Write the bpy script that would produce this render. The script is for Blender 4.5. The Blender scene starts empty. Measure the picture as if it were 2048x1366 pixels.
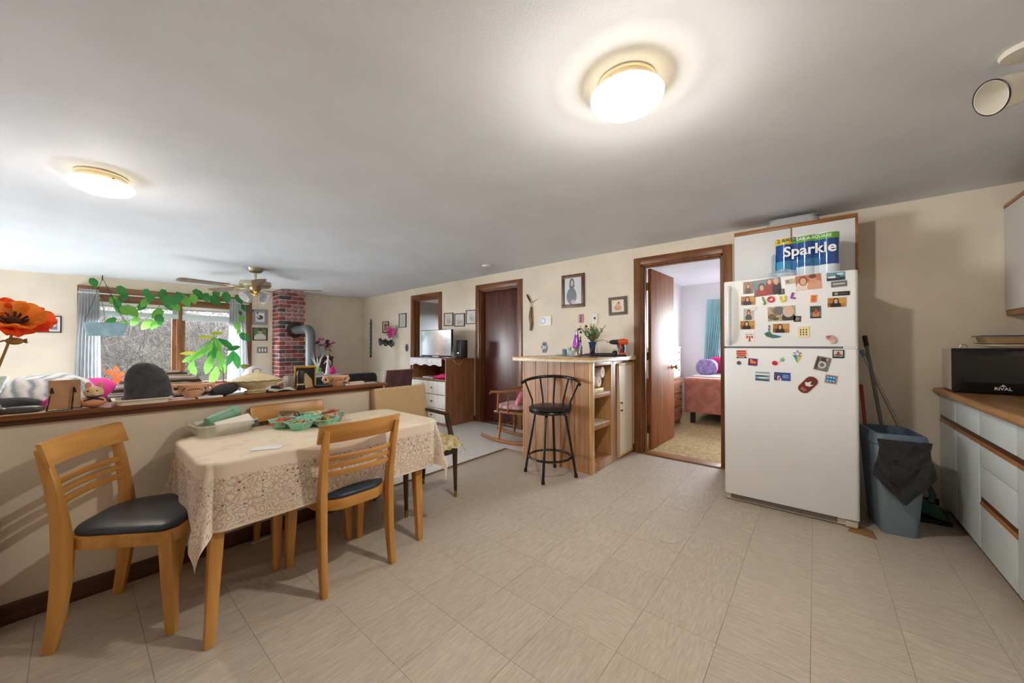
import bpy, bmesh, math, random
from mathutils import Vector, Matrix, noise
random.seed(7)
SC = bpy.context.scene
COL = SC.collection
R = math.radians
PI = math.pi

# ------------------------------------------------------------------ camera
F_PX, EYE = 728.0, 1.21
YAW, PITCH = R(39.78), math.atan(7 / 728.0)
_s, _c = math.sin(YAW), math.cos(YAW)
FW = Vector((-_s * math.cos(PITCH), _c * math.cos(PITCH), math.sin(PITCH)))
RT = Vector((_c, _s, 0.0))
UP = RT.cross(FW)
CAM = Vector((0, 0, EYE))
cd = bpy.data.cameras.new('camera')
cd.sensor_width = 36.0
cd.lens = F_PX / 2048.0 * 36.0
cd.clip_start = 0.02
cam = bpy.data.objects.new('camera', cd)
COL.objects.link(cam)
cam.matrix_world = Matrix(((RT.x, UP.x, -FW.x, 0), (RT.y, UP.y, -FW.y, 0), (RT.z, UP.z, -FW.z, EYE), (0, 0, 0, 1)))
SC.camera = cam

# ------------------------------------------------------------------ world, light, exposure
SC.view_settings.view_transform = 'Standard'
SC.view_settings.look = 'None'
SC.view_settings.gamma = 1.0
SC.view_settings.use_curve_mapping = False
SC.view_settings.exposure = 1.22
SC.cycles.use_denoising = True
SC.cycles.max_bounces = 8
SC.cycles.adaptive_threshold = 0.02
SC.cycles.diffuse_bounces = 6
SC.cycles.transparent_max_bounces = 12
SC.cycles.caustics_reflective = False
SC.cycles.caustics_refractive = False
SC.cycles.sample_clamp_indirect = 6.0
W = bpy.data.worlds.new('overcast_sky')
SC.world = W
W.use_nodes = True
bg = W.node_tree.nodes['Background']
bg.inputs[0].default_value = (0.91, 0.95, 1.0, 1)
bg.inputs[1].default_value = 29.0

def light(name, kind, loc, power, color, size=0.1, rot=(0, 0, 0), size_y=None, portal=False):
    d = bpy.data.lights.new(name, kind)
    d.energy = power
    d.color = color
    if kind == 'AREA':
        d.shape = 'RECTANGLE'
        d.size = size
        d.size_y = size_y or size
        if portal:
            d.cycles.is_portal = True
    else:
        d.shadow_soft_size = size
    o = bpy.data.objects.new(name, d)
    o.location = loc
    o.rotation_euler = rot
    COL.objects.link(o)
    return o

WX, YR, HX, XK, XC = -7.72, 4.072, -2.704, 1.32, 0.70     # window wall, door wall, half wall, kitchen side wall, cabinet fronts
light('window_daylight_portal', 'AREA', (WX - 0.14, 1.0, 1.2), 1, (1, 1, 1), 1.4, (0, -PI / 2, 0), 1.86, True)
light('bedroom_daylight_portal', 'AREA', (-0.4, 7.45, 1.37), 1, (1, 1, 1), 1.1, (-PI / 2, 0, 0), 1.25, True)
light('added_window_portal', 'AREA', (WX - 0.14, -3.2, 1.2), 1, (1, 1, 1), 1.7, (0, -PI / 2, 0), 2.9, True)  # daylight portal for the added, unseen living room window
LAMP_COL = (1.0, 0.925, 0.82)
LAMP_A, LAMP_B = (-0.60, 1.47), (-3.42, 0.10)
light('kitchen_lamp_bulb', 'POINT', (LAMP_A[0], LAMP_A[1], 2.24), 50, LAMP_COL, 0.045)
light('living_lamp_bulb', 'POINT', (LAMP_B[0], LAMP_B[1], 2.205), 26, LAMP_COL, 0.045)

# ------------------------------------------------------------------ pixel -> place helpers (photo frame 2048x1366)
def ray(x, y):
    return FW + RT * ((x - 1024) / F_PX) - UP * ((y - 683) / F_PX)
def at_z(x, y, z=0.0):
    r = ray(x, y)
    return CAM + r * ((z - EYE) / r.z)
def at_y(x, y, v):
    r = ray(x, y)
    return CAM + r * (v / r.y)
def at_x(x, y, v):
    r = ray(x, y)
    return CAM + r * (v / r.x)

# ------------------------------------------------------------------ materials
def lin(c):
    return tuple(((v / 255) / 12.92 if v <= 10 else (((v / 255) + 0.055) / 1.055) ** 2.4) for v in c)
def rgba(c):
    return (*lin(c), 1)
_M = {}
def _new(name):
    m = bpy.data.materials.new(name)
    m.use_nodes = True
    nt = m.node_tree
    b = nt.nodes['Principled BSDF']
    return m, nt, b
def _n(nt, t, **kw):
    n = nt.nodes.new(t)
    for k, v in kw.items():
        setattr(n, k, v)
    return n
def mat(name, rgb, rough=0.5, metal=0.0, var=0.0, vscale=8.0, bump=0.0, bscale=60.0, spec=0.5, emit=None, stretch=None, rgb2=None, sheen=0.0, coat=0.0, trans=0.0, ior=1.45, alpha=1.0, detail=4.0):
    if name in _M:
        return _M[name]
    m, nt, b = _new(name)
    b.inputs['Base Color'].default_value = rgba(rgb)
    b.inputs['Roughness'].default_value = rough
    b.inputs['Metallic'].default_value = metal
    b.inputs['Specular IOR Level'].default_value = spec
    b.inputs['IOR'].default_value = ior
    b.inputs['Sheen Weight'].default_value = sheen
    b.inputs['Coat Weight'].default_value = coat
    b.inputs['Transmission Weight'].default_value = trans
    b.inputs['Alpha'].default_value = alpha
    if emit:
        b.inputs['Emission Color'].default_value = rgba(emit[0])
        b.inputs['Emission Strength'].default_value = emit[1]
    if var or bump or rgb2:
        tc = _n(nt, 'ShaderNodeTexCoord')
        mp = _n(nt, 'ShaderNodeMapping')
        if stretch:
            mp.inputs['Scale'].default_value = stretch
        nt.links.new(tc.outputs['Object'], mp.inputs[0])
        if var or rgb2:
            nz = _n(nt, 'ShaderNodeTexNoise')
            nz.inputs['Scale'].default_value = vscale
            nz.inputs['Detail'].default_value = detail
            nt.links.new(mp.outputs[0], nz.inputs['Vector'])
            cr = _n(nt, 'ShaderNodeValToRGB')
            c2 = rgb2 or tuple(max(0, v * (1 - var)) for v in rgb)
            c1 = rgb if rgb2 else tuple(min(255, v * (1 + var * 0.4)) for v in rgb)
            cr.color_ramp.elements[0].color = rgba(c2)
            cr.color_ramp.elements[1].color = rgba(c1)
            cr.color_ramp.elements[0].position = 0.36
            cr.color_ramp.elements[1].position = 0.64
            nt.links.new(nz.outputs[0], cr.inputs[0])
            nt.links.new(cr.outputs[0], b.inputs['Base Color'])
        if bump:
            nb = _n(nt, 'ShaderNodeTexNoise')
            nb.inputs['Scale'].default_value = bscale
            nb.inputs['Detail'].default_value = 3
            nt.links.new(mp.outputs[0], nb.inputs['Vector'])
            bp = _n(nt, 'ShaderNodeBump')
            bp.inputs['Strength'].default_value = bump
            bp.inputs['Distance'].default_value = 0.004
            nt.links.new(nb.outputs[0], bp.inputs['Height'])
            nt.links.new(bp.outputs[0], b.inputs['Normal'])
    _M[name] = m
    return m
def wood(name, light_c, dark_c, axis='z', rough=0.4, scale=9.0, coat=0.0):
    st = {'x': (0.09, 1, 1), 'y': (1, 0.09, 1), 'z': (1, 1, 0.09)}[axis]
    return mat(name, light_c, rough=rough, rgb2=dark_c, vscale=scale * 2.4, stretch=st, bump=0.06, bscale=scale * 9, coat=coat, detail=8)
def glass_mat(name, rgb, amount=0.12, rough=0.03, tint=None):
    """clear pane / clear plastic: transparent with a glossy film"""
    if name in _M:
        return _M[name]
    m, nt, b = _new(name)
    nt.nodes.remove(b)
    tr = _n(nt, 'ShaderNodeBsdfTransparent')
    tr.inputs[0].default_value = rgba(tint or (250, 252, 252))
    gl = _n(nt, 'ShaderNodeBsdfPrincipled')
    gl.inputs['Base Color'].default_value = rgba(rgb)
    gl.inputs['Roughness'].default_value = rough
    mx = _n(nt, 'ShaderNodeMixShader')
    mx.inputs[0].default_value = amount
    nt.links.new(tr.outputs[0], mx.inputs[1])
    nt.links.new(gl.outputs[0], mx.inputs[2])
    nt.links.new(mx.outputs[0], nt.nodes['Material Output'].inputs[0])
    _M[name] = m
    return m
def cloth_thin(name, rgb, trans=0.4, rough=0.9, bump=0.2, bscale=200, var=0.05):
    """thin fabric or leaf that lets light through"""
    if name in _M:
        return _M[name]
    m = mat(name, rgb, rough=rough, bump=bump, bscale=bscale, var=var)
    nt = m.node_tree
    b = nt.nodes['Principled BSDF']
    tl = _n(nt, 'ShaderNodeBsdfTranslucent')
    tl.inputs[0].default_value = rgba(rgb)
    mx = _n(nt, 'ShaderNodeMixShader')
    mx.inputs[0].default_value = trans
    nt.links.new(b.outputs[0], mx.inputs[1])
    nt.links.new(tl.outputs[0], mx.inputs[2])
    nt.links.new(mx.outputs[0], nt.nodes['Material Output'].inputs[0])
    return m
_pc = [0]
def print_mat(bgc, shapes, rough=0.35, noise_amt=0.0):
    """flat print on the UV square; shapes = ('e'|'r', cx, cy, rx, ry, rgb)"""
    _pc[0] += 1
    m, nt, b = _new('print_%d' % _pc[0])
    b.inputs['Roughness'].default_value = rough
    uv = _n(nt, 'ShaderNodeUVMap', uv_map='UVMap')
    sep = _n(nt, 'ShaderNodeSeparateXYZ')
    nt.links.new(uv.outputs[0], sep.inputs[0])
    def math_(op, a, bb=None):
        n = _n(nt, 'ShaderNodeMath', operation=op)
        for i, v in enumerate((a, bb)):
            if v is None:
                continue
            if isinstance(v, (int, float)):
                n.inputs[i].default_value = v
            else:
                nt.links.new(v, n.inputs[i])
        return n.outputs[0]
    prev = None
    if noise_amt:
        nz = _n(nt, 'ShaderNodeTexNoise')
        nz.inputs['Scale'].default_value = 9
        nt.links.new(uv.outputs[0], nz.inputs['Vector'])
        cr = _n(nt, 'ShaderNodeValToRGB')
        cr.color_ramp.elements[0].color = rgba(tuple(v * (1 - noise_amt) for v in bgc))
        cr.color_ramp.elements[1].color = rgba(tuple(min(255, v * (1 + noise_amt)) for v in bgc))
        cr.color_ramp.elements[0].position = 0.4
        cr.color_ramp.elements[1].position = 0.6
        nt.links.new(nz.outputs[0], cr.inputs[0])
        prev = cr.outputs[0]
    for (k, cx, cy, rx, ry, col) in shapes:
        dx = math_('DIVIDE', math_('SUBTRACT', sep.outputs[0], cx), rx)
        dy = math_('DIVIDE', math_('SUBTRACT', sep.outputs[1], cy), ry)
        if k == 'e':
            d = math_('ADD', math_('MULTIPLY', dx, dx), math_('MULTIPLY', dy, dy))
        else:
            d = math_('MAXIMUM', math_('ABSOLUTE', dx), math_('ABSOLUTE', dy))
        mask = math_('LESS_THAN', d, 1.0)
        mx = _n(nt, 'ShaderNodeMix', data_type='RGBA')
        nt.links.new(mask, mx.inputs[0])
        if prev is None:
            mx.inputs[6].default_value = rgba(bgc)
        else:
            nt.links.new(prev, mx.inputs[6])
        mx.inputs[7].default_value = rgba(col)
        prev = mx.outputs[2]
    if prev is None:
        b.inputs['Base Color'].default_value = rgba(bgc)
    else:
        nt.links.new(prev, b.inputs['Base Color'])
    return m

# ------------------------------------------------------------------ mesh builder
class MB:
    def __init__(self):
        self.v, self.f, self.uv = [], [], {}
    def add(self, vs, fs, M=None, uvs=None):
        o = len(self.v)
        for p in vs:
            p = Vector(p)
            self.v.append(M @ p if M is not None else p)
        for i, f in enumerate(fs):
            if uvs:
                self.uv[len(self.f)] = [uvs[k] for k in f]
            self.f.append(tuple(o + k for k in f))
        return self
    def box(self, x0, x1, y0, y1, z0, z1, M=None):
        vs = [(x, y, z) for z in (z0, z1) for (x, y) in ((x0, y0), (x1, y0), (x1, y1), (x0, y1))]
        return self.add(vs, [(3, 2, 1, 0), (4, 5, 6, 7), (0, 1, 5, 4), (1, 2, 6, 5), (2, 3, 7, 6), (3, 0, 4, 7)], M)
    def beam(self, a, b, w, h, up=(0, 0, 1)):
        """box bar from a to b; w across, h along 'up'"""
        a, b = Vector(a), Vector(b)
        d = (b - a).normalized()
        sd = d.cross(Vector(up)).normalized()
        u = sd.cross(d)
        vs = [p + sd * (sx * w / 2) + u * (sz * h / 2) for p in (a, b) for (sx, sz) in ((-1, -1), (1, -1), (1, 1), (-1, 1))]
        return self.add(vs, [(3, 2, 1, 0), (4, 5, 6, 7), (0, 1, 5, 4), (1, 2, 6, 5), (2, 3, 7, 6), (3, 0, 4, 7)])
    def prism(self, pts, z0, z1, M=None):
        n = len(pts)
        vs = [(x, y, z0) for x, y in pts] + [(x, y, z1) for x, y in pts]
        fs = [tuple(range(n - 1, -1, -1)), tuple(range(n, 2 * n))] + [(i, (i + 1) % n, n + (i + 1) % n, n + i) for i in range(n)]
        return self.add(vs, fs, M)
    def lathe(self, prof, c=(0, 0, 0), n=24, M=None, sx=1, sy=1):
        T = Matrix.Translation(c)
        if M is not None:
            T = T @ M
        vs, fs = [], []
        for (r, z) in prof:
            for i in range(n):
                a = 2 * PI * i / n
                vs.append((r * math.cos(a) * sx, r * math.sin(a) * sy, z))
        for j in range(len(prof) - 1):
            for i in range(n):
                k = (i + 1) % n
                fs.append((j * n + i, j * n + k, (j + 1) * n + k, (j + 1) * n + i))
        if prof[0][0] > 1e-4:
            fs.append(tuple(range(n - 1, -1, -1)))
        if prof[-1][0] > 1e-4:
            fs.append(tuple((len(prof) - 1) * n + i for i in range(n)))
        return self.add(vs, fs, T)
    def tube(self, pts, r, n=8, closed=False, flat=1.0):
        pts = [Vector(p) for p in pts]
        m = len(pts)
        rr = r if isinstance(r, (list, tuple)) else [r] * m
        vs, fs = [], []
        ref = None
        for i, p in enumerate(pts):
            d = (pts[(i + 1) % m] - pts[i - 1]) if closed else (pts[min(i + 1, m - 1)] - pts[max(i - 1, 0)])
            d = d.normalized()
            if ref is None:
                ref = Vector((0, 0, 1)) if abs(d.z) < 0.9 else Vector((1, 0, 0))
            a = d.cross(ref).normalized()
            b = a.cross(d).normalized()
            ref = b
            for k in range(n):
                t = 2 * PI * k / n
                vs.append(p + (a * math.cos(t) + b * math.sin(t) * flat) * rr[i])
        for i in range(m if closed else m - 1):
            j = (i + 1) % m
            for k in range(n):
                l = (k + 1) % n
                fs.append((i * n + k, i * n + l, j * n + l, j * n + k))
        if not closed:
            fs.append(tuple(range(n - 1, -1, -1)))
            fs.append(tuple((m - 1) * n + k for k in range(n)))
        return self.add(vs, fs)
    def ell(self, c, r, n=16, m=10, M=None, f=None):
        vs, fs = [], []
        for j in range(m + 1):
            ph = PI * j / m - PI / 2
            for i in range(n):
                th = 2 * PI * i / n
                p = Vector((math.cos(ph) * math.cos(th), math.cos(ph) * math.sin(th), math.sin(ph)))
                if f:
                    p = f(p)
                p = Vector((p.x * r[0], p.y * r[1], p.z * r[2]))
                vs.append((M @ p if M is not None else p) + Vector(c))
        for j in range(m):
            for i in range(n):
                k = (i + 1) % n
                fs.append((j * n + i, j * n + k, (j + 1) * n + k, (j + 1) * n + i))
        return self.add(vs, fs)
    def grid(self, fn, nu, nv, uv=None):
        vs, uvs, fs = [], [], []
        for j in range(nv + 1):
            for i in range(nu + 1):
                vs.append(fn(i / nu, j / nv))
                uvs.append(uv(i / nu, j / nv) if uv else (i / nu, j / nv))
        for j in range(nv):
            for i in range(nu):
                a = j * (nu + 1) + i
                fs.append((a, a + 1, a + nu + 2, a + nu + 1))
        return self.add(vs, fs, None, uvs)
    def plate(self, o, ux, uy, w, h, t):
        """print plate: centre o, unit axes ux (right) and uy (up), front = ux x uy; UV on the front"""
        o, ux, uy = Vector(o), Vector(ux).normalized(), Vector(uy).normalized()
        nn = ux.cross(uy)
        fr = [o + ux * (a * w / 2) + uy * (b * h / 2) + nn * t for a, b in ((-1, -1), (1, -1), (1, 1), (-1, 1))]
        bk = [p - nn * t for p in fr]
        self.add(fr + bk, [(0, 1, 2, 3), (7, 6, 5, 4), (0, 4, 5, 1), (1, 5, 6, 2), (2, 6, 7, 3), (3, 7, 4, 0)], None,
                 [(0, 0), (1, 0), (1, 1), (0, 1), (0, 0), (1, 0), (1, 1), (0, 1)])
        return self
    def mesh(self, name, m, smooth=True, bevel=0.0, seg=2, weld=False, loose=False, angle=38):
        me = bpy.data.meshes.new(name)
        me.from_pydata([tuple(p) for p in self.v], [], self.f)
        if self.uv:
            ul = me.uv_layers.new(name='UVMap')
            for p in me.polygons:
                us = self.uv.get(p.index)
                if us:
                    for k, li in enumerate(p.loop_indices):
                        ul.data[li].uv = us[k]
        bm = bmesh.new()
        bm.from_mesh(me)
        if loose:
            bmesh.ops.delete(bm, geom=[v for v in bm.verts if not v.link_faces], context='VERTS')
        if weld:
            bmesh.ops.remove_doubles(bm, verts=bm.verts, dist=1e-5)
        if not self.uv or weld:
            bmesh.ops.recalc_face_normals(bm, faces=bm.faces)
        if bevel:
            ed = [e for e in bm.edges if len(e.link_faces) == 2 and e.calc_face_angle(0) > 0.6]
            bmesh.ops.bevel(bm, geom=ed, offset=bevel, segments=seg, affect='EDGES', profile=0.6, clamp_overlap=True)
        bm.to_mesh(me)
        bm.free()
        if smooth:
            me.shade_smooth()
            me.set_sharp_from_angle(angle=R(angle))
        if m is not None:
            for mm in (m if isinstance(m, (list, tuple)) else [m]):
                me.materials.append(mm)
        me.update()
        return me

MW = {}
def _place(o, parent, world):
    COL.objects.link(o)
    if parent is not None:
        o.parent = parent
        if world:
            o.matrix_parent_inverse = MW[parent.name].inverted()
    MW[o.name] = Matrix.Identity(4) if world or parent is None else MW[parent.name].copy()
def thing(name, label, cat, loc=(0, 0, 0), rz=0.0, group=None):
    o = bpy.data.objects.new(name, None)
    o.empty_display_size = 0.1
    COL.objects.link(o)
    o.location = loc
    o.rotation_euler = (0, 0, rz)
    MW[o.name] = Matrix.Translation(loc) @ Matrix.Rotation(rz, 4, 'Z')
    o['label'] = label
    o['category'] = cat
    if group:
        o['group'] = group
    return o
def tag(o, label, cat, group=None):
    o['label'] = label
    o['category'] = cat
    if group:
        o['group'] = group
    return o
def part(mb, name, m, parent, world=False, label=None, **kw):
    o = bpy.data.objects.new(name, mb.mesh(name, m, **kw))
    _place(o, parent, world)
    if label:
        o['label'] = label
    return o
def solo(mb, name, m, label, cat, group=None, **kw):
    return tag(part(mb, name, m, None, **kw), label, cat, group)
def struct(mb, name, m, **kw):
    o = part(mb, name, m, None, **kw)
    o['kind'] = 'structure'
    return o
def struct_root(name, loc=(0, 0, 0)):
    o = bpy.data.objects.new(name, None)
    o.location = loc
    COL.objects.link(o)
    MW[o.name] = Matrix.Translation(loc)
    o['kind'] = 'structure'
    return o
def copy_tree(o, parent=None):
    c = o.copy()
    COL.objects.link(c)
    c.parent = parent
    for ch in [x for x in COL.objects if x.parent == o]:
        copy_tree(ch, c)
    return c
def text_part(s, name, m, parent, M, size, extrude=0.0008, world=True, align='CENTER', label=None, shear=0.0, space=1.0, bold=0.0):
    cu = bpy.data.curves.new('txt', 'FONT')
    cu.body = s
    cu.size = size
    cu.extrude = extrude
    cu.align_x = align
    cu.align_y = 'CENTER'
    cu.shear = shear
    cu.space_character = space
    cu.offset = bold
    cu.resolution_u = 3
    t = bpy.data.objects.new('txt', cu)
    COL.objects.link(t)
    me = bpy.data.meshes.new_from_object(t.evaluated_get(bpy.context.evaluated_depsgraph_get()))
    bpy.data.objects.remove(t)
    bpy.data.curves.remove(cu)
    me.transform(M)
    me.materials.clear()
    me.materials.append(m)
    o = bpy.data.objects.new(name, me)
    _place(o, parent, world)
    if label:
        o['label'] = label
    return o
def axes(o, ux, uy):
    ux, uy = Vector(ux).normalized(), Vector(uy).normalized()
    uz = ux.cross(uy)
    return Matrix(((ux.x, uy.x, uz.x, o[0]), (ux.y, uy.y, uz.y, o[1]), (ux.z, uy.z, uz.z, o[2]), (0, 0, 0, 1)))
def rrect(x0, x1, y0, y1, r, n=5):
    pts = []
    for (cx, cy, a0) in ((x1 - r, y0 + r, -90), (x1 - r, y1 - r, 0), (x0 + r, y1 - r, 90), (x0 + r, y0 + r, 180)):
        for i in range(n + 1):
            a = R(a0 + 90 * i / n)
            pts.append((cx + r * math.cos(a), cy + r * math.sin(a)))
    return pts
# ================================================================== THE SETTING
def ceil_z(x, y):
    t = min(1.0, max(0.0, (-2.0 - x) / 5.72))
    far = 2.14 + (max(y, -1.0) + 0.6) * 0.0217
    return 2.31 * (1 - t) + far * t

M_WALL = mat('wall_paint_ivory', (229, 217, 199), rough=0.75, var=0.03, vscale=3, bump=0.12, bscale=220)
M_CEIL = mat('ceiling_paint_white', (228, 233, 241), rough=0.8, var=0.02, vscale=2, bump=0.1, bscale=160)
M_TRIM = wood('trim_stained_wood', (133, 84, 47), (98, 56, 28), 'z', rough=0.32)
M_TRIMX = wood('trim_stained_wood_along_wall', (133, 84, 47), (98, 56, 28), 'x', rough=0.32)
M_TRIMY = wood('trim_stained_wood_deep', (140, 82, 38), (104, 58, 26), 'y', rough=0.3)
M_BASE = wood('baseboard_brown', (92, 58, 36), (66, 40, 25), 'y', rough=0.4)
M_BASEX = wood('baseboard_brown_along', (92, 58, 36), (66, 40, 25), 'x', rough=0.4)
M_DOORD = wood('door_dark_red_wood', (98, 52, 38), (70, 34, 26), 'z', rough=0.3)
M_DOORB = wood('door_birch_stained', (158, 96, 56), (126, 74, 40), 'z', rough=0.5)
M_DOORB.node_tree.nodes['Principled BSDF'].inputs['Specular IOR Level'].default_value = 0.2
M_BRASS = mat('brass', (176, 138, 78), rough=0.3, metal=1.0)
M_BRASSD = mat('aged_brass', (110, 88, 52), rough=0.4, metal=1.0)
M_CARPET = mat('carpet_berber_cream', (226, 224, 220), rough=0.95, var=0.18, vscale=90, bump=0.9, bscale=130, spec=0.1)
M_CARPETB = mat('carpet_bedroom_tan', (196, 172, 132), rough=0.95, var=0.15, vscale=40, bump=0.8, bscale=160, spec=0.1)
M_VINYL2 = mat('floor_backing_dark', (104, 96, 84), rough=0.8)
M_WHITE = mat('paint_white', (232, 230, 225), rough=0.45)
M_ROOMW = mat('bedroom_paint_white', (228, 229, 231), rough=0.75)
M_GREYW = mat('back_room_paint_grey', (168, 170, 176), rough=0.75)
M_BLACK = mat('black_plastic', (22, 22, 24), rough=0.35)

# ---- kitchen floor: backing slab with one object for every tile
def tile_material():
    m, nt, b = _new('vinyl_tile_grey_beige')
    tc = _n(nt, 'ShaderNodeTexCoord')
    oi = _n(nt, 'ShaderNodeObjectInfo')
    mp = _n(nt, 'ShaderNodeMapping')
    mp.inputs['Scale'].default_value = (0.8, 6.0, 1.0)
    nt.links.new(tc.outputs['Object'], mp.inputs[0])
    cmb = _n(nt, 'ShaderNodeVectorMath', operation='SCALE')
    cmb.inputs[0].default_value = (40, 70, 30)
    nt.links.new(oi.outputs['Random'], cmb.inputs['Scale'])
    nt.links.new(cmb.outputs[0], mp.inputs['Location'])
    nz = _n(nt, 'ShaderNodeTexNoise')
    nz.inputs['Scale'].default_value = 5.5
    nz.inputs['Detail'].default_value = 9
    nz.inputs['Roughness'].default_value = 0.68
    nt.links.new(mp.outputs[0], nz.inputs['Vector'])
    cr = _n(nt, 'ShaderNodeValToRGB')
    cr.color_ramp.elements[0].position = 0.3
    cr.color_ramp.elements[1].position = 0.66
    cr.color_ramp.elements[0].color = rgba((174, 162, 147))
    cr.color_ramp.elements[1].color = rgba((204, 193, 178))
    nt.links.new(nz.outputs[0], cr.inputs[0])
    hs = _n(nt, 'ShaderNodeHueSaturation')
    mr = _n(nt, 'ShaderNodeMapRange')
    mr.inputs[3].default_value = 0.97
    mr.inputs[4].default_value = 1.03
    nt.links.new(oi.outputs['Random'], mr.inputs[0])
    nt.links.new(mr.outputs[0], hs.inputs['Value'])
    nt.links.new(cr.outputs[0], hs.inputs['Color'])
    nt.links.new(hs.outputs[0], b.inputs['Base Color'])
    b.inputs['Roughness'].default_value = 0.42
    b.inputs['Specular IOR Level'].default_value = 0.45
    bp = _n(nt, 'ShaderNodeBump')
    bp.inputs['Strength'].default_value = 0.05
    bp.inputs['Distance'].default_value = 0.001
    nt.links.new(nz.outputs[0], bp.inputs['Height'])
    nt.links.new(bp.outputs[0], b.inputs['Normal'])
    return m
M_TILE = tile_material()
flo = struct(MB().box(-2.775, XK + 0.1, -1.8, YR + 0.12, -0.12, -0.0035), 'floor', M_VINYL2, smooth=False)
TS = 0.295
tile_mesh = MB().box(-0.5, 0.5, -0.5, 0.5, -1, 0).mesh('vinyl_tile', M_TILE, smooth=False)
xs = [-0.021 + TS * k for k in range(-10, 5)]
ys = [-0.101 + TS * k for k in range(-6, 15)]
xs = [-2.77] + [x for x in xs if -2.72 < x < XK - 0.05] + [XK]
ys = [-1.7] + [y for y in ys if -1.66 < y < YR - 0.03] + [YR + 0.03]
for i in range(len(xs) - 1):
    for j in range(len(ys) - 1):
        if xs[i] > 0.8 or (ys[j + 1] < -0.6):
            pass
        o = bpy.data.objects.new('floor_tile', tile_mesh)
        turn = (xs[i] < -0.4) != ((i * 5 + j * 3) % 17 == 0)
        w, h = xs[i + 1] - xs[i] - 0.0011, ys[j + 1] - ys[j] - 0.0011
        o.location = ((xs[i] + xs[i + 1]) / 2, (ys[j] + ys[j + 1]) / 2, 0)
        o.scale = (h, w, 0.0035) if turn else (w, h, 0.0035)
        if turn:
            o.rotation_euler = (0, 0, PI / 2)
        COL.objects.link(o)
        o.parent = flo
# ---- living room carpet with bound edge, other floors
poly = [(-7.72, -6.0), (-2.775, -6.0), (-2.775, 3.21), (-2.41, 3.21), (-2.41, YR), (-7.72, YR)]
struct(MB().box(-7.9, -2.775, -6.1, YR + 0.12, -0.12, -0.004), 'floor_living_room', M_VINYL2, smooth=False)
cp = struct(MB().prism(poly, -0.003, 0.010), 'floor_carpet', M_CARPET, smooth=False)
eb = MB().tube([(-2.775, 1.62, 0.006), (-2.775, 3.21, 0.006)], 0.008, 6).tube([(-2.775, 3.21, 0.006), (-2.42, 3.21, 0.006)], 0.008, 6)
part(eb, 'edge_binding', mat('carpet_binding_brown', (136, 118, 92), rough=0.9), cp)

# ---- ceiling (sags a little toward the window wall)
cb = MB()
NX, NY = 24, 26
def cpt(u, v):
    x, y = -7.9 + (XK + 0.1 + 7.9) * u, -6.1 + (YR + 0.12 + 6.1) * v
    return (x, y, ceil_z(x, y))
cb.grid(cpt, NX, NY)
cb.uv = {}
vv = len(cb.v)
cb.add([(-7.9, -6.1, 2.6), (XK + 0.1, -6.1, 2.6), (XK + 0.1, YR + 0.12, 2.6), (-7.9, YR + 0.12, 2.6)], [(0, 1, 2, 3)])
struct(cb, 'ceiling', M_CEIL, angle=20)

# ---- walls
def wall_y(mb, y0, y1, x0, x1, z1, holes):
    xs_ = x0
    for (a, b, zb, zt) in sorted(holes):
        mb.box(xs_, a, y0, y1, -0.1, z1)
        if zb > -0.05:
            mb.box(a, b, y0, y1, -0.1, zb)
        mb.box(a, b, y0, y1, zt, z1)
        xs_ = b
    mb.box(xs_, x1, y0, y1, -0.1, z1)
def wall_x(mb, x0, x1, y0, y1, z1, holes):
    ys_ = y0
    for (a, b, zb, zt) in sorted(holes):
        mb.box(x0, x1, ys_, a, -0.1, z1)
        mb.box(x0, x1, a, b, -0.1, zb)
        mb.box(x0, x1, a, b, zt, z1)
        ys_ = b
    mb.box(x0, x1, ys_, y1, -0.1, z1)
D1, D2, D3 = (-5.786, -5.05, 2.06), (-4.05, -3.276, 2.075), (-1.50, -0.69, 2.11)
w = MB()
wall_y(w, YR, YR + 0.12, -7.9, XK + 0.1, 2.5, [(a, b, -0.1, z) for a, b, z in (D1, D2, D3)])
struct(w, 'wall_right', M_WALL, smooth=False)
WIN = (0.10, 1.93, 0.55, 1.945)
w = MB()
ADDED_WIN = (-4.7, -1.7, 0.3, 2.02)  # opening of the added window, cut out of view for extra daylight
wall_x(w, WX - 0.14, WX, -6.1, YR, 2.5, [WIN, ADDED_WIN])
struct(w, 'wall_window', M_WALL, smooth=False)
struct(MB().box(-7.9, -2.82, -6.14, -6.0, -0.1, 2.5), 'wall_living_side', M_WALL, smooth=False)
struct(MB().box(XK, XK + 0.1, -1.8, YR, -0.1, 2.5), 'wall_kitchen_side', M_WALL, smooth=False)
w = MB()
wall_y(w, -1.82, -1.7, -2.82, XK + 0.1, 2.5, [])
w.box(-2.95, -2.82, -6.1, -1.7, -0.1, 2.5)
struct(w, 'wall_back', M_WALL, smooth=False)
# half wall with its cap
hw = struct(MB().box(HX - 0.11, HX, -1.7, 1.575, -0.1, 0.866), 'wall_half', M_WALL, smooth=False)
part(MB().box(HX - 0.16, HX + 0.05, -1.7, 1.62, 0.884, 0.905), 'cap_board', M_TRIMY, hw, bevel=0.004)
part(MB().box(HX - 0.135, HX + 0.022, -1.7, 1.597, 0.857, 0.884), 'cap_moulding', wood('cap_moulding_dark', (112, 62, 34), (80, 42, 22), 'y', rough=0.32), hw, bevel=0.004)
struct(MB().box(HX, HX + 0.014, -1.7, 1.575, 0, 0.088), 'baseboard_half_wall', M_BASE, bevel=0.003)
bb = MB()
for a, b in ((-7.72, -5.87), (-4.97, -4.135), (-3.19, -2.42), (-1.6, -1.575)):
    bb.box(a, b, YR - 0.014, YR, 0, 0.09)
struct(bb, 'baseboard_right', M_BASEX, bevel=0.003)
struct(MB().box(WX, WX + 0.014, -6, YR, 0, 0.09), 'baseboard_window', M_BASE, bevel=0.003)

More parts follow.
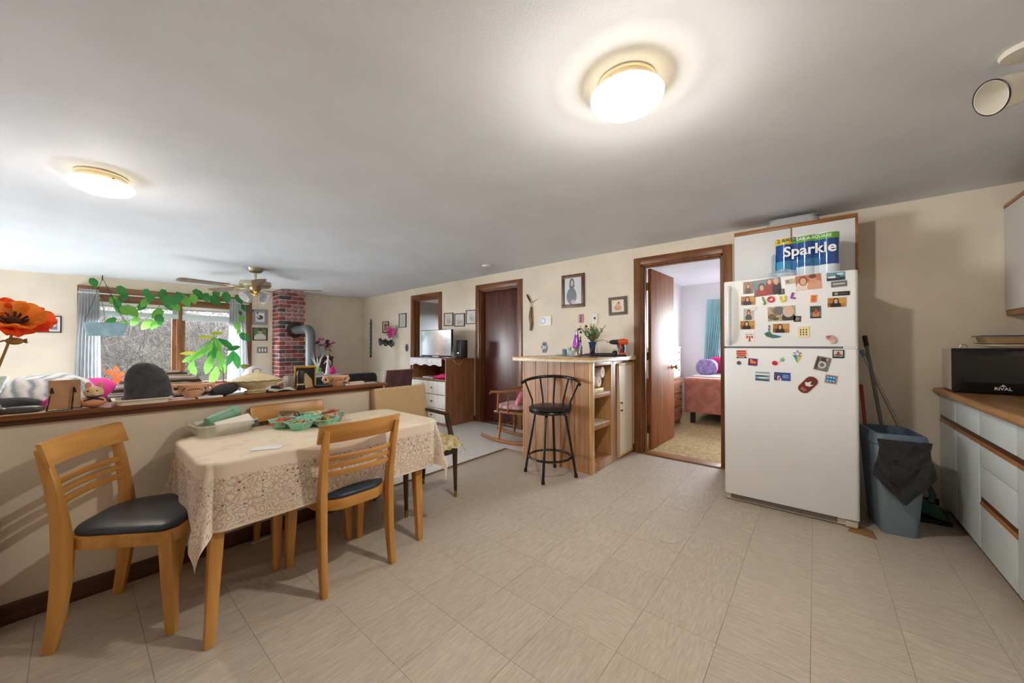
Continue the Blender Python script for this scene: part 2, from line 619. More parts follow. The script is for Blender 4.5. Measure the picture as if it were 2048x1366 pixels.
# ---- door openings
def door_frame(n, D, cw=0.078, floor_z=0.0, stop=True):
    a, b, zt = D
    d = struct_root('door_%d' % n, ((a + b) / 2, YR, 0))
    part(MB().box(a - cw, a, YR - 0.02, YR, 0, zt + cw), 'casing_board', M_TRIM, d, True, bevel=0.004)
    part(MB().box(b, b + cw, YR - 0.02, YR, 0, zt + cw), 'casing_board', M_TRIM, d, True, bevel=0.004)
    part(MB().box(a, b, YR - 0.0205, YR, zt, zt + cw), 'casing_board', M_TRIMX, d, True, bevel=0.004)
    j = MB().box(a, a + 0.018, YR, YR + 0.12, 0, zt).box(b - 0.018, b, YR, YR + 0.12, 0, zt).box(a, b, YR, YR + 0.12, zt - 0.018, zt)
    if stop:
        j.box(a + 0.018, a + 0.032, YR + 0.03, YR + 0.068, 0, zt - 0.018).box(b - 0.032, b - 0.018, YR + 0.03, YR + 0.068, 0, zt - 0.018).box(a + 0.018, b - 0.018, YR + 0.03, YR + 0.068, zt - 0.032, zt - 0.018)
    part(j, 'jamb', M_TRIM, d, True, smooth=False)
    return d
def hinge(d, x, y, z):
    h = MB().tube([(x, y, z - 0.045), (x, y, z + 0.045)], 0.007, 8).box(x - 0.018, x + 0.018, y + 0.004, y + 0.008, z - 0.044, z + 0.044)
    part(h, 'hinge', M_BRASSD, d, True)
def leaf(d, hx, hy, ang, wd, zt, m, knob=True, zb=0.02):
    """door leaf from hinge (hx,hy) at ang from +x"""
    M = Matrix.Translation((hx, hy, 0)) @ Matrix.Rotation(ang, 4, 'Z')
    o = part(MB().box(0.004, wd, -0.0175, 0.0175, zb, zt, M), 'door_leaf', m, d, True, bevel=0.002)
    if knob:
        for sgn in (-1, 1):
            K = M @ Matrix.Translation((wd - 0.065, 0.0175 * sgn, 0.93)) @ Matrix.Rotation(-PI / 2 * sgn, 4, 'X')
            part(MB().lathe([(0.031, 0), (0.031, 0.006), (0.011, 0.010), (0.010, 0.034), (0.024, 0.042), (0.029, 0.056), (0.024, 0.068), (0.0, 0.072)], M=K, n=20), 'doorknob', M_BRASS, o, True)
    return o
d1 = door_frame(1, D1)
d2 = door_frame(2, D2)
d3 = door_frame(3, D3)
leaf(d2, D2[0] + 0.02, YR + 0.09, R(5), 0.735, 2.05, M_DOORD, knob=False)
for z in (0.35, 1.1, 1.86):
    hinge(d2, D2[0] + 0.022, YR + 0.066, z)
leaf(d3, D3[0] + 0.045, YR + 0.135, R(88), 0.775, 2.085, M_DOORB)
for z in (0.25, 1.08, 1.88):
    hinge(d3, D3[0] + 0.026, YR + 0.128, z)
part(MB().prism([(D3[0], YR - 0.02), (D3[1], YR - 0.02), (D3[1], YR + 0.13), (D3[0], YR + 0.13)], -0.02, 0.012), 'threshold', wood('threshold_oak', (168, 112, 58), (128, 80, 40), 'x'), d3, True, bevel=0.006)

# ---- rooms behind the door wall
B0, B1, BY = -1.93, 1.9, 7.32
struct(MB().box(B0 - 0.1, B1 + 0.1, YR + 0.12, BY + 0.14, -0.12, -0.002).box(B0, B1, YR + 0.125, BY, -0.002, 0.012), 'floor_bedroom', M_CARPETB, smooth=False)
struct(MB().box(B0 - 0.1, B1 + 0.1, YR + 0.12, BY + 0.14, 2.32, 2.5), 'ceiling_bedroom', M_CEIL, smooth=False)
struct(MB().box(B0 - 0.1, B0, YR + 0.12, BY + 0.14, -0.1, 2.5), 'wall_bedroom_left', M_ROOMW, smooth=False)
struct(MB().box(B1, B1 + 0.1, YR + 0.12, BY + 0.14, -0.1, 2.5), 'wall_bedroom_right', M_ROOMW, smooth=False)
w = MB()
BW = (-0.95, 0.12, 0.75, 1.98)
wall_y(w, BY, BY + 0.14, B0, B1, 2.4, [BW])
struct(w, 'wall_bedroom_far', M_ROOMW, smooth=False)
struct(MB().box(B0, D3[0] - 0.06, YR + 0.12, YR + 0.124, 0, 2.32).box(D3[1] + 0.06, B1, YR + 0.12, YR + 0.124, 0, 2.32), 'wall_bedroom_near', M_ROOMW, smooth=False)
# room behind the television
struct(MB().box(-7.6, -4.4, YR + 0.12, 6.9, -0.12, 0.01), 'floor_back_room', M_CARPETB, smooth=False)
struct(MB().box(-7.6, -4.4, YR + 0.12, 6.9, 2.3, 2.45), 'ceiling_back_room', M_CEIL, smooth=False)
w = MB()
BR = (-7.25, -6.45, 0.9, 1.95)
wall_y(w, 6.8, 6.92, -7.6, -4.4, 2.4, [BR])
struct(w, 'wall_back_room_far', M_GREYW, smooth=False)
struct(MB().box(-7.7, -7.6, YR + 0.12, 6.9, -0.1, 2.4), 'wall_back_room_left', M_GREYW, smooth=False)
struct(MB().box(-4.4, -4.3, YR + 0.12, 6.9, -0.1, 2.4), 'wall_back_room_right', M_GREYW, smooth=False)
struct(MB().box(-4.3, -3.0, YR + 0.12, YR + 0.6, -0.12, 0.008), 'floor_closet', M_CARPETB, smooth=False)
struct(MB().box(-4.3, -3.0, YR + 0.5, YR + 0.6, -0.1, 2.4).box(-4.3, -3.0, YR + 0.12, YR + 0.6, 2.2, 2.3).box(-3.0, -2.95, YR + 0.12, YR + 0.6, -0.1, 2.4), 'wall_closet', M_ROOMW, smooth=False)

M_PANE = glass_mat('window_glass', (200, 210, 215), 0.05, 0.02)
# ---- living room window
win = struct_root('window_1', (WX, 1.0, WIN[2]))
y0, y1, z0, z1 = WIN
M_WINW = wood('window_frame_wood', (146, 98, 66), (114, 72, 46), 'z', rough=0.4)
M_WINY = wood('window_frame_wood_flat', (146, 98, 66), (114, 72, 46), 'y', rough=0.4)
part(MB().box(WX, WX + 0.02, y0 - 0.085, y1 + 0.085, z1, z1 + 0.085), 'head_casing', M_WINY, win, True, bevel=0.004)
part(MB().box(WX, WX + 0.02, y0 - 0.085, y0, z0 - 0.02, z1), 'side_casing', M_WINW, win, True, bevel=0.004)
part(MB().box(WX, WX + 0.02, y1, y1 + 0.085, z0 - 0.02, z1), 'side_casing', M_WINW, win, True, bevel=0.004)
part(MB().box(WX - 0.13, WX + 0.07, y0 - 0.09, y1 + 0.09, z0 - 0.03, z0), 'window_sill', M_WINY, win, True, bevel=0.004)
part(MB().box(WX - 0.12, WX, y0, y1, z1 - 0.12, z1), 'frame_head', M_WINY, win, True, bevel=0.003)
part(MB().box(WX - 0.12, WX, y0, y0 + 0.05, z0, z1 - 0.12), 'frame_side', M_WINW, win, True, bevel=0.003)
part(MB().box(WX - 0.12, WX, y1 - 0.05, y1, z0, z1 - 0.12), 'frame_side', M_WINW, win, True, bevel=0.003)
ym = 1.055
part(MB().box(WX - 0.12, WX - 0.01, ym - 0.03, ym + 0.03, z0, z1 - 0.12), 'mullion', M_WINW, win, True, bevel=0.003)
for a, b in ((y0 + 0.05, ym - 0.03), (ym + 0.03, y1 - 0.05)):
    s = MB()
    s.box(WX - 0.09, WX - 0.05, a, a + 0.05, z0, z1 - 0.12).box(WX - 0.09, WX - 0.05, b - 0.05, b, z0, z1 - 0.12)
    s.box(WX - 0.09, WX - 0.05, a + 0.05, b - 0.05, z0, z0 + 0.06).box(WX - 0.09, WX - 0.05, a + 0.05, b - 0.05, z1 - 0.18, z1 - 0.12)
    so = part(s, 'sash', M_WINW, win, True, bevel=0.003)
    part(MB().box(WX - 0.072, WX - 0.068, a + 0.05, b - 0.05, z0 + 0.06, z1 - 0.18), 'pane', M_PANE, so, True, smooth=False)
    part(MB().box(WX - 0.05, WX - 0.035, (a if a > 1 else b) - 0.012, (a if a > 1 else b) + 0.012, 1.12, 1.2), 'latch', M_BRASSD, so, True, bevel=0.003)
# raised blinds
for k, (a, b, label) in enumerate(((y0 + 0.06, ym - 0.01, 'white raised blind in the window bay above the hanging planter'), (ym + 0.035, y1 - 0.04, 'white raised blind in the window bay beside the chimney'))):
    t = thing('window_blind', label, 'blind', (WX - 0.02, (a + b) / 2, 1.6), group='raised window blinds')
    part(MB().box(WX - 0.045, WX - 0.005, a, b, 1.775, 1.822), 'head_rail', M_WHITE, t, True, bevel=0.003)
    for q in range(8):
        z = 1.70 + q * 0.0092
        part(MB().box(WX - 0.05, WX - 0.002, a, b, z, z + 0.004), 'slat', M_WHITE, t, True, smooth=False)
    part(MB().box(WX - 0.052, WX, a, b, 1.62 if k == 0 else 1.60, 1.695), 'bottom_rail', mat('blind_grey_white', (205, 210, 216), rough=0.5), t, True, bevel=0.004)
# bedroom window
win = struct_root('window_2', (-0.3, BY, 0.75))
a, b, z0, z1 = BW
f = MB().box(a, a + 0.05, BY + 0.04, BY + 0.1, z0, z1).box(b - 0.05, b, BY + 0.04, BY + 0.1, z0, z1).box(a + 0.05, b - 0.05, BY + 0.04, BY + 0.1, z0, z0 + 0.05).box(a + 0.05, b - 0.05, BY + 0.04, BY + 0.1, z1 - 0.05, z1).box(a + 0.05, b - 0.05, BY + 0.05, BY + 0.09, 1.34, 1.38)
part(f, 'window_frame', M_WHITE, win, True, bevel=0.003)
part(MB().box(a + 0.05, b - 0.05, BY + 0.065, BY + 0.07, z0 + 0.05, z1 - 0.05), 'pane', M_PANE, win, True, smooth=False)
# added window, out of view on the same wall, to bring in more daylight
win = struct_root('window_4_added', (WX, -3.2, ADDED_WIN[2]))
y0, y1, z0, z1 = ADDED_WIN
for q in (y0, (y0 + y1) / 2 - 0.035, y1 - 0.07):
    part(MB().box(WX - 0.1, WX - 0.04, q, q + 0.07, z0, z1), 'frame_side', M_WINW, win, True, bevel=0.003)
part(MB().box(WX - 0.1, WX - 0.04, y0 + 0.07, y1 - 0.07, z0, z0 + 0.07), 'frame_sill', M_WINY, win, True, bevel=0.003)
part(MB().box(WX - 0.1, WX - 0.04, y0 + 0.07, y1 - 0.07, z1 - 0.07, z1), 'frame_head', M_WINY, win, True, bevel=0.003)
part(MB().box(WX - 0.072, WX - 0.068, y0 + 0.07, y1 - 0.07, z0 + 0.07, z1 - 0.07), 'pane', M_PANE, win, True, smooth=False)
# back room window
win = struct_root('window_3', (-6.85, 6.8, 0.9))
a, b, z0, z1 = BR
f = MB().box(a, a + 0.05, 6.78, 6.9, z0, z1).box(b - 0.05, b, 6.78, 6.9, z0, z1).box(a + 0.05, b - 0.05, 6.78, 6.9, z0, z0 + 0.05).box(a + 0.05, b - 0.05, 6.78, 6.9, z1 - 0.05, z1).box(a + 0.05, b - 0.05, 6.79, 6.87, 1.42, 1.5)
part(f, 'window_frame', M_TRIM, win, True, bevel=0.003)
part(MB().box(a + 0.05, b - 0.05, 6.84, 6.845, z0 + 0.05, z1 - 0.05), 'pane', M_PANE, win, True, smooth=False)

# ---- outdoors: brushy bank behind the window
M_BANK = mat('leaf_litter_ground', (38, 34, 28), rough=1.0, var=0.35, vscale=6, bump=1.0, bscale=20, spec=0.1)
bk = MB()
def bank(u, v):
    x, y = -8.0 - 14 * u, -7 + 22 * v
    h = -0.35 + 2.6 * max(0, min(1, (-x - 9.2) / 9.0)) ** 1.1 + 0.5 * noise.noise((x * 0.5, y * 0.5, 0.3))
    return (x, y, h)
bk.grid(bank, 40, 60)
bk.uv = {}
struct(bk, 'ground_bank', M_BANK, angle=80)
struct(MB().box(-14, 9, 7.6, 24, -0.5, -0.4), 'ground_yard', M_BANK, smooth=False)
struct(MB().box(-14, 9, -24, -6.2, -0.5, -0.4), 'ground_patio', mat('patio_concrete', (84, 82, 78), rough=.9, var=.1, vscale=2), smooth=False)
M_TWIG = mat('bare_twig_grey_brown', (24, 21, 19), rough=1.0, rgb2=(52, 48, 45), vscale=3, spec=0.05)
tw = MB()
rnd = random.Random(3)
def twig(p, d, l, r):
    q = p
    pts = [q]
    for k in range(3):
        d = (d + Vector((rnd.uniform(-.5, .5), rnd.uniform(-.5, .5), rnd.uniform(-.3, .25)))).normalized()
        q = q + d * (l / 3)
        pts.append(q)
    tw.tube(pts, [r, r * .8, r * .6, r * .3], 3)
    return pts
for i in range(1700):
    x = -9.0 - 8.0 * rnd.random() ** 1.3
    y = -4.0 + 10.5 * rnd.random()
    u, v = (-8.0 - x) / 14, (y + 7) / 22
    p = Vector(bank(u, v))
    pts = twig(p, Vector((rnd.uniform(-.5, .5), rnd.uniform(-.5, .5), 1)), rnd.uniform(0.8, 2.4), rnd.uniform(0.006, 0.014))
    for q in pts[1:]:
        for z in range(3):
            twig(q, Vector((rnd.uniform(-1, 1), rnd.uniform(-1, 1), rnd.uniform(-.3, 1))), rnd.uniform(0.4, 1.1), rnd.uniform(0.003, 0.006))
br = part(tw, 'bare_brush', M_TWIG, None, smooth=False)
br['label'] = 'tangle of bare grey brush on the bank outside the living room window'
br['category'] = 'brush'
br['kind'] = 'stuff'
M_BARK = mat('tree_bark_grey', (70, 68, 66), rough=1.0, var=0.4, vscale=10, bump=0.8, bscale=30)
for (x, y, r, h, lean, lab) in ((-12.0, 4.15, 0.10, 6, -0.12, 'pale leaning birch trunk on the bank outside the window'), (-13.5, 2.6, 0.07, 6, 0.08, 'thin upright bare tree on the bank outside the window'), (-11.5, 3.3, 0.045, 5, 0.2, 'slim grey sapling leaning over the brush outside the window')):
    p = Vector(bank((-8.0 - x) / 14, (y + 7) / 22))
    t = MB().tube([p - Vector((0, 0, .3)), p + Vector((0, lean * h * .5, h * .5)), p + Vector((0.2, lean * h * 1.2, h))], [r, r * .8, r * .5], 10)
    for k in range(5):
        zz = h * (.3 + .12 * k)
        b0 = p + Vector((0, lean * zz, zz))
        sg = -1 if k % 2 else 1
        t.tube([b0, b0 + Vector((.2, sg * .4, .35)), b0 + Vector((.1, sg * .9, .9))], [r * .35, r * .25, r * .1], 6)
    solo(t, 'bare_tree', M_BARK, lab, 'tree', 'bare trees outside the window')
# ================================================================== DINING TABLE, CHAIRS AND WHAT LIES ON THEM
def mpp(p):
    return (Vector(p) - CAM).dot(FW) / F_PX
M_MAPLE = wood('honey_maple', (205, 150, 80), (176, 120, 56), 'z', rough=0.33, scale=7)
M_MAPLEX = wood('honey_maple_across', (205, 150, 80), (178, 122, 58), 'x', rough=0.33, scale=7)
M_NAVY = mat('navy_vinyl', (44, 54, 66), rough=0.32, var=0.15, vscale=14, bump=0.25, bscale=180)

def arc_slat(z0, z1, w, bow, y, t, tilt=0.0):
    mb = MB()
    n = 10
    vs = []
    for i in range(n + 1):
        s = -1 + 2 * i / n
        yy = y - bow * (1 - s * s)
        for (dy, z) in ((t / 2, z0), (t / 2, z1), (-t / 2, z1), (-t / 2, z0)):
            vs.append((s * w, yy + dy - tilt * (z - z0), z))
    fs = [(0, 1, 2, 3), (4 * n + 3, 4 * n + 2, 4 * n + 1, 4 * n)]
    for i in range(n):
        for k in range(4):
            l = (k + 1) % 4
            fs.append((4 * i + k, 4 * (i + 1) + k, 4 * (i + 1) + l, 4 * i + l))
    return mb.add(vs, fs)
def swept(pts, ws, ds):
    """leg: rectangular section (w across x, d along y) through pts"""
    mb = MB()
    vs, fs = [], []
    for p, w_, d_ in zip(pts, ws, ds):
        for sx, sy in ((-1, -1), (1, -1), (1, 1), (-1, 1)):
            vs.append((p[0] + sx * w_ / 2, p[1] + sy * d_ / 2, p[2]))
    m = len(pts)
    for i in range(m - 1):
        for k in range(4):
            l = (k + 1) % 4
            fs.append((4 * i + k, 4 * i + l, 4 * i + 4 + l, 4 * i + 4 + k))
    fs += [(3, 2, 1, 0), tuple(4 * (m - 1) + k for k in range(4))]
    return mb.add(vs, fs)
def seat_outline(g):
    pts = []
    for (cx, cy, r, a0, a1) in ((0.165, 0.142, 0.05, 0, 90), (-0.165, 0.142, 0.05, 90, 180), (-0.06, -0.075, 0.12, 180, 270), (0.06, -0.075, 0.12, 270, 360)):
        for i in range(9):
            a = R(a0 + (a1 - a0) * i / 8)
            pts.append((cx + (r + g) * math.cos(a), cy + (r + g) * math.sin(a)))
    return pts
def dining_chair(loc, rz, label):
    t = thing('dining_chair', label, 'chair', loc, rz, 'honey maple chairs around the dining table')
    for s in (-1, 1):
        pr_ = [(s * .183, -.215, 0), (s * .181, -.197, .12), (s * .18, -.183, .27), (s * .18, -.18, .40), (s * .181, -.19, .52), (s * .184, -.212, .66), (s * .187, -.245, .80)]
        part(swept(pr_, [.028, .03, .032, .034, .032, .03, .026], [.038, .046, .056, .058, .046, .038, .03]), 'leg', M_MAPLE, t, bevel=0.005, angle=30)
        pf = [(s * .198, .185, 0), (s * .195, .175, .2), (s * .19, .163, .425)]
        part(swept(pf, [.034, .045, .052], [.034, .045, .052]), 'leg', M_MAPLE, t, bevel=0.008, angle=30)
        for z in (.757, .788):
            part(MB().lathe([(0, 0), (.0055, 0), (.0055, .002), (0, .0025)], (s * .188, -.253 - (.0 if z > .77 else -.01), z), 10, Matrix.Rotation(PI / 2, 4, 'X')), 'screw', M_BLACK, t)
    part(MB().prism(seat_outline(0.012), .385, .438), 'seat_frame', M_MAPLEX, t, bevel=0.006)
    pad = MB()
    n = len(seat_outline(0))
    prof = [(0.002, .438), (0.006, .446), (0.0, .456), (-0.02, .464), (-0.06, .470), (-0.11, .473)]
    vs, fs = [], []
    for g, z in prof:
        for (x, y) in seat_outline(0):
            k = 1 + g / 0.2
            vs.append((x * k, y * k, z))
    for j in range(len(prof) - 1):
        for i in range(n):
            l = (i + 1) % n
            fs.append((j * n + i, j * n + l, (j + 1) * n + l, (j + 1) * n + i))
    fs.append(tuple((len(prof) - 1) * n + i for i in range(n)))
    pad.add(vs, fs)
    part(pad, 'seat_pad', M_NAVY, t, angle=60, label='navy blue vinyl seat pad')
    part(arc_slat(.733, .828, .215, .03, -.205, .02, 0.32), 'top_rail', M_MAPLEX, t, bevel=0.006)
    for z in (.565, .605, .645):
        part(arc_slat(z, z + .024, .178, .028, -.192 - (z - .56) * .2, .016, 0.2), 'slat', M_MAPLEX, t, bevel=0.004)
    return t
c_front = dining_chair((-2.03, .955, 0), R(90), 'honey maple chair tucked under the open side of the lace table')
c_left = copy_tree(c_front)
c_left.location, c_left.rotation_euler = (-2.352, .225, 0), (0, 0, R(-33.3))
c_left['label'] = 'honey maple chair with navy seat turned aslant at the table end'
c_back = copy_tree(c_front)
c_back.location, c_back.rotation_euler = (-2.436, .905, 0), (0, 0, R(-90))
c_back['label'] = 'honey maple chair between the lace table and the half wall'

# ---- table
TX0, TX1, TY0, TY1, TZ = -2.57, -1.92, .35, 1.53, .715
t = thing('dining_table', 'rectangular maple dining table under a lace cloth', 'table', ((TX0 + TX1) / 2, (TY0 + TY1) / 2, 0))
part(MB().prism(rrect(TX0, TX1, TY0, TY1, .09), TZ - .028, TZ), 'tabletop', M_MAPLEX, t, True, bevel=0.005)
part(MB().box(TX0 + .09, TX1 - .09, TY0 + .08, TY0 + .10, TZ - .1, TZ - .028).box(TX0 + .09, TX1 - .09, TY1 - .1, TY1 - .08, TZ - .1, TZ - .028).box(TX0 + .08, TX0 + .1, TY0 + .08, TY1 - .08, TZ - .1, TZ - .028).box(TX1 - .1, TX1 - .08, TY0 + .08, TY1 - .08, TZ - .1, TZ - .028), 'apron', M_MAPLEX, t, True, smooth=False)
for (fx, fy, tx, ty) in ((-1.872, .352, TX1 - .07, TY0 + .06), (-1.9, 1.38, TX1 - .07, TY1 - .12), (-2.60, .352, TX0 + .06, TY0 + .06), (-2.6, 1.40, TX0 + .06, TY1 - .12)):
    part(swept([(fx, fy, 0), ((fx + tx) / 2, (fy + ty) / 2, TZ / 2), (tx, ty, TZ - .028)], [.036, .05, .06], [.036, .05, .06]), 'leg', M_MAPLE, t, True, bevel=0.01, angle=30)
# ---- lace cloth
def lace_material():
    m, nt, b = _new('lace_tablecloth')
    uv = _n(nt, 'ShaderNodeUVMap', uv_map='UVMap')
    sep = _n(nt, 'ShaderNodeSeparateXYZ')
    nt.links.new(uv.outputs[0], sep.inputs[0])
    def mt(op, a, bb=None, cc=None):
        n = _n(nt, 'ShaderNodeMath', operation=op)
        for i, v in enumerate((a, bb, cc)):
            if v is None:
                continue
            if isinstance(v, (int, float)):
                n.inputs[i].default_value = v
            else:
                nt.links.new(v, n.inputs[i])
        return n.outputs[0]
    def mix(fac, c1, c2):
        n = _n(nt, 'ShaderNodeMix', data_type='RGBA')
        if isinstance(fac, (int, float)):
            n.inputs[0].default_value = fac
        else:
            nt.links.new(fac, n.inputs[0])
        for i, c_ in ((6, c1), (7, c2)):
            if isinstance(c_, tuple):
                n.inputs[i].default_value = rgba(c_)
            else:
                nt.links.new(c_, n.inputs[i])
        return n.outputs[2]
    # distance outside the table edge (uv in metres from the cloth's centre)
    ox = mt('MAXIMUM', mt('SUBTRACT', mt('ABSOLUTE', sep.outputs[0]), (TX1 - TX0) / 2), 0)
    oy = mt('MAXIMUM', mt('SUBTRACT', mt('ABSOLUTE', sep.outputs[1]), (TY1 - TY0) / 2), 0)
    out = mt('MAXIMUM', ox, oy)
    hang = mt('GREATER_THAN', out, 0.02)
    lace = mt('GREATER_THAN', out, 0.075)
    band = mt('GREATER_THAN', out, 0.235)
    edge = mt('GREATER_THAN', out, 0.288)
    def vor(scale, feat, dist='EUCLIDEAN'):
        v = _n(nt, 'ShaderNodeTexVoronoi', feature=feat)
        v.inputs['Scale'].default_value = scale
        nt.links.new(dvec, v.inputs['Vector'])
        return v
    nz = _n(nt, 'ShaderNodeTexNoise')
    nz.inputs['Scale'].default_value = 16
    nt.links.new(uv.outputs[0], nz.inputs['Vector'])
    dv = _n(nt, 'ShaderNodeVectorMath', operation='MULTIPLY_ADD')
    nt.links.new(nz.outputs['Color'], dv.inputs[0])
    dv.inputs[1].default_value = (.05, .05, 0)
    nt.links.new(uv.outputs[0], dv.inputs[2])
    dvec = dv.outputs[0]
    v1 = vor(15, 'F1')                                            # rose rings
    rings = mt('SINE', mt('MULTIPLY', v1.outputs['Distance'], 26))
    ring_m = mt('GREATER_THAN', rings, 0.72)
    v2 = vor(46, 'DISTANCE_TO_EDGE')                              # leaf outlines
    out_m = mt('LESS_THAN', v2.outputs['Distance'], 0.06)
    pat = mt('MULTIPLY', mt('MAXIMUM', mt('MULTIPLY', ring_m, 0.75), out_m), lace)
    v3 = vor(26, 'F1')                                            # band scrolls
    sc = mt('GREATER_THAN', mt('SINE', mt('MULTIPLY', v3.outputs['Distance'], 24)), 0.35)
    pat = mt('ADD', mt('MULTIPLY', pat, mt('SUBTRACT', 1, band)), mt('MULTIPLY', mt('MULTIPLY', sc, band), mt('SUBTRACT', 1, edge)))
    # small coloured flowers
    v4 = _n(nt, 'ShaderNodeTexVoronoi', feature='F1')
    v4.inputs['Scale'].default_value = 60
    nt.links.new(uv.outputs[0], v4.inputs['Vector'])
    dot = mt('LESS_THAN', v4.outputs['Distance'], 0.30)
    sp = _n(nt, 'ShaderNodeSeparateColor')
    nt.links.new(v4.outputs['Color'], sp.inputs[0])
    pick = mt('GREATER_THAN', sp.outputs[0], 0.72)
    dm = mt('MULTIPLY', mt('MULTIPLY', dot, pick), mt('MULTIPLY', lace, mt('SUBTRACT', 1, band)))
    dcol = mix(mt('GREATER_THAN', sp.outputs[1], 0.55), (104, 128, 112), mix(mt('GREATER_THAN', sp.outputs[2], 0.5), (196, 152, 92), (150, 84, 84)))
    big = _n(nt, 'ShaderNodeTexNoise')
    big.inputs['Scale'].default_value = 9
    big.inputs['Detail'].default_value = 6
    nt.links.new(uv.outputs[0], big.inputs['Vector'])
    stain = _n(nt, 'ShaderNodeValToRGB')
    stain.color_ramp.elements[0].color = rgba((236, 222, 200))
    stain.color_ramp.elements[1].color = rgba((222, 198, 166))
    stain.color_ramp.elements[0].position = .5
    stain.color_ramp.elements[1].position = .8
    nt.links.new(big.outputs[0], stain.inputs[0])
    basec = mix(hang, stain.outputs[0], (226, 209, 192))
    col = mix(mt('MULTIPLY', pat, 0.5), basec, (140, 122, 106))
    col = mix(dm, col, dcol)
    nt.links.new(col, b.inputs['Base Color'])
    b.inputs['Roughness'].default_value = 0.9
    b.inputs['Specular IOR Level'].default_value = 0.15
    bp = _n(nt, 'ShaderNodeBump')
    bp.inputs['Strength'].default_value = 0.35
    bp.inputs['Distance'].default_value = 0.003
    nt.links.new(mt('SUBTRACT', big.outputs[0], mt('MULTIPLY', pat, .4)), bp.inputs['Height'])
    nt.links.new(bp.outputs[0], b.inputs['Normal'])
    return m
DROP = .30
cxm, cym = (TX0 + TX1) / 2, (TY0 + TY1) / 2
def cloth_pt(u, v):
    px = TX0 - DROP + (TX1 - TX0 + 2 * DROP) * u
    py = TY0 - DROP + (TY1 - TY0 + 2 * DROP) * v
    ox = max(px - TX1, 0) - max(TX0 - px, 0)
    oy = max(py - TY1, 0) - max(TY0 - py, 0)
    bx, by = min(max(px, TX0), TX1), min(max(py, TY0), TY1)
    r = math.hypot(ox, oy)
    # rounded table corner
    rc = .07
    kx, ky = min(max(bx, TX0 + rc), TX1 - rc), min(max(by, TY0 + rc), TY1 - rc)
    qx, qy = bx - kx, by - ky
    q = math.hypot(qx, qy)
    if q > rc:
        bx, by = kx + qx / q * rc, ky + qy / q * rc
    if r < 1e-6:
        return (bx, by, TZ + .003 + .001 * noise.noise((px * 9, py * 9, 0)))
    dx, dy = ox / r, oy / r
    dg = abs(2 * dx * dy)
    per = px * 3.1 + py * 2.3
    fold = .5 + .5 * math.sin(per * 9 + 2 * noise.noise((px * 3, py * 3, 1)))
    k = min(1, r / .3)
    hor = .008 + .012 * min(1, r / .02) + k * (.012 * fold + .07 * dg + .006 * noise.noise((px * 8, py * 8, 2)))
    if ox < 0 and dg < .5:
        hor *= .8
    z = TZ + .003 - max(0, r - .012) * (1 - .02 * fold * k)
    return (bx + dx * hor, by + dy * hor, z)
cl = MB().grid(cloth_pt, 150, 200, lambda u, v: ((u - .5) * (TX1 - TX0 + 2 * DROP), (v - .5) * (TY1 - TY0 + 2 * DROP)))
solo(cl, 'tablecloth', lace_material(), 'cream lace tablecloth with flower pattern draped over the dining table', 'tablecloth', angle=75)
TT = TZ + .004
# ---- clear bin with cup and papers
A, B = at_z(405, 878, TT), at_z(505, 861, TT)
ang = math.atan2(B.y - A.y, B.x - A.x)
L = (B - A).length
bin_ = thing('plastic_bin', 'shallow clear plastic bin full of papers on the lace cloth', 'bin', (A.x, A.y, TT + .001), ang)
D_ = .17
def tray_shell(mb, x0, x1, y0, y1, h, fl, r, th=.003, z=0.0):
    """open tray with flared walls and a lip"""
    def ring(g, zz):
        return [(x, y, z + zz) for x, y in rrect(x0 - g, x1 + g, y0 - g, y1 + g, r + max(g, 0) * .5)]
    rings = [ring(0, 0), ring(fl, h), ring(fl + .012, h), ring(fl + .012, h - .004), ring(fl - th + .001, h - .004), ring(-th, th)]
    n = len(rings[0])
    vs = [p for rg in rings for p in rg]
    fs = []
    for j in range(len(rings) - 1):
        for i in range(n):
            k = (i + 1) % n
            fs.append((j * n + i, j * n + k, (j + 1) * n + k, (j + 1) * n + i))
    fs.append(tuple(range(n - 1, -1, -1)))
    fs.append(tuple((len(rings) - 1) * n + i for i in range(n)))
    return mb.add(vs, fs)
part(tray_shell(MB(), 0, L, 0, D_, .065, .02, .03), 'bin_body', glass_mat('clear_plastic_milky', (228, 222, 210), .42, .25), bin_)
def bin_pt(x, y, z):
    return Matrix.Translation((A.x, A.y, TT + .001)) @ Matrix.Rotation(ang, 4, 'Z') @ Vector((x, y, z))
M_TEALG = mat('sea_green_plastic', (128, 176, 152), rough=0.45)
p0, p1 = bin_pt(.045, .085, .062), bin_pt(.19, .12, .10)
dq = (p1 - p0)
Mq = Matrix.Translation(p0) @ dq.to_track_quat('Z', 'Y').to_matrix().to_4x4()
lq = dq.length
cup = thing('travel_cup', 'sea green tumbler lying in the clear plastic bin', 'cup', p0)
part(MB().lathe([(0, 0), (.03, 0), (.033, .004), (.037, lq * .82)], M=Mq, n=28), 'cup_body', M_TEALG, cup, True)
part(MB().lathe([(.039, lq * .8), (.040, lq * .84), (.040, lq * 1.0), (.036, lq * 1.03), (0, lq * 1.03)], M=Mq, n=28), 'cup_lid', M_TEALG, cup, True)
part(MB().tube([Mq @ Vector((.037, -.012, lq * .9)), Mq @ Vector((.052, -.006, lq * .98)), Mq @ Vector((.052, .006, lq * .98)), Mq @ Vector((.037, .012, lq * .9))], .0035, 6), 'loop_handle', M_WHITE, cup, True)
pp = MB()
for k in range(7):
    T = Matrix.Translation(bin_pt(.15, .028, .046 + .0025 * k)) @ Matrix.Rotation(ang + R(-4 + 1.5 * k), 4, 'Z') @ Matrix.Rotation(R(8), 4, 'Y').inverted() @ Matrix.Rotation(R(34), 4, 'X')
    pp.box(-.085, .085, -.032, .032, 0, .0016, T)
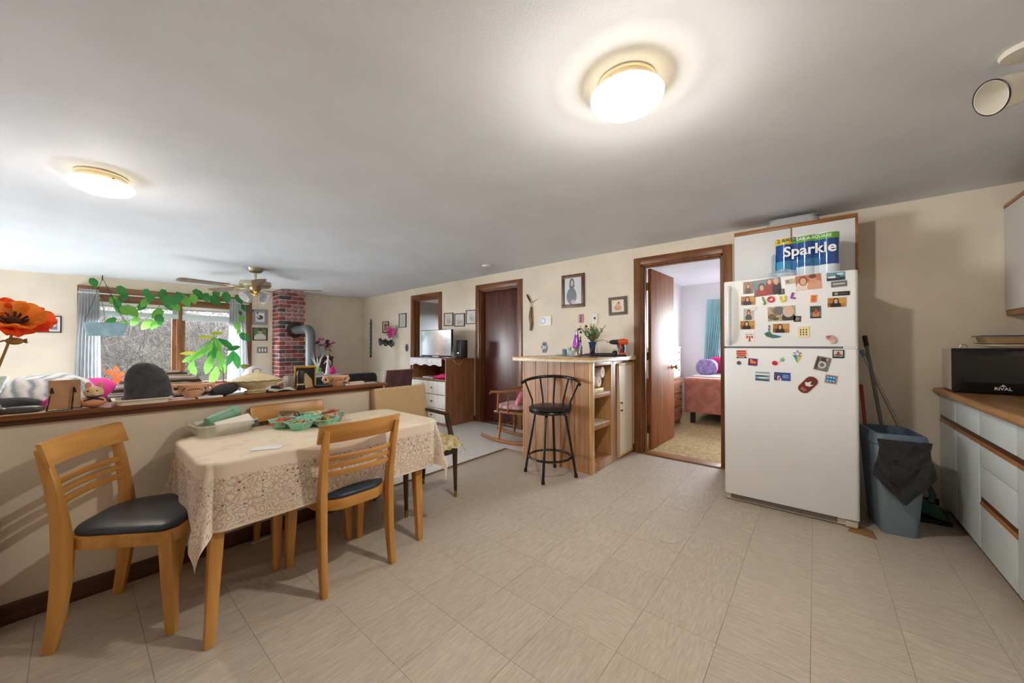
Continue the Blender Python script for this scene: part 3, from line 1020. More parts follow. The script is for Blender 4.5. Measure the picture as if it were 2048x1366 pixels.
solo(pp, 'paper_stack', mat('paper_white', (240, 234, 222), rough=0.8), 'loose stack of white papers sticking out of the clear bin', 'papers')
solo(MB().tube([bin_pt(.07, .025, .022), bin_pt(.15, .022, .027), bin_pt(.26, .02, .034)], [.012, .02, .02], 12), 'eyeglass_case', mat('grey_soft_case', (84, 86, 82), rough=0.7), 'dark grey rounded case lying in the clear plastic bin', 'case')
# white note on the cloth
nc = at_z(534, 896, TT)
solo(MB().box(-.06, .06, -.035, .035, 0, .0008, Matrix.Translation((nc.x, nc.y, TT + .0012)) @ Matrix.Rotation(R(62), 4, 'Z')), 'note_card', mat('card_white', (240, 240, 240), rough=.6), 'small blank white card lying flat on the lace cloth', 'card')
# ---- aqua snack tray
tc_ = at_z(617, 838, TT + .03)
snack = thing('snack_tray', 'aqua plastic party tray with flower shaped compartments of sweets', 'tray', (tc_.x, tc_.y, TT + .001), R(20))
M_AQUA = mat('aqua_plastic', (142, 212, 192), rough=0.35)
NP = 6
for k in range(NP):
    a = 2 * PI * k / NP
    cx_, cy_ = .135 * math.cos(a), .135 * math.sin(a)
    Mp = Matrix.Translation((cx_, cy_, 0)) @ Matrix.Rotation(a + PI / 6, 4, 'Z')
    part(MB().lathe([(.052, 0), (.078, .044), (.086, .046), (.086, .043), (.079, .041), (.050, .004)], M=Mp, n=6), 'compartment', M_AQUA, snack, smooth=False)
part(MB().lathe([(.045, 0), (.058, .044), (.07, .046), (.07, .042), (.059, .041), (.044, .004)], n=6), 'compartment', M_AQUA, snack, smooth=False)
cand = [((214, 70, 44), (230, 110, 70), 'red cinnamon sweets heaped in the aqua tray'), ((236, 226, 214), (198, 90, 110), 'white and pink wrapped sweets in the aqua tray'), ((226, 196, 110), (240, 226, 190), 'golden yellow wrapped sweets in the aqua tray'), ((236, 190, 160), (200, 70, 60), 'striped orange sweets in the aqua tray'), ((216, 176, 96), (120, 80, 60), 'brown and gold toffees in the aqua tray'), ((150, 110, 120), (226, 210, 150), 'purple and cream foil sweets in the aqua tray')]
order = [4, 3, 2, 1, 0, 5]
rs = random.Random(11)
for k in range(NP):
    c1, c2, lab = cand[order[k]]
    a = 2 * PI * k / NP + R(20)
    cc = Vector((tc_.x + .135 * math.cos(a), tc_.y + .135 * math.sin(a), TT))
    mb = MB()
    for q in range(46):
        rr = .066 * math.sqrt(rs.random())
        th = rs.uniform(0, 2 * PI)
        z = .022 + .022 * (1 - rr / .066) + rs.uniform(0, .012)
        s_ = rs.uniform(.007, .012)
        mb.ell(cc + Vector((rr * math.cos(th), rr * math.sin(th), z)), (s_ * 1.5, s_, s_ * .7), 6, 4, Matrix.Rotation(rs.uniform(0, PI), 3, 'Z'))
    o = part(mb, 'candy', mat('candy_%d' % k, c1, rgb2=c2, vscale=70, rough=.35), None, smooth=False)
    tag(o, lab, 'candy')
    o['kind'] = 'stuff'
# cards and a rolled stick standing in the tray
pk = at_z(578, 828, TT + .05)
solo(MB().box(-.045, .045, -.001, .001, 0, .05, Matrix.Translation((pk.x, pk.y, TT + .036)) @ Matrix.Rotation(R(55), 4, 'Z') @ Matrix.Rotation(R(35), 4, 'X')), 'seed_packet', print_mat((196, 178, 124), []), 'folded beige packet leaning in the aqua tray', 'packet')
pk = at_z(602, 832, TT + .04)
solo(MB().box(-.03, .03, -.002, .002, 0, .04, Matrix.Translation((pk.x, pk.y, TT + .034)) @ Matrix.Rotation(R(-10), 4, 'Z') @ Matrix.Rotation(R(30), 4, 'X')), 'matchbook', mat('dark_card', (70, 66, 56), rough=.6), 'small dark matchbook leaning in the aqua tray', 'matchbook')
pk = at_z(678, 823, TT + .05)
solo(MB().tube([(pk.x - .03, pk.y - .1, TT + .056), (pk.x, pk.y, TT + .066)], .011, 10), 'candy_roll', mat('candy_roll_pink', (206, 168, 140), rough=.5, rgb2=(170, 80, 70), vscale=20), 'long rolled sweet resting across the rim of the aqua tray', 'candy')

# ---- tan upholstered armchair at the end of the half wall
M_TAN = mat('tan_tweed', (206, 178, 136), rough=.95, var=.05, vscale=90, bump=.3, bscale=300, sheen=.2)
M_WALNUT = wood('dark_walnut', (84, 56, 38), (56, 36, 24), 'z', rough=.35)
ac = thing('upholstered_armchair', 'tan upholstered dining armchair with dark wooden arms beside the half wall', 'chair', (-2.42, 1.72, 0), 0)
ay0, ay1 = 1.47, 1.985
def q4(a, b, c_, d, th, n=(1, 0, 0)):
    return MB()
bk = MB()
Mb = Matrix.Translation((-2.60, 0, .47)) @ Matrix.Rotation(R(-8), 4, 'Y')
bk.box(-.035, .035, ay0 + .015, ay1 - .015, .0, .40, Mb)
part(bk, 'backrest', M_TAN, ac, True, bevel=.022, seg=4)
part(MB().box(-2.60, -2.18, ay0 + .03, ay1 - .03, .415, .475), 'seat', M_TAN, ac, True, bevel=.02, seg=3)
part(MB().box(-2.60, -2.19, ay0 + .03, ay1 - .03, .355, .413), 'seat_rail', M_WALNUT, ac, True, bevel=.004)
for y in (ay0 + .03, ay1 - .03):
    lf = part(MB().tube([(-2.225, y, .40), (-2.215, y, .045)], [.022, .0125], 12), 'leg', M_WALNUT, ac, True)
    part(MB().lathe([(.0105, 0), (.0115, .0), (.014, .05), (.0, .05)], (-2.215, y, 0), 12), 'ferrule', M_BRASS, lf, True)
    lr = part(MB().tube([(-2.60, y, .42), (-2.635, y, .045)], [.022, .0125], 12), 'leg', M_WALNUT, ac, True)
    part(MB().lathe([(.0105, 0), (.0115, .0), (.014, .05), (.0, .05)], (-2.636, y, 0), 12), 'ferrule', M_BRASS, lr, True)
    part(MB().beam((-2.62, y, .655), (-2.31, y, .645), .036, .024), 'arm', M_WALNUT, ac, True, bevel=.006)
    part(MB().beam((-2.325, y, .64), (-2.24, y, .40), .03, .032, (1, 0, .3)), 'arm_post', M_WALNUT, ac, True, bevel=.005)
# chair-pad print cloth on the seat
rf = MB()
def pad_pt(u, v):
    x, y = -2.50 + .36 * u, ay0 + .04 + (ay1 - ay0 - .02) * v
    e = max(0, u - .86) * .5 + max(0, v - .9) * .7
    return (x, y, .484 - e + .006 * math.sin(v * 46) * (u > .8) + .006 * math.sin(u * 40) * (v > .85))
rf.grid(pad_pt, 30, 30)
rf.uv = {}
solo(rf, 'seat_throw', mat('cream_floral_cloth', (226, 214, 180), rgb2=(176, 150, 96), vscale=26, rough=.9), 'cream flowered cloth spread on the tan armchair seat', 'cloth', angle=80)
# ================================================================== BAR, STOOL, ROCKER, DRESSER, DOOR WALL
M_OAKP = wood('bar_oak_panel', (176, 128, 88), (142, 96, 60), 'z', rough=.4, scale=8)
M_OAKE = wood('bar_oak_edge', (206, 164, 110), (184, 138, 84), 'z', rough=.4)
M_LAM = mat('laminate_cream', (222, 208, 184), rough=.35, var=.04, vscale=20)
M_LAMD = mat('cream_board', (226, 212, 188), rough=.5)
bar = thing('bar_cabinet', 'oak panelled breakfast bar cabinet with open shelves beside the bedroom door', 'bar', (-2.0, 3.55, 0))
bx0, bx1, by0, by1, bz = -2.40, -1.60, 3.085, YR - .003, 1.045
# front made of upright panels
for k in range(5):
    a = bx0 + (bx1 - bx0 - .03) * k / 5
    b = bx0 + (bx1 - bx0 - .03) * (k + 1) / 5 - .003
    part(MB().box(a, b, by0, by0 + .014, 0, bz), 'front_panel', M_OAKP, bar, True, bevel=.002, seg=1)
part(MB().box(bx0, bx1 - .03, by0 + .014, by0 + .02, 0, bz), 'front_backing', wood('bar_groove', (90, 58, 34), (70, 44, 26), 'z'), bar, True, smooth=False)
part(MB().box(bx0 - .012, bx0, by0 - .004, by0 + .03, 0, bz), 'corner_post', M_OAKE, bar, True, bevel=.003)
part(MB().box(bx0, bx0 + .016, by0 + .03, by1, 0, bz), 'side_panel', M_OAKP, bar, True, bevel=.002)
part(MB().box(bx1 - .03, bx1 + .004, by0 - .004, by0 + .045, 0, bz), 'corner_post', M_OAKE, bar, True, bevel=.004)
# side face: open shelf bay then a cream door
sy0, sy1 = by0 + .045, 3.50
part(MB().box(bx1 - .35, bx1 - .34, sy0, sy1, .09, bz), 'bay_back', M_OAKP, bar, True, smooth=False)
part(MB().box(bx1 - .34, bx1, sy1, sy1 + .028, .0, bz), 'bay_side', M_OAKE, bar, True, bevel=.003)
part(MB().box(bx1 - .34, bx1 - .03, sy0 - .012, sy0, .0, bz), 'bay_side', M_OAKP, bar, True, bevel=.003)
part(MB().box(bx1 - .34, bx1, sy0, sy1, .0, .095), 'plinth', M_OAKP, bar, True, bevel=.003)
part(MB().box(bx1 - .34, bx1, sy0, sy1, bz - .035, bz), 'top_rail', M_OAKP, bar, True, bevel=.003)
for z in (.44, .74):
    s = part(MB().box(bx1 - .335, bx1 - .004, sy0, sy1, z - .04, z), 'shelf', M_OAKP, bar, True, bevel=.003)
    part(MB().box(bx1 - .335, bx1 - .01, sy0, sy1, z, z + .003), 'shelf_liner', M_LAMD, s, True, smooth=False)
part(MB().box(bx1 - .33, bx1 - .002, sy1 + .028, 3.64, 0, bz), 'bay_side', M_OAKP, bar, True, bevel=.003)
part(MB().box(bx1 - .34, bx1 - .006, 3.64, by1, 0.0, bz), 'door_carcass', M_OAKP, bar, True, smooth=False)
cdoor = part(MB().box(bx1 - .006, bx1 + .014, 3.655, 4.03, .03, bz - .03), 'cabinet_door', M_LAMD, bar, True, bevel=.003)
fr = MB()
for (a, b, c_, d) in ((3.655, 4.03, bz - .052, bz - .03), (3.655, 4.03, .03, .05), (3.655, 3.675, .05, bz - .052), (4.01, 4.03, .05, bz - .052)):
    fr.box(bx1 + .014, bx1 + .019, a, b, c_, d)
part(fr, 'door_edge', M_OAKE, cdoor, True, bevel=.002)
for z in (.60, .52):
    part(MB().lathe([(.006, 0), (.006, .012), (.012, .018), (.012, .024), (0, .027)], (bx1 + .014, 3.70, z), 12, Matrix.Rotation(PI / 2, 4, 'Y')), 'knob', M_BRASSD, cdoor, True)
# countertop
ctp = [(-2.44, 2.94), (-1.955, 2.94), (-1.555, 3.07), (-1.555, YR - .002), (-2.44, YR - .002)]
ct = thing('bar_countertop', 'cream laminate bar top with chamfered corner and oak lipping', 'countertop', (-2.0, 3.5, 1.047))
part(MB().prism(ctp, 1.047, 1.085), 'slab', M_LAM, ct, True, bevel=.002)
lip = MB()
for (p, q) in zip(ctp[:3], ctp[1:4]):
    lip.beam((p[0], p[1], 1.081), (q[0], q[1], 1.081), .012, .014)
lip.beam((ctp[4][0], ctp[4][1], 1.081), (ctp[0][0], ctp[0][1], 1.081), .012, .014)
part(lip, 'edge_lipping', M_OAKE, ct, True, bevel=.003)
BT = 1.0885
# shelf contents
def roll(name, label, p, ax, r, l, core=.02, m=None):
    Mr = Matrix.Translation(p) @ Vector(ax).to_track_quat('Z', 'Y').to_matrix().to_4x4()
    mb = MB().lathe([(core, 0), (r - .004, 0), (r, .004), (r, l - .004), (r - .004, l), (core, l), (core, .0)], M=Mr, n=28)
    solo(mb, name, m or mat('paper_towel_white', (238, 234, 226), rough=.95, bump=.3, bscale=120), label, 'paper towels', None)
roll('paper_towel_roll', 'loose paper towel roll on top of the pile in the bar shelf bay', (-1.86, 3.33, .935), (.97, .12, .02), .056, .24)
roll('paper_towel_roll', 'paper towel roll lying under another roll in the bar shelf bay', (-1.87, 3.28, .845), (.98, .1, .03), .054, .24)
solo(MB().box(-1.86, -1.63, 3.20, 3.40, .744, .786), 'sponge_pack', mat('yellow_pack', (214, 190, 70), rough=.4, rgb2=(236, 226, 180), vscale=22), 'flat yellow package under the paper towels in the bar', 'package', bevel=.012)
b = thing('thermos_bottle', 'ribbed black bottle standing on the middle bar shelf', 'bottle', (-1.72, 3.24, .444))
prf = [(0, 0), (.036, 0)]
for k in range(5):
    z = .01 + k * .036
    prf += [(.038, z), (.038, z + .026), (.033, z + .029), (.033, z + .034)]
part(MB().lathe(prf + [(.03, .2), (.02, .215), (0, .215)], n=20), 'bottle_body', M_BLACK, b)
part(MB().lathe([(.024, .212), (.024, .245), (.0, .247)], n=16), 'bottle_cap', mat('dark_grey_cap', (48, 48, 52), rough=.5), b)
# ---- things on the bar top
def bart(px, y, py=700):
    p = at_y(px, py, y)
    return Vector((p.x, p.y, BT))
p = bart(1128, 3.50)
solo(MB().lathe([(.03, 0), (.09, .006), (.1, .014), (.096, .014), (.05, .006), (0, .005)], p, 28), 'glass_saucer', glass_mat('saucer_glass', (150, 190, 210), .4, .1), 'shallow bluish glass dish on the bar top', 'dish')
p = bart(1129, 3.62)
solo(MB().box(p.x - .022, p.x + .022, p.y - .012, p.y + .012, BT, BT + .075), 'small_box', mat('slate_card', (86, 104, 112), rough=.5), 'small slate coloured box behind the glass dish', 'box', bevel=.003)
p = bart(1137, 3.72)
solo(MB().box(p.x - .03, p.x + .03, p.y - .02, p.y + .02, BT, BT + .10), 'light_bulb_carton', mat('white_carton', (222, 222, 216), rgb2=(160, 166, 170), vscale=30, rough=.6), 'little white carton beside the lava lamp', 'box', bevel=.002)
p = bart(1143, 3.45)
solo(MB().lathe([(.0, 0), (.024, 0), (.028, .004), (.03, .06), (.0275, .06), (.025, .008), (0, .008)], p, 20), 'drinking_glass', glass_mat('water_glass', (200, 226, 236), .45, .05), 'short clear tumbler on the bar top', 'glass')
p = bart(1153, 3.60)
ll = thing('lava_lamp', 'purple lava lamp with pale silver cap on the bar', 'lava lamp', p)
part(MB().lathe([(0, 0), (.036, 0), (.036, .01), (.02, .05), (.024, .058), (.034, .085), (0, .085)], n=24), 'lamp_base', mat('champagne_metal', (196, 184, 160), rough=.35, metal=.7), ll)
part(MB().lathe([(.034, .085), (.046, .1), (.04, .14), (.028, .2), (.022, .235), (0, .235)], n=24), 'lava_globe', mat('purple_liquid', (150, 46, 186), rough=.12, rgb2=(190, 96, 214), vscale=22, coat=.5), ll)
part(MB().lathe([(.022, .235), (.013, .285), (0, .287)], n=20), 'lamp_cap', mat('brushed_silver', (190, 188, 184), rough=.3, metal=.9), ll)
p = bart(1161, 3.50)
bt = thing('small_bottle', 'slim dark bottle with ornate gold stopper beside the lava lamp', 'bottle', p)
part(MB().lathe([(0, 0), (.018, 0), (.02, .01), (.02, .1), (.008, .125), (.008, .15), (0, .15)], n=16), 'bottle_body', mat('bottle_silver_dark', (88, 84, 88), rough=.25, metal=.6, rgb2=(180, 178, 180), vscale=60), bt)
part(MB().lathe([(.006, .15), (.012, .165), (.005, .18), (.01, .195), (.003, .22), (0, .222)], n=12), 'stopper', M_BRASSD, bt)
p = bart(1185, 3.62)
fv = thing('flower_vase', 'navy blue vase of green sprigs and dried flowers on the bar', 'vase', p)
part(MB().lathe([(0, 0), (.04, 0), (.042, .006), (.03, .022), (.026, .05), (.036, .12), (.046, .155), (.042, .155), (.03, .12), (.02, .05), (0, .04)], n=28), 'vase_body', mat('navy_glaze', (38, 58, 110), rough=.15, coat=.4), fv)
rv = random.Random(5)
gm = MB(); dm = MB(); rm = MB()
for k in range(64):
    a, e = rv.uniform(0, 2 * PI), rv.uniform(.15, .95)
    l = rv.uniform(.10, .24)
    d = Vector((math.cos(a) * e, math.sin(a) * e, 1)).normalized()
    p0 = Vector((0, 0, .14))
    gm.tube([p0, p0 + d * l * .6, p0 + d * l + Vector((0, 0, -.01))], [.0025, .004, .001], 4)
    for q in range(4):
        o_ = p0 + d * l * (.4 + .15 * q)
        s_ = Vector((rv.uniform(-1, 1), rv.uniform(-1, 1), rv.uniform(0, 1))).normalized()
        gm.ell(o_ + s_ * .014, (.016, .005, .004), 5, 3, s_.to_track_quat('X', 'Z').to_matrix())
    if k % 6 == 0:
        dm.ell(p0 + d * (l + .012), (.011, .011, .018), 6, 4)
    if k % 9 == 0:
        rm.ell(p0 + Vector((-abs(d.x) - .25, d.y * .4, .8)).normalized() * l, (.017, .017, .014), 6, 4)
part(gm, 'green_sprigs', mat('sprig_green', (84, 104, 68), rough=.8, rgb2=(132, 146, 96), vscale=30), fv, smooth=False)['kind'] = 'stuff'
part(dm, 'pale_buds', mat('bud_cream', (206, 200, 164), rough=.8), fv, smooth=False)['kind'] = 'stuff'
part(rm, 'brown_blooms', mat('bloom_maroon', (104, 66, 52), rough=.8), fv, smooth=False)['kind'] = 'stuff'
gr = MB()
for k in range(26):
    a = rv.uniform(-.5, .7)
    p0 = Vector((0, 0, .14))
    d = Vector((math.cos(a), math.sin(a), rv.uniform(-.05, .9))).normalized()
    gr.tube([p0, p0 + d * .1 + Vector((0, 0, .03)), p0 + d * rv.uniform(.17, .24)], [.001, .001, .0005], 3)
part(gr, 'dried_grass', mat('straw', (196, 176, 138), rough=.9), fv, smooth=False)['kind'] = 'stuff'
p = bart(1163, 3.36)
wal = MB()
def wallet(u, v):
    return (p.x - .11 + .3 * u, p.y - .05 + .1 * v + .03 * math.sin(u * 3), BT + .006 + .03 * math.sin(PI * u) ** 2 * (.4 + .6 * v) * (1 if .02 < v < .98 else .2))
wal.grid(wallet, 24, 8)
wal.uv = {}
wal.add([(p.x - .1, p.y - .05, BT), (p.x + .19, p.y - .05, BT), (p.x + .19, p.y + .05, BT), (p.x - .1, p.y + .05, BT)], [(0, 1, 2, 3)])
solo(wal, 'leather_pouch', mat('dark_maroon_leather', (74, 44, 44), rough=.45), 'crumpled dark maroon leather pouch at the vase foot', 'pouch', angle=70)
p = bart(1213, 3.45)
solo(MB().tube([p + Vector((-.13, -.02, .022)), p + Vector((-.04, 0, .02)), p + Vector((.07, 0, .022))], [.016, .02, .018], 12).ell(p + Vector((.09, 0, .034)), (.032, .03, .033), 14, 8).ell(p + Vector((-.15, -.02, .06)), (.022, .018, .042), 12, 8, Matrix.Rotation(R(25), 3, 'Y')), 'flashlight', mat('black_rubber', (32, 31, 32), rough=.5), 'black handheld flashlight lying on the bar beside the drill', 'flashlight')
p = bart(1230, 3.72)
cj = thing('candle_jar', 'clear glass jar with cream candle behind the drill', 'candle', p)
part(MB().lathe([(0, 0), (.032, 0), (.034, .005), (.034, .085), (.031, .085), (.031, .006), (0, .006)], n=20), 'jar', glass_mat('candle_glass', (230, 230, 226), .25, .05), cj)
part(MB().lathe([(0, .007), (.030, .007), (.030, .06), (0, .058)], n=20), 'wax', mat('candle_wax', (236, 216, 184), rough=.5), cj)
# cordless drill
p = bart(1243, 3.60)
s = mpp(p)
dr = thing('cordless_drill', 'orange and black cordless drill standing on its battery', 'drill', p, R(30))
M_ORG = mat('tool_orange', (222, 84, 46), rough=.4)
M_DRB = mat('tool_black', (34, 33, 35), rough=.45)
part(MB().box(-.045, .05, -.03, .03, .0, .022), 'battery', M_DRB, dr, bevel=.006)
part(MB().box(-.04, .045, -.027, .027, .022, .042), 'battery_mount', M_ORG, dr, bevel=.005)
part(MB().tube([(.012, 0, .04), (.02, 0, .09), (.012, 0, .13)], [.018, .017, .02], 12), 'grip', M_DRB, dr)
part(MB().tube([(-.02, 0, .045), (-.012, 0, .09), (-.008, 0, .125)], [.009, .007, .01], 10), 'front_strut', M_ORG, dr)
part(MB().tube([(-.035, 0, .152), (.02, 0, .155), (.062, 0, .152)], [.027, .032, .026], 16), 'motor_housing', M_ORG, dr)
part(MB().tube([(-.12, 0, .151), (-.10, 0, .151), (-.095, 0, .151), (-.035, 0, .151)], [.012, .02, .023, .026], 16), 'chuck', M_DRB, dr)
part(MB().tube([(-.15, 0, .151), (-.12, 0, .151)], .004, 8), 'drill_bit', mat('steel', (170, 170, 172), rough=.3, metal=1), dr)
# leaning booklets
for k in range(4):
    q = bart(1262 + k * 5.5, 3.86, 700)
    T = Matrix.Translation((-1.672 + .024 * k, 3.93, BT)) @ Matrix.Rotation(R(4), 4, 'Z') @ Matrix.Rotation(R(-16 + k * 2), 4, 'Y')
    solo(MB().box(-.006, .006, -.07, .07, .002, .155 - .008 * k, T), 'booklet', mat('booklet_%d' % k, ((226, 222, 216), (60, 62, 70), (236, 232, 226), (214, 208, 204))[k], rough=.6), ('pale booklet at the open end of the leaning row on the bar', 'dark spined booklet leaning in the row on the bar', 'bright white booklet leaning in the row on the bar', 'greyish booklet nearest the bedroom door in the leaning row')[k], 'booklet', 'booklets leaning on the bar', bevel=.001)

# ---- bar stool
M_BLKM = mat('black_enamel', (20, 20, 22), rough=.25, coat=.3)
st = thing('bar_stool', 'black metal swivel bar stool with spindle back before the bar', 'stool', (-1.91, 2.85, 0))
for (fx, fy) in ((-2.136, 2.768), (-1.821, 2.608), (-1.685, 2.938), (-1.985, 3.045)):
    dx, dy = fx + 1.91, fy - 2.85
    k = .62
    lg = part(MB().tube([(dx, dy, 0.012), (dx * .62, dy * .62, .55), (dx * .52, dy * .52, .575)], .0125, 10), 'leg', M_BLKM, st)
    part(MB().lathe([(0, 0), (.016, 0), (.016, .03), (.0, .03)], (dx * 1.0, dy * 1.0, 0), 12), 'foot_cap', M_BLACK, lg)
part(MB().tube([(.193 * math.cos(2 * PI * i / 40), .193 * math.sin(2 * PI * i / 40) - .002, .175) for i in range(40)], .011, 8, True), 'foot_ring', M_BLKM, st)
part(MB().lathe([(0, .575), (.16, .575), (.19, .585), (.196, .597), (.19, .607), (0, .607)], n=40), 'seat_base', M_BLKM, st)
part(MB().lathe([(.185, .607), (.2, .618), (.198, .632), (.17, .643), (.1, .648), (0, .649)], n=40), 'seat_cushion', mat('black_vinyl', (26, 26, 28), rough=.35), st)
bd = Vector((-.35, .94, 0)).normalized()
sd = Vector((bd.y, -bd.x, 0))
def back_pt(t_, z, rad):
    return sd * math.sin(t_) * rad + bd * math.cos(t_) * rad * .78 + Vector((0, 0, z))
rail = [back_pt(R(-88 + 176 * i / 24), .845 + .055 * math.cos(R(-88 + 176 * i / 24)), .275) for i in range(25)]
part(MB().tube(rail, .0145, 10), 'back_rail', M_BLKM, st)
for a in (-75, -32, 0, 32, 75):
    t_ = R(a)
    pts = [back_pt(t_, .60, .19), back_pt(t_, .68, .19), back_pt(t_, .845 + .055 * math.cos(t_), .27)]
    part(MB().tube(pts, .0085, 8), 'back_spindle', M_BLKM, st)

# ---- rocking chair behind the bar
M_ROCK = wood('rocker_maple', (158, 100, 56), (124, 74, 40), 'x', rough=.35)
M_ROCKZ = wood('rocker_maple_turned', (170, 112, 66), (132, 82, 46), 'z', rough=.35)
M_PINKP = mat('mauve_tufted_cotton', (208, 164, 170), rough=.95, var=.12, vscale=18, bump=.5, bscale=40)
rk = thing('rocking_chair', 'wooden rocking chair with mauve cushion behind the bar cabinet', 'chair', (-2.86, 3.56, .012), R(191))
for s in (-1, 1):
    y = s * .2
    pts = []
    for i in range(17):
        x = -.42 + .84 * i / 16
        pts.append((x, y, .02 + .30 * x * x))
    rn = part(MB().tube(pts, .016, 8, flat=1.4), 'rocker_runner', M_ROCK, rk)
    part(MB().tube([(.17, y, .03), (.155, y * .94, .2), (.15, y * .92, .37)], [.014, .02, .015], 10), 'leg', M_ROCKZ, rk)
    part(MB().tube([(-.2, y, .035), (-.18, y * .94, .2), (-.17, y * .92, .37)], [.014, .02, .015], 10), 'leg', M_ROCKZ, rk)
    part(MB().tube([(.16, y * 1.2, .385), (.14, y * 1.25, .62)], [.012, .015], 10), 'arm_post', M_ROCKZ, rk)
    part(MB().tube([(.02, y * 1.2, .385), (.0, y * 1.25, .62)], [.008, .008], 8), 'arm_spindle', M_ROCKZ, rk)
    part(MB().tube([(.26, y * 1.28, .60), (.235, y * 1.28, .628), (.12, y * 1.27, .63), (-.05, y * 1.22, .655), (-.2, y * 1.05, .66)], [.02, .026, .026, .022, .018], 10, flat=.6), 'armrest', M_ROCK, rk)
part(MB().box(-.22, .22, -.235, .235, .37, .40), 'seat', M_ROCK, rk, bevel=.01)
part(MB().tube([(.16, -.19, .2), (.16, .19, .2)], .01, 8), 'stretcher', M_ROCKZ, rk)
for k in range(6):
    y = -.175 + .07 * k
    part(MB().tube([(-.2, y, .4), (-.27, y * 1.06, .7), (-.34, y * 1.1, .98)], .009, 8), 'back_spindle', M_ROCKZ, rk)
part(MB().beam((-.345, -.24, 1.0), (-.345, .24, 1.0), .02, .09), 'crest_rail', M_ROCK, rk, bevel=.006)
ch = MB()
def cush(p):
    return Vector((math.copysign(abs(p.x) ** .55, p.x), math.copysign(abs(p.y) ** .55, p.y), p.z))
MR = Matrix.Translation((-2.86, 3.56, .012)) @ Matrix.Rotation(R(191), 4, 'Z')
ch.ell(MR @ Vector((.02, 0, .44)), (.22, .22, .042), 28, 12, MR.to_3x3(), cush)
solo(ch, 'seat_cushion', M_PINKP, 'mauve tufted seat cushion on the rocking chair', 'cushion', angle=80)
pl = MB()
Mt = MR.to_3x3() @ Matrix.Rotation(R(-24), 3, 'Y')
pl.ell(MR @ Vector((-.09, 0, .55)), (.05, .17, .15), 24, 12, Mt, lambda p: Vector((p.x, math.copysign(abs(p.y) ** .6, p.y), math.copysign(abs(p.z) ** .6, p.z))))
solo(pl, 'throw_pillow', mat('hot_pink_print', (222, 70, 128), rgb2=(244, 190, 206), vscale=14, rough=.9), 'hot pink patterned pillow leaning on the rocking chair back', 'pillow', angle=80)

# ---- dresser with television
M_DRS = wood('dresser_brown_laminate', (166, 116, 82), (138, 94, 64), 'z', rough=.45)
M_DRW = wood('dresser_white_ash', (226, 220, 210), (206, 198, 186), 'z', rough=.5)
dx0, dx1, dy0, dy1, dzt = -4.98, -4.15, 3.475, 4.045, .985
ds = thing('media_dresser', 'brown dresser with white drawers and open cubby under the television', 'dresser', (-4.56, 3.76, .01))
part(MB().box(dx1 - .018, dx1, dy0, dy1, .01, dzt), 'side_panel', M_DRS, ds, True, bevel=.002)
part(MB().box(dx0, dx0 + .018, dy0, dy1, .01, dzt), 'side_panel', M_DRS, ds, True, bevel=.002)
part(MB().box(dx0 + .018, dx1 - .018, dy1 - .01, dy1, .01, dzt), 'back_panel', M_DRS, ds, True, smooth=False)
part(MB().box(dx0, dx1, dy0, dy1, dzt, dzt + .02), 'top', M_DRS, ds, True, bevel=.003)
part(MB().box(dx0 + .018, dx1 - .018, dy0 + .005, dy1 - .01, .675, .695), 'cubby_floor', M_DRS, ds, True, bevel=.002)
part(MB().box(dx0 + .018, dx1 - .018, dy0 + .02, dy1 - .01, .01, .05), 'plinth', M_DRS, ds, True, smooth=False)
for k, (a, b) in enumerate(((.475, .665), (.27, .465), (.06, .26))):
    dw = part(MB().box(dx0 + .01, dx1 - .004, dy0 - .016, dy0 + .3, a, b), 'drawer', M_DRW, ds, True, bevel=.003)
    for kx in (dx0 + .25, dx1 - .3):
        part(MB().lathe([(.005, 0), (.005, .012), (.013, .018), (.013, .022), (0, .024)], (kx, dy0 - .016, (a + b) / 2), 12, Matrix.Rotation(PI / 2, 4, 'X')), 'knob', M_BRASSD, dw, True)
rn = MB()
def runner(u, v):
    x = dx0 - .03 + .80 * u
    if v < .25:
        return (x, dy0 - .03 - .004 * math.sin(u * 40), dzt + .024 - (.25 - v) * .42 - .012 * math.sin(u * 22) * (1 - v * 4))
    return (x, dy0 - .03 + (v - .25) * .66, dzt + .026 + .003 * math.sin(u * 31) * math.sin(v * 25))
rn.grid(runner, 60, 30)
rn.uv = {}
solo(rn, 'lace_runner', mat('white_lace_runner', (232, 228, 226), rgb2=(196, 188, 196), vscale=42, rough=.9), 'white lace runner draped over the dresser front', 'runner', angle=80)
solo(MB().ell((-4.33, 3.62, .735), (.12, .1, .04), 20, 10).ell((-4.45, 3.6, .72), (.1, .09, .03), 16, 8), 'pink_garment', mat('hot_pink_cloth', (226, 46, 128), rough=.9), 'hot pink folded cloth in the dresser cubby', 'cloth')
solo(MB().box(-4.74, -4.50, 3.5, 3.66, .697, .722), 'magazine', mat('magazine_paper', (214, 208, 204), rgb2=(120, 112, 128), vscale=12, rough=.5), 'thin pale magazines lying in the dresser cubby', 'magazine', bevel=.002)
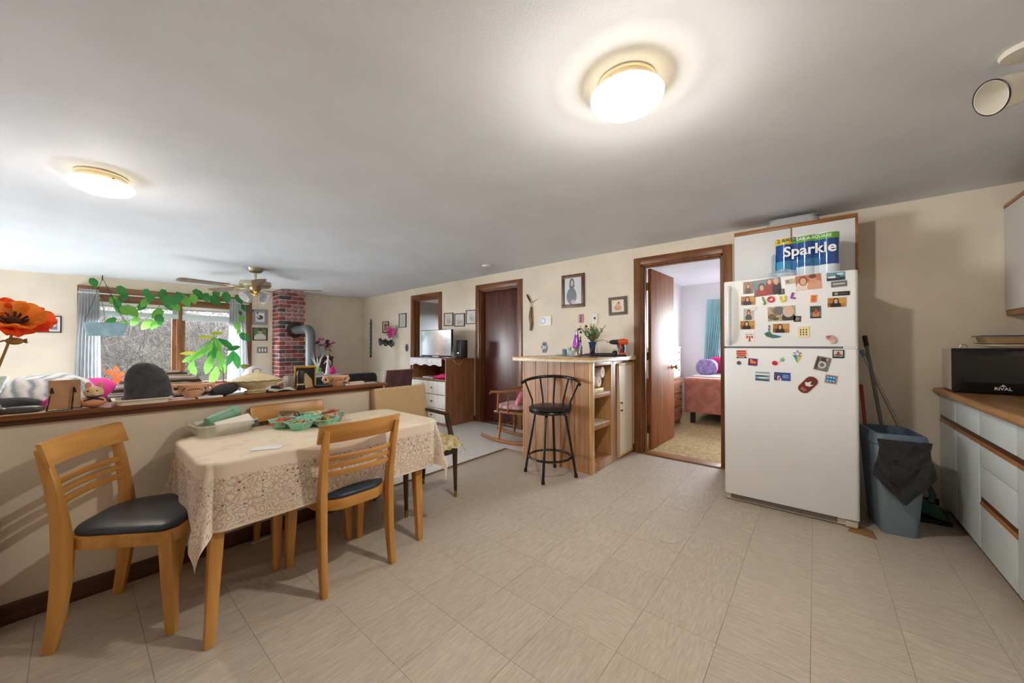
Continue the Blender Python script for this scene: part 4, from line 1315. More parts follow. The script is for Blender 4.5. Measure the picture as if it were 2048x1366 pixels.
# television
ty = 3.70
a, b = at_y(842, 700, ty).x, at_y(902, 700, ty).x
zt_, zb_ = 1.445, 1.045
tv = thing('television', 'flat screen television mirroring the window on the dresser', 'television', ((a + b) / 2, ty, dzt + .03))
part(MB().box(a - .008, b + .008, ty, ty + .035, zb_ - .012, zt_ + .008), 'housing', M_BLACK, tv, True, bevel=.004)
part(MB().box(a, b, ty - .002, ty, zb_, zt_), 'screen', mat('tv_glass', (232, 236, 240), rough=.1, metal=.9), tv, True, smooth=False)
for fx in (a + .12, b - .12):
    part(MB().tube([(fx, ty + .02, zb_ - .01), (fx - .02, ty - .1, dzt + .034)], .007, 8).tube([(fx, ty + .02, zb_ - .01), (fx + .02, ty + .13, dzt + .034)], .007, 8), 'stand_foot', M_BLACK, tv, True)
p = at_y(923, 690, 3.72)
rt_ = thing('router_box', 'tall black speaker box with blue light on the dresser', 'speaker', (p.x, 3.72, dzt + .03))
z0_ = dzt + .03
part(MB().prism([(p.x - .075, 3.68), (p.x + .05, 3.66), (p.x + .085, 3.72), (p.x + .05, 3.80), (p.x - .06, 3.79)], z0_, z0_ + .27), 'cabinet', M_BLACK, rt_, True, bevel=.012)
part(MB().box(p.x - .035, p.x - .005, 3.664, 3.674, z0_ + .07, z0_ + .08), 'indicator_light', mat('indicator_blue', (170, 200, 255), emit=((190, 210, 255), 2.0)), rt_, True)
p = at_y(906, 700, 3.68)
solo(MB().lathe([(0, 0), (.02, 0), (.022, .01), (.022, .07), (.008, .1), (.008, .16), (.011, .165), (0, .17)], (p.x, 3.68, z0_), 16), 'glass_bottle', glass_mat('bottle_glass_grey', (150, 160, 158), .5, .08), 'slim clear bottle between television and speaker', 'bottle')
solo(MB().tube([(-4.40, 3.62, z0_ + .006), (-4.3, 3.56, z0_ + .01), (-4.22, 3.60, z0_ + .006), (-4.14, 3.62, .98), (-4.13, 3.66, .93), (-4.13, 3.74, .92), (-4.15, 3.8, .98), (-4.2, 3.84, z0_ + .006)], .004, 6), 'power_cord', mat('cream_cord', (222, 196, 140), rough=.6), 'cream cable looping over the dresser edge', 'cable')
solo(MB().tube([(-4.9, 3.6, z0_ + .006), (-4.7, 3.57, z0_ + .012), (-4.55, 3.62, z0_ + .006), (-4.45, 3.56, z0_ + .008), (-4.4, 3.63, z0_ + .006)], .004, 6), 'power_cord', mat('black_cord', (28, 28, 30), rough=.5), 'black cable trailing under the television', 'cable')

# ---- dark board chair by the opening
M_PLUM = wood('plum_brown_wood', (104, 70, 72), (80, 52, 56), 'z', rough=.35)
bc = thing('side_chair', 'plum brown wooden chair with solid board back beyond the half wall', 'chair', (-4.1, 2.55, .01))

Mc = Matrix.Translation((-4.02, 2.55, .45)) @ Matrix.Rotation(R(14), 4, 'Y')
part(MB().box(-.018, .018, -.19, .19, .08, .47, Mc), 'back_board', M_PLUM, bc, True, bevel=.012, seg=3)
for y in (-.15, .15):
    part(MB().box(-.04, -.018, y - .02, y + .02, -.06, .40, Mc), 'back_post', M_WALNUT, bc, True, bevel=.004)
part(MB().box(-4.44, -4.02, 2.34, 2.76, .42, .455), 'seat', M_PLUM, bc, True, bevel=.01)
for (x, y) in ((-4.4, 2.38), (-4.4, 2.72), (-4.05, 2.38), (-4.05, 2.72)):
    part(MB().tube([(x, y, .42), (x, y, .011)], [.02, .014], 10), 'leg', M_PLUM, bc, True)

# ---- pictures and plates on the door wall
def wall_rect(px0, py0, px1, py1, plane='y', v=None):
    """corner pixels (left-top, right-bottom) -> centre, width, height on a wall"""
    f = (lambda x, y: at_y(x, y, v)) if plane == 'y' else (lambda x, y: at_x(x, y, v))
    xm, ym = (px0 + px1) / 2, (py0 + py1) / 2
    c = f(xm, ym)
    l, r = f(px0, ym), f(px1, ym)
    t, b = f(xm, py0), f(xm, py1)
    return c, (r - l).length, abs(t.z - b.z)
def picture(name, label, cat, c, w, h, plane, frame_m, fw, art, mat_w=0.0, depth=.018, tilt=0.0, group=None):
    if plane == 'y':
        ux, uy, n = Vector((1, 0, 0)), Vector((0, 0, 1)), Vector((0, -1, 0))
    else:
        ux, uy, n = Vector((0, 1, 0)), Vector((0, 0, 1)), Vector((1, 0, 0))
    if tilt:
        q = Matrix.Rotation(tilt, 3, n)
        ux, uy = q @ ux, q @ uy
    t = thing(name, label, cat, c, 0, group)
    c = Vector(c)
    A = axes(c, ux, uy)
    def bar(x0, x1, y0, y1):
        return MB().box(x0, x1, y0, y1, .001, depth, A)
    if fw:
        for (x0, x1, y0, y1) in ((-w / 2, w / 2, h / 2 - fw, h / 2), (-w / 2, w / 2, -h / 2, -h / 2 + fw), (-w / 2, -w / 2 + fw, -h / 2 + fw, h / 2 - fw), (w / 2 - fw, w / 2, -h / 2 + fw, h / 2 - fw)):
            part(bar(x0, x1, y0, y1), 'frame_side', frame_m, t, True, bevel=.002)
    part(MB().plate(c + n * .001, ux, uy, w - 2 * fw, h - 2 * fw, depth * .5), 'picture_print', art, t, True, smooth=False)
    return t
M_FBLK = mat('frame_black', (30, 29, 30), rough=.4)
M_FBRN = wood('frame_walnut', (112, 70, 48), (84, 50, 34), 'z', rough=.4)
M_FGRY = mat('frame_grey_wood', (96, 84, 76), rough=.5)
def portrait(bgc, hair, skin, shirt, cx=.5, cy=.62, k=1.0, paper=None, m=0.0):
    sh = []
    if paper:
        sh.append(('r', .5, .5, .5 - m, .5 - m * .8, bgc))
    sh += [('e', cx, cy - .40 * k, .26 * k, .26 * k, shirt), ('e', cx, cy - .02 * k, .15 * k, .20 * k, hair), ('e', cx, cy - .04 * k, .10 * k, .14 * k, skin)]
    return print_mat(paper or bgc, sh, noise_amt=.06)
c, w, h = wall_rect(1124, 549, 1169, 615, 'y', YR)
picture('portrait_frame', 'brown framed grey portrait of a seated person with long hair above the bar', 'picture', c, w, h, 'y', M_FBRN, .042,
        print_mat((206, 208, 212), [('e', .42, .30, .30, .30, (104, 112, 122)), ('e', .42, .40, .26, .22, (98, 106, 116)), ('e', .52, .09, .13, .08, (176, 170, 170)), ('e', .44, .78, .15, .20, (92, 92, 96)), ('e', .44, .70, .16, .14, (92, 92, 96)), ('e', .45, .79, .08, .11, (186, 182, 180))]))
c, w, h = wall_rect(1218, 594, 1254, 630, 'y', YR)
picture('square_picture', 'square dark framed sepia sketch near the bedroom door', 'picture', c, w, h, 'y', M_FGRY, .034,
        print_mat((226, 210, 186), [('e', .5, .35, .3, .24, (196, 140, 110)), ('e', .55, .62, .13, .2, (206, 160, 130)), ('e', .6, .75, .1, .1, (160, 80, 60))], noise_amt=.08), tilt=R(1.5))
faces = [((889, 626, 907, 652), 'small black framed pencil portrait nearest the room opening', (.5, .55)), ((910, 627, 930, 653), 'small black framed sketch of two faces in the middle of three', (.4, .5)), ((933, 620, 953, 648), 'small black framed sketch hung highest of the three by the dark door', (.55, .6))]
for (rc_, lab, (cx, cy)) in faces:
    c, w, h = wall_rect(*rc_, 'y', YR)
    picture('sketch_frame', lab, 'picture', c, w, h, 'y', M_FBLK, .012, print_mat((206, 202, 194), [('e', cx, cy - .12, .2, .3, (166, 160, 152)), ('e', cx, cy + .06, .14, .17, (196, 190, 182)), ('e', .75, .3, .15, .2, (180, 174, 166))], noise_amt=.06), tilt=R(-1))
c, w, h = wall_rect(799, 627, 813, 655, 'y', YR)
picture('framed_text', 'thin black framed printed text left of the room opening', 'picture', c, w, h, 'y', M_FBLK, .012, print_mat((206, 204, 200), [('r', .5, .15 + .09 * k, .3, .012, (160, 158, 156)) for k in range(9)]))
c, w, h = wall_rect(766, 643, 778, 666, 'y', YR)
picture('flower_picture', 'narrow black framed floral picture behind pink silk flowers', 'picture', c, w, h, 'y', M_FBLK, .016, print_mat((206, 190, 172), [('e', .5, .7, .3, .18, (120, 96, 84)), ('e', .4, .4, .2, .2, (190, 110, 90)), ('e', .6, .3, .15, .12, (130, 150, 110))], noise_amt=.1))
# pink silk flower spray
fs_ = thing('silk_flower_spray', 'spray of magenta silk flowers pinned to the wall', 'flowers', at_y(783, 665, YR - .04))
for k, (px, py) in enumerate(((778, 657), (782, 663), (787, 667), (780, 671), (788, 662))):
    c = at_y(px, py, YR - .045)
    mb = MB()
    for q in range(6):
        a = 2 * PI * q / 6
        mb.ell(c + Vector((.035 * math.cos(a), -.01, .035 * math.sin(a))), (.03, .012, .022), 8, 5, Matrix.Rotation(-a, 3, 'Y'))
    part(mb, 'blossom', mat('silk_magenta' if k % 2 else 'silk_pink', (206, 30, 130) if k % 2 else (230, 90, 160), rough=.8), fs_, True)
lf = MB()
for (px, py, a) in ((791, 672, 30), (792, 655, 60), (776, 668, 200), (786, 675, -70)):
    lf.ell(at_y(px, py, YR - .04), (.06, .008, .02), 8, 5, Matrix.Rotation(R(-a), 3, 'Y'))
part(lf, 'silk_leaf', mat('silk_leaf_green', (120, 170, 150), rough=.8), fs_, True)
# wire script word
ws = MB()
c0 = at_y(758, 683, YR - .012)
c1 = at_y(787, 687, YR - .012)
pts = []
n = 120
for i in range(n):
    u = i / (n - 1)
    pts.append(c0.lerp(c1, u) + Vector((.025 * math.cos(u * 58), 0, .055 * math.sin(u * 58) * (1 + .4 * math.sin(u * 17)))))
ws.tube(pts, .009, 5)
solo(ws, 'script_sign', M_BLACK, 'small dark wire word sign under the pink flowers', 'sign')
# long carved wooden strip
a, b = at_y(739, 638, YR - .01), at_y(744, 715, YR - .01)
wd = .035
st_ = thing('carved_wall_strip', 'long narrow dark carved vertical strip near the room corner', 'wall hanging', (a.x + .02, YR - .01, b.z))
pt = MB().prism([(-wd, 0), (wd, 0), (wd, a.z - b.z - .04), (0, a.z - b.z), (-wd, a.z - b.z - .04)], 0, .012, axes((a.x + .05, YR - .001, b.z), (1, 0, 0), (0, 0, 1)))
part(pt, 'board', mat('weathered_board', (96, 92, 86), rough=.9, rgb2=(60, 56, 52), vscale=20), st_, True, bevel=.003)
for k in range(9):
    z = b.z + .06 + k * (a.z - b.z - .14) / 8
    part(MB().tube([(a.x + .05 - .02, YR - .016, z), (a.x + .05 + .02, YR - .016, z + .015), (a.x + .05 - .012, YR - .016, z + .04)], .005, 6), 'letter', mat('pale_letter', (196, 192, 184), rough=.8), st_, True)
# outlet and switch plates
def plate_thing(name, label, cat, c, w, h, m, ornate=False, holes=((0, .25), (0, -.25)), v=YR, screw=True, plane='y'):
    ux = Vector((1, 0, 0)) if plane == 'y' else Vector((0, 1, 0))
    n = Vector((0, -1, 0)) if plane == 'y' else Vector((1, 0, 0))
    t = thing(name, label, cat, c)
    A = axes(Vector(c), ux, (0, 0, 1))
    if ornate:
        pts = [(w / 2 * (1 + .12 * math.cos(6 * a)) * math.cos(a), h / 2 * (1 + .06 * math.cos(6 * a)) * math.sin(a)) for a in [2 * PI * i / 36 for i in range(36)]]
    else:
        pts = rrect(-w / 2, w / 2, -h / 2, h / 2, min(w, h) * .12)
    part(MB().prism(pts, .0005, .008, A), 'cover_plate', m, t, True, bevel=.002)
    for (x, z) in holes:
        part(MB().prism(rrect(x * w - w * .17, x * w + w * .17, z * h - h * .1, z * h + h * .1, w * .08), .008, .0105, A), 'socket', mat('socket_dark', (52, 50, 50), rough=.5), t, True)
    return t
M_PEWT = mat('pewter', (112, 114, 114), rough=.4, metal=.8, rgb2=(70, 72, 74), vscale=60)
c, w, h = wall_rect(1083, 684, 1095, 706, 'y', YR)
plate_thing('outlet_cover', 'ornate pewter outlet cover on the wall behind the bar', 'outlet', c, w, h, M_PEWT, True)
c, w, h = wall_rect(811, 688, 817, 703, 'y', YR)
plate_thing('outlet_cover', 'ornate pewter outlet cover left of the room opening', 'outlet', c, w, h, M_PEWT, True)
c, w, h = wall_rect(1157, 628, 1167, 646, 'y', YR)
plate_thing('light_switch', 'rose pink switch plate on the wall above the lava lamp', 'switch', c, w, h, mat('rose_plate', (206, 128, 150), rough=.4), False, ((0, 0), (0, .28), (0, -.28)))
c, w, h = wall_rect(1184, 627, 1196, 648, 'y', YR)
pj_ = plate_thing('phone_jack', 'white wall jack plate with cord above the vase', 'outlet', c, w, h, mat('jack_ivory', (230, 226, 214), rough=.4), False, ((0, .05),))
part(MB().tube([at_y(1191, 648, YR - .01), at_y(1192, 655, YR - .02), at_y(1190, 672, YR - .012), at_y(1192, 690, YR - .012), (-2.05, YR - .012, BT + .004)], .003, 6), 'phone_cord', mat('ivory_cord', (226, 222, 212), rough=.5), pj_, True)
c, w, h = wall_rect(1080, 633, 1103, 651, 'y', YR)
picture('wall_tile', 'small unframed pale blue painted tile left of the portrait', 'wall tile', c, w, h, 'y', M_WHITE, 0, print_mat((222, 216, 202), [('e', .3, .5, .26, .4, (150, 168, 190)), ('e', .3, .5, .15, .25, (196, 204, 212)), ('r', .74, .5, .2, .4, (206, 206, 200))], noise_amt=.08), depth=.03)
# driftwood and feather
dw = thing('driftwood_hanging', 'driftwood stick with tied feather hanging beside the dark door', 'wall hanging', at_y(1061, 662, YR - .02))
a, b = at_y(1062, 614, YR - .02), at_y(1061, 661, YR - .02)
part(MB().tube([b, b.lerp(a, .25) + Vector((.012, 0, 0)), b.lerp(a, .6) - Vector((.006, 0, 0)), a], [.014, .022, .026, .014], 10), 'driftwood', mat('driftwood', (150, 128, 92), rough=.9, rgb2=(104, 86, 58), vscale=30), dw, True)
f0, f1 = at_y(1062, 606, YR - .02), at_y(1053, 588, YR - .02)
part(MB().tube([f0, f0.lerp(f1, .4), f0.lerp(f1, .8), f1], [.006, .022, .02, .004], 8, flat=.3), 'feather', mat('dark_feather', (62, 62, 58), rough=.8), dw, True)
part(MB().tube([a, f0, f0 + Vector((-.02, -.01, .004))], .006, 6), 'raffia_tie', mat('raffia', (186, 164, 120), rough=.9), dw, True)
pf = MB()
for k in range(5):
    pf.tube([f0, f0 + Vector((.05 + .02 * k, 0, .05)), f0 + Vector((.09 + .03 * k, 0, .16 - .012 * k))], [.002, .001, .0006], 4)
part(pf, 'dried_grass', mat('pale_grass', (206, 190, 160), rough=.9), dw, True)
# ================================================================== REFRIGERATOR WALL
M_FRG = mat('fridge_white_enamel', (234, 235, 236), rough=.32, bump=.08, bscale=300, coat=.1)
FX0, FX1, FY = -.552, .219, 3.27
fr = thing('refrigerator', 'white top freezer refrigerator covered with magnets', 'refrigerator', ((FX0 + FX1) / 2, 3.6, 0))
part(MB().box(FX0 + .005, FX1 - .005, FY + .07, 3.93, .045, 1.695), 'cabinet_body', M_FRG, fr, True, bevel=.008)
for (a, b, nm) in ((.058, 1.185, 'fresh_food_door'), (1.199, 1.705, 'freezer_door')):
    part(MB().prism(rrect(FX0, FX1, FY, FY + .085, .022), a, b), nm, M_FRG, fr, True, bevel=.004)
part(MB().box(FX0 + .01, FX1 - .01, FY + .012, FY + .07, 1.185, 1.199), 'door_gasket', mat('gasket_grey', (112, 116, 122), rough=.6), fr, True, smooth=False)
part(MB().box(FX1 - .075, FX1 - .004, FY - .004, FY + .06, 1.186, 1.198), 'centre_hinge', M_WHITE, fr, True, bevel=.002)
part(MB().box(FX0 + .02, FX1 - .02, FY + .055, 3.9, .012, .05), 'base', mat('base_dark', (40, 38, 36), rough=.7), fr, True, smooth=False)
gr = part(MB().box(FX0 + .006, FX1 - .006, FY + .028, FY + .06, .008, .057), 'toe_grille', mat('grille_cream', (212, 202, 186), rough=.45), fr, True, bevel=.004)
for k in range(5):
    part(MB().box(FX0 + .04, FX1 - .11, FY + .0262, FY + .029, .016 + k * .0075, .0195 + k * .0075), 'grille_slot', M_BLACK, gr, True, smooth=False)
part(MB().box(FX1 - .07, FX1 - .012, FY + .012, FY + .04, .008, .05), 'corner_foot', mat('grille_cream', (212, 202, 186)), fr, True, bevel=.003)
for (z0, z1) in ((1.215, 1.665), (.72, 1.17)):
    if z0 < 1:
        continue
    hx = FX0 + .038
    pts = [(hx, FY + .004, z0), (hx, FY - .032, z0 + .03), (hx, FY - .042, z0 + .08), (hx, FY - .042, z1 - .08), (hx, FY - .032, z1 - .03), (hx, FY + .004, z1)]
    part(MB().tube(pts, [.014, .016, .016, .016, .016, .014], 10), 'door_handle', M_FRG, fr, True)
# ---- fridge door papers and magnets
MAGS = []
def fmag(name, label, cat, px0, py0, px1, py1, art, tilt=0.0, t=.003, m=None, shape=None):
    c, w, h = wall_rect(px0, py0, px1, py1, 'y', FY)
    q = Matrix.Rotation(tilt, 3, Vector((0, -1, 0)))
    ux, uy = q @ Vector((1, 0, 0)), q @ Vector((0, 0, 1))
    if shape:
        mb = MB().prism([(x * w / 2, y * h / 2) for x, y in shape], 0, t, axes(c, ux, uy))
        return solo(mb, name, m, label, cat, 'magnets and photos on the refrigerator', smooth=False)
    return solo(MB().plate(c, ux, uy, w, h, t), name, art, label, cat, 'magnets and photos on the refrigerator', smooth=False)
SK, HR = (214, 164, 136), (58, 40, 34)
AUT = lambda: print_mat((176, 120, 62), [('e', .25, .3, .3, .2, (130, 84, 44)), ('e', .8, .7, .25, .3, (200, 150, 80)), ('e', .45, .15, .3, .36, (52, 38, 38)), ('e', .45, .6, .17, .36, (50, 30, 26)), ('e', .45, .62, .10, .24, SK)], noise_amt=.15)
fmag('photo_print', 'photo of a person in dark coat at the corner beside the freezer handle', 'photo', 1486.5, 563.5, 1506.6, 587.6, portrait((150, 116, 92), (88, 66, 56), SK, (82, 74, 70), .5, .66, 1.15))
fmag('photo_print', 'wide photo of a family in red holding a child', 'photo', 1507, 558, 1561.5, 591, print_mat((106, 128, 138), [('e', .3, .2, .24, .3, (160, 52, 44)), ('e', .62, .45, .2, .4, (150, 44, 40)), ('e', .85, .3, .17, .5, (36, 36, 44)), ('e', .3, .55, .12, .24, HR), ('e', .3, .5, .08, .17, SK), ('e', .6, .82, .1, .2, (120, 80, 56)), ('e', .6, .8, .07, .15, SK), ('e', .84, .78, .09, .2, SK)]), R(4))
fmag('fridge_magnet', 'small oblong sand coloured magnet on the freezer door', 'magnet', 1570, 558.5, 1588.5, 567.5, print_mat((196, 178, 150), [('e', .3, .5, .2, .3, (120, 110, 96))]), R(4), .006)
fmag('photo_print', 'large warm photo of a laughing couple on the freezer door', 'photo', 1591, 549.5, 1642, 579.5, print_mat((186, 116, 92), [('e', .28, .2, .28, .4, (232, 210, 196)), ('e', .75, .2, .3, .4, (214, 160, 132)), ('e', .3, .62, .17, .32, (120, 72, 50)), ('e', .3, .58, .12, .24, (222, 168, 138)), ('e', .68, .62, .13, .28, (210, 150, 120)), ('e', .68, .86, .14, .14, (96, 60, 44))]), R(3))
fmag('fridge_magnet', 'teal seascape magnet at the top corner of the freezer', 'magnet', 1653, 544.5, 1689.5, 561, print_mat((96, 150, 164), [('r', .5, .2, .5, .2, (40, 60, 72)), ('e', .35, .42, .3, .12, (226, 232, 232)), ('r', .62, .55, .12, .3, (70, 90, 100)), ('e', .75, .75, .2, .12, (206, 220, 226))]), R(1), .004)
o = fmag('fridge_magnet', 'grey word strip magnet on the freezer', 'magnet', 1662, 562, 1693.5, 573.5, print_mat((112, 110, 112), [('r', .5, .5, .38, .12, (196, 196, 196))]), R(2), .004)
fmag('fridge_magnet', 'narrow black magnet strip on the freezer', 'magnet', 1664.5, 583, 1699, 591, print_mat((34, 32, 30), [('e', .22, .5, .12, .3, (180, 160, 130)), ('r', .62, .5, .25, .1, (110, 100, 84))]), 0, .005)
fmag('photo_print', 'autumn portrait photo under the black magnet strip', 'photo', 1655, 595.5, 1692, 614, AUT(), R(-1))
fmag('photo_print', 'tiny dark square snapshot beside the family photo', 'photo', 1556, 578, 1569, 589, print_mat((86, 78, 72), [('e', .5, .5, .25, .3, (170, 150, 140))]), R(3))
fmag('photo_print', 'autumn portrait photo left of the letter J', 'photo', 1482, 592.5, 1510.5, 610, AUT(), 0)
fmag('photo_print', 'upright portrait photo of a person in grey green top', 'photo', 1487, 617, 1507.5, 640, portrait((196, 180, 170), (46, 34, 32), SK, (84, 96, 92), .5, .66, 1.2))
fmag('fridge_magnet', 'small round white heart magnet over the upright portrait', 'magnet', 1500.5, 613, 1513.5, 621.5, None, 0, .005, mat('magnet_cream', (232, 222, 214), rough=.4), [(math.cos(a), math.sin(a)) for a in [2 * PI * i / 20 for i in range(20)]])
fmag('photo_print', 'large photo of a person with grey hair beside stones', 'photo', 1535, 612.5, 1590, 641.5, print_mat((176, 158, 128), [('e', .4, .7, .2, .3, (110, 108, 108)), ('e', .15, .3, .15, .2, (120, 100, 76)), ('e', .3, .15, .12, .1, (96, 82, 64)), ('e', .76, .2, .24, .36, (62, 62, 66)), ('e', .76, .62, .2, .4, (196, 188, 180)), ('e', .76, .64, .12, .28, (222, 176, 152))], noise_amt=.15), R(1))
fmag('photo_print', 'tiny dark snapshot at the corner of the stones photo', 'photo', 1587, 632, 1602, 643.5, print_mat((74, 66, 62), [('e', .5, .5, .3, .3, (150, 130, 120))]), R(-2))
fmag('photo_print', 'small upright photo of a person outdoors beneath the letter E', 'photo', 1620, 612, 1642, 636.5, print_mat((86, 106, 120), [('e', .4, .75, .5, .3, (60, 76, 62)), ('e', .55, .3, .3, .3, (196, 140, 60)), ('e', .55, .55, .14, .22, (196, 60, 60)), ('r', .5, .06, .5, .06, (50, 46, 44))], noise_amt=.2), 0)
fmag('photo_print', 'autumn portrait photo above the lobster card', 'photo', 1480.5, 641.5, 1509, 658.5, AUT(), 0)
fmag('photo_print', 'autumn portrait photo above the boat magnet', 'photo', 1545.5, 647.5, 1578, 665.5, AUT(), R(-1))
lc = fmag('lobster_card', 'white card with red lobster print and two words', 'magnet', 1490, 663.5, 1508.5, 683.5, print_mat((236, 230, 224), [('e', .5, .3, .1, .24, (186, 52, 44)), ('e', .3, .52, .2, .05, (186, 52, 44)), ('e', .7, .52, .2, .05, (186, 52, 44)), ('e', .22, .42, .09, .1, (186, 52, 44)), ('e', .78, .42, .09, .1, (186, 52, 44)), ('e', .5, .08, .18, .05, (186, 52, 44))]), 0)
M_INK = mat('ink_black', (26, 24, 26), rough=.6)
c, w, h = wall_rect(1490, 663.5, 1508.5, 683.5, 'y', FY)
text_part('Eat Me.', 'card_lettering', M_INK, lc, axes((c.x, FY - .0035, c.z + .0165), (1, 0, 0), (0, 0, 1)), .0165, .0003)
fmag('fridge_magnet', 'blue and green boat shaped magnet on the freezer', 'magnet', 1528, 664, 1563, 676, None, R(-5), .006, mat('boat_blue', (48, 130, 190), rough=.3, rgb2=(70, 110, 70), vscale=18), [(-1, .3), (-.7, -.6), (0, -1), (.6, -.8), (1, -.3), (.4, 0), (-.1, .2), (-.3, .9), (-.6, 1)])
fmag('fridge_magnet', 'tiny black and white lighthouse magnet beside the boat', 'magnet', 1535, 650, 1541.5, 664, None, 0, .006, mat('lighthouse_bw', (232, 232, 228), rough=.4, rgb2=(50, 50, 54), vscale=60), [(-.6, -1), (.6, -1), (.4, .4), (.9, .5), (.0, 1), (-.9, .5), (-.4, .4)])
fmag('fridge_magnet', 'pale yellow card magnet with small black figures', 'magnet', 1595.5, 653, 1618.5, 674.5, print_mat((236, 220, 166), [('e', .25 + .25 * i, .25 + .22 * j, .07, .08, (90, 80, 66)) for i in range(3) for j in range(3)]), R(1), .004)
fmag('fridge_magnet', 'painted bearded face magnet with red cap', 'magnet', 1650, 670.5, 1673, 686.5, None, R(-12), .012, mat('red_cap_paint', (160, 62, 54), rough=.5, rgb2=(214, 190, 166), vscale=30), [(-1, .6), (-.8, -.1), (-.2, -.4), (.2, -1), (.9, -.8), (1, 0), (.6, .7), (0, 1)])
# alphabet letters, each a thing
for ch_, px, py, hh, col, tl in (('J', 1527.5, 600.5, 15, (116, 160, 52), 20), ('O', 1542, 599.5, 15, (208, 44, 44), 4), ('U', 1565.5, 598.5, 15, (226, 206, 40), 2), ('L', 1586, 592, 15, (146, 62, 160), -14), ('E', 1626.5, 598, 17, (232, 122, 40), -4)):
    c = at_y(px, py, FY)
    sz = hh * mpp(c) * 1.02
    q = Matrix.Rotation(R(tl), 3, Vector((0, -1, 0)))
    nm = {(116, 160, 52): 'green', (208, 44, 44): 'red', (226, 206, 40): 'yellow', (146, 62, 160): 'purple', (232, 122, 40): 'orange'}[col]
    o = text_part(ch_, 'letter_magnet', mat('letter_' + nm, col, rough=.35), None, axes((c.x, FY - .005, c.z), q @ Vector((1, 0, 0)), q @ Vector((0, 0, 1))), sz, .005, bold=sz * .055)
    tag(o, nm + ' plastic alphabet letter ' + ch_ + ' on the freezer door', 'magnet', 'alphabet magnets on the freezer')
# lower door
mm = fmag('fridge_magnet', 'red and white souvenir magnet with black lettering at the bottom', 'magnet', 1472, 699.5, 1494, 716.5, print_mat((230, 214, 196), [('r', .5, .82, .42, .1, (196, 66, 48)), ('r', .5, .57, .45, .1, (196, 66, 48)), ('r', .5, .33, .4, .1, (196, 66, 48)), ('r', .5, .09, .45, .09, (34, 32, 32))]), R(2), .004)
c, w, h = wall_rect(1472, 699.5, 1494, 716.5, 'y', FY)
text_part('MAINE', 'magnet_lettering', mat('ink_white', (236, 234, 230), rough=.6), mm, axes((c.x, FY - .0046, c.z - h * .41), (1, 0, 0), (0, 0, 1)), .0115, .0003, space=1.2)
fmag('fridge_magnet', 'purple square magnet with orange fish', 'magnet', 1496.5, 717, 1514.5, 731, print_mat((110, 44, 106), [('e', .45, .5, .25, .22, (238, 130, 50)), ('e', .75, .45, .12, .18, (240, 150, 60)), ('e', .3, .78, .1, .1, (240, 200, 80))]), R(-4), .005)
rnd20 = [(math.cos(a), math.sin(a)) for a in [2 * PI * i / 20 for i in range(20)]]
fmag('fridge_magnet', 'tiny round grey button magnet', 'magnet', 1473.5, 722, 1482, 729.5, None, 0, .006, mat('magnet_grey', (88, 92, 92), rough=.4), rnd20)
fmag('fridge_magnet', 'round red button magnet', 'magnet', 1544, 721.8, 1554.8, 730.3, None, 0, .008, mat('magnet_red', (206, 44, 38), rough=.3), rnd20)
star = [((1 if i % 2 == 0 else .42) * math.sin(PI * i / 5), (1 if i % 2 == 0 else .42) * math.cos(PI * i / 5)) for i in range(10)]
fmag('fridge_magnet', 'pale green starfish magnet', 'magnet', 1558, 714, 1570, 724.5, None, R(-12), .006, mat('magnet_seafoam', (150, 190, 150), rough=.5), star)
ss = thing('shooting_star_magnet', 'blue and yellow shooting star magnet', 'magnet', at_y(1594.5, 713, FY), 0, 'magnets and photos on the refrigerator')
c, w, h = wall_rect(1585, 699.5, 1604.5, 726.5, 'y', FY)
A_ = axes(c, (1, 0, 0), (0, 0, 1))
part(MB().prism([(-w / 2, h * .12), (0, -h / 2), (0, h * .1)], 0, .003, A_), 'tail_stripe', mat('star_teal', (70, 160, 190), rough=.4), ss, True, smooth=False)
part(MB().prism([(0, h * .1), (0, -h / 2), (w / 2, h * .12)], 0, .003, A_), 'tail_stripe', mat('star_yellow', (226, 200, 70), rough=.4), ss, True, smooth=False)
part(MB().prism([(x * w * .5, y * w * .5 + h * .2) for x, y in star], .002, .005, A_), 'star', mat('star_blue', (46, 88, 160), rough=.4), ss, True, smooth=False)
part(MB().prism([(x * w * .34, y * w * .34 + h * .2) for x, y in star], .005, .006, A_), 'star_face', M_WHITE, ss, True, smooth=False)
fmag('photo_print', 'tilted black and white photo magnet of a round dish', 'photo', 1630, 713.5, 1659, 741.5, print_mat((120, 116, 112), [('e', .5, .42, .3, .26, (206, 200, 192)), ('e', .5, .42, .16, .14, (120, 112, 104)), ('e', .55, .8, .25, .14, (70, 64, 64)), ('e', .75, .85, .1, .1, (196, 150, 150)), ('r', .15, .5, .08, .4, (70, 68, 68))], noise_amt=.15), R(-14), .004)
fmag('fridge_magnet', 'dark bordered magnet with red roofed building', 'magnet', 1665, 699.5, 1688, 716, print_mat((40, 34, 32), [('r', .5, .55, .4, .36, (206, 206, 200)), ('e', .5, .36, .4, .12, (110, 110, 96)), ('r', .5, .5, .14, .14, (176, 60, 44)), ('e', .5, .68, .1, .12, (176, 60, 44))]), R(-1), .006)
fmag('fridge_magnet', 'landscape magnet of blue sea and white surf', 'magnet', 1510.5, 744, 1538.5, 761.5, print_mat((130, 158, 186), [('r', .5, .75, .5, .1, (226, 232, 236)), ('e', .4, .55, .5, .08, (70, 84, 80)), ('e', .6, .35, .4, .08, (222, 228, 230)), ('r', .5, .1, .5, .1, (66, 92, 110))]), R(-1), .004)
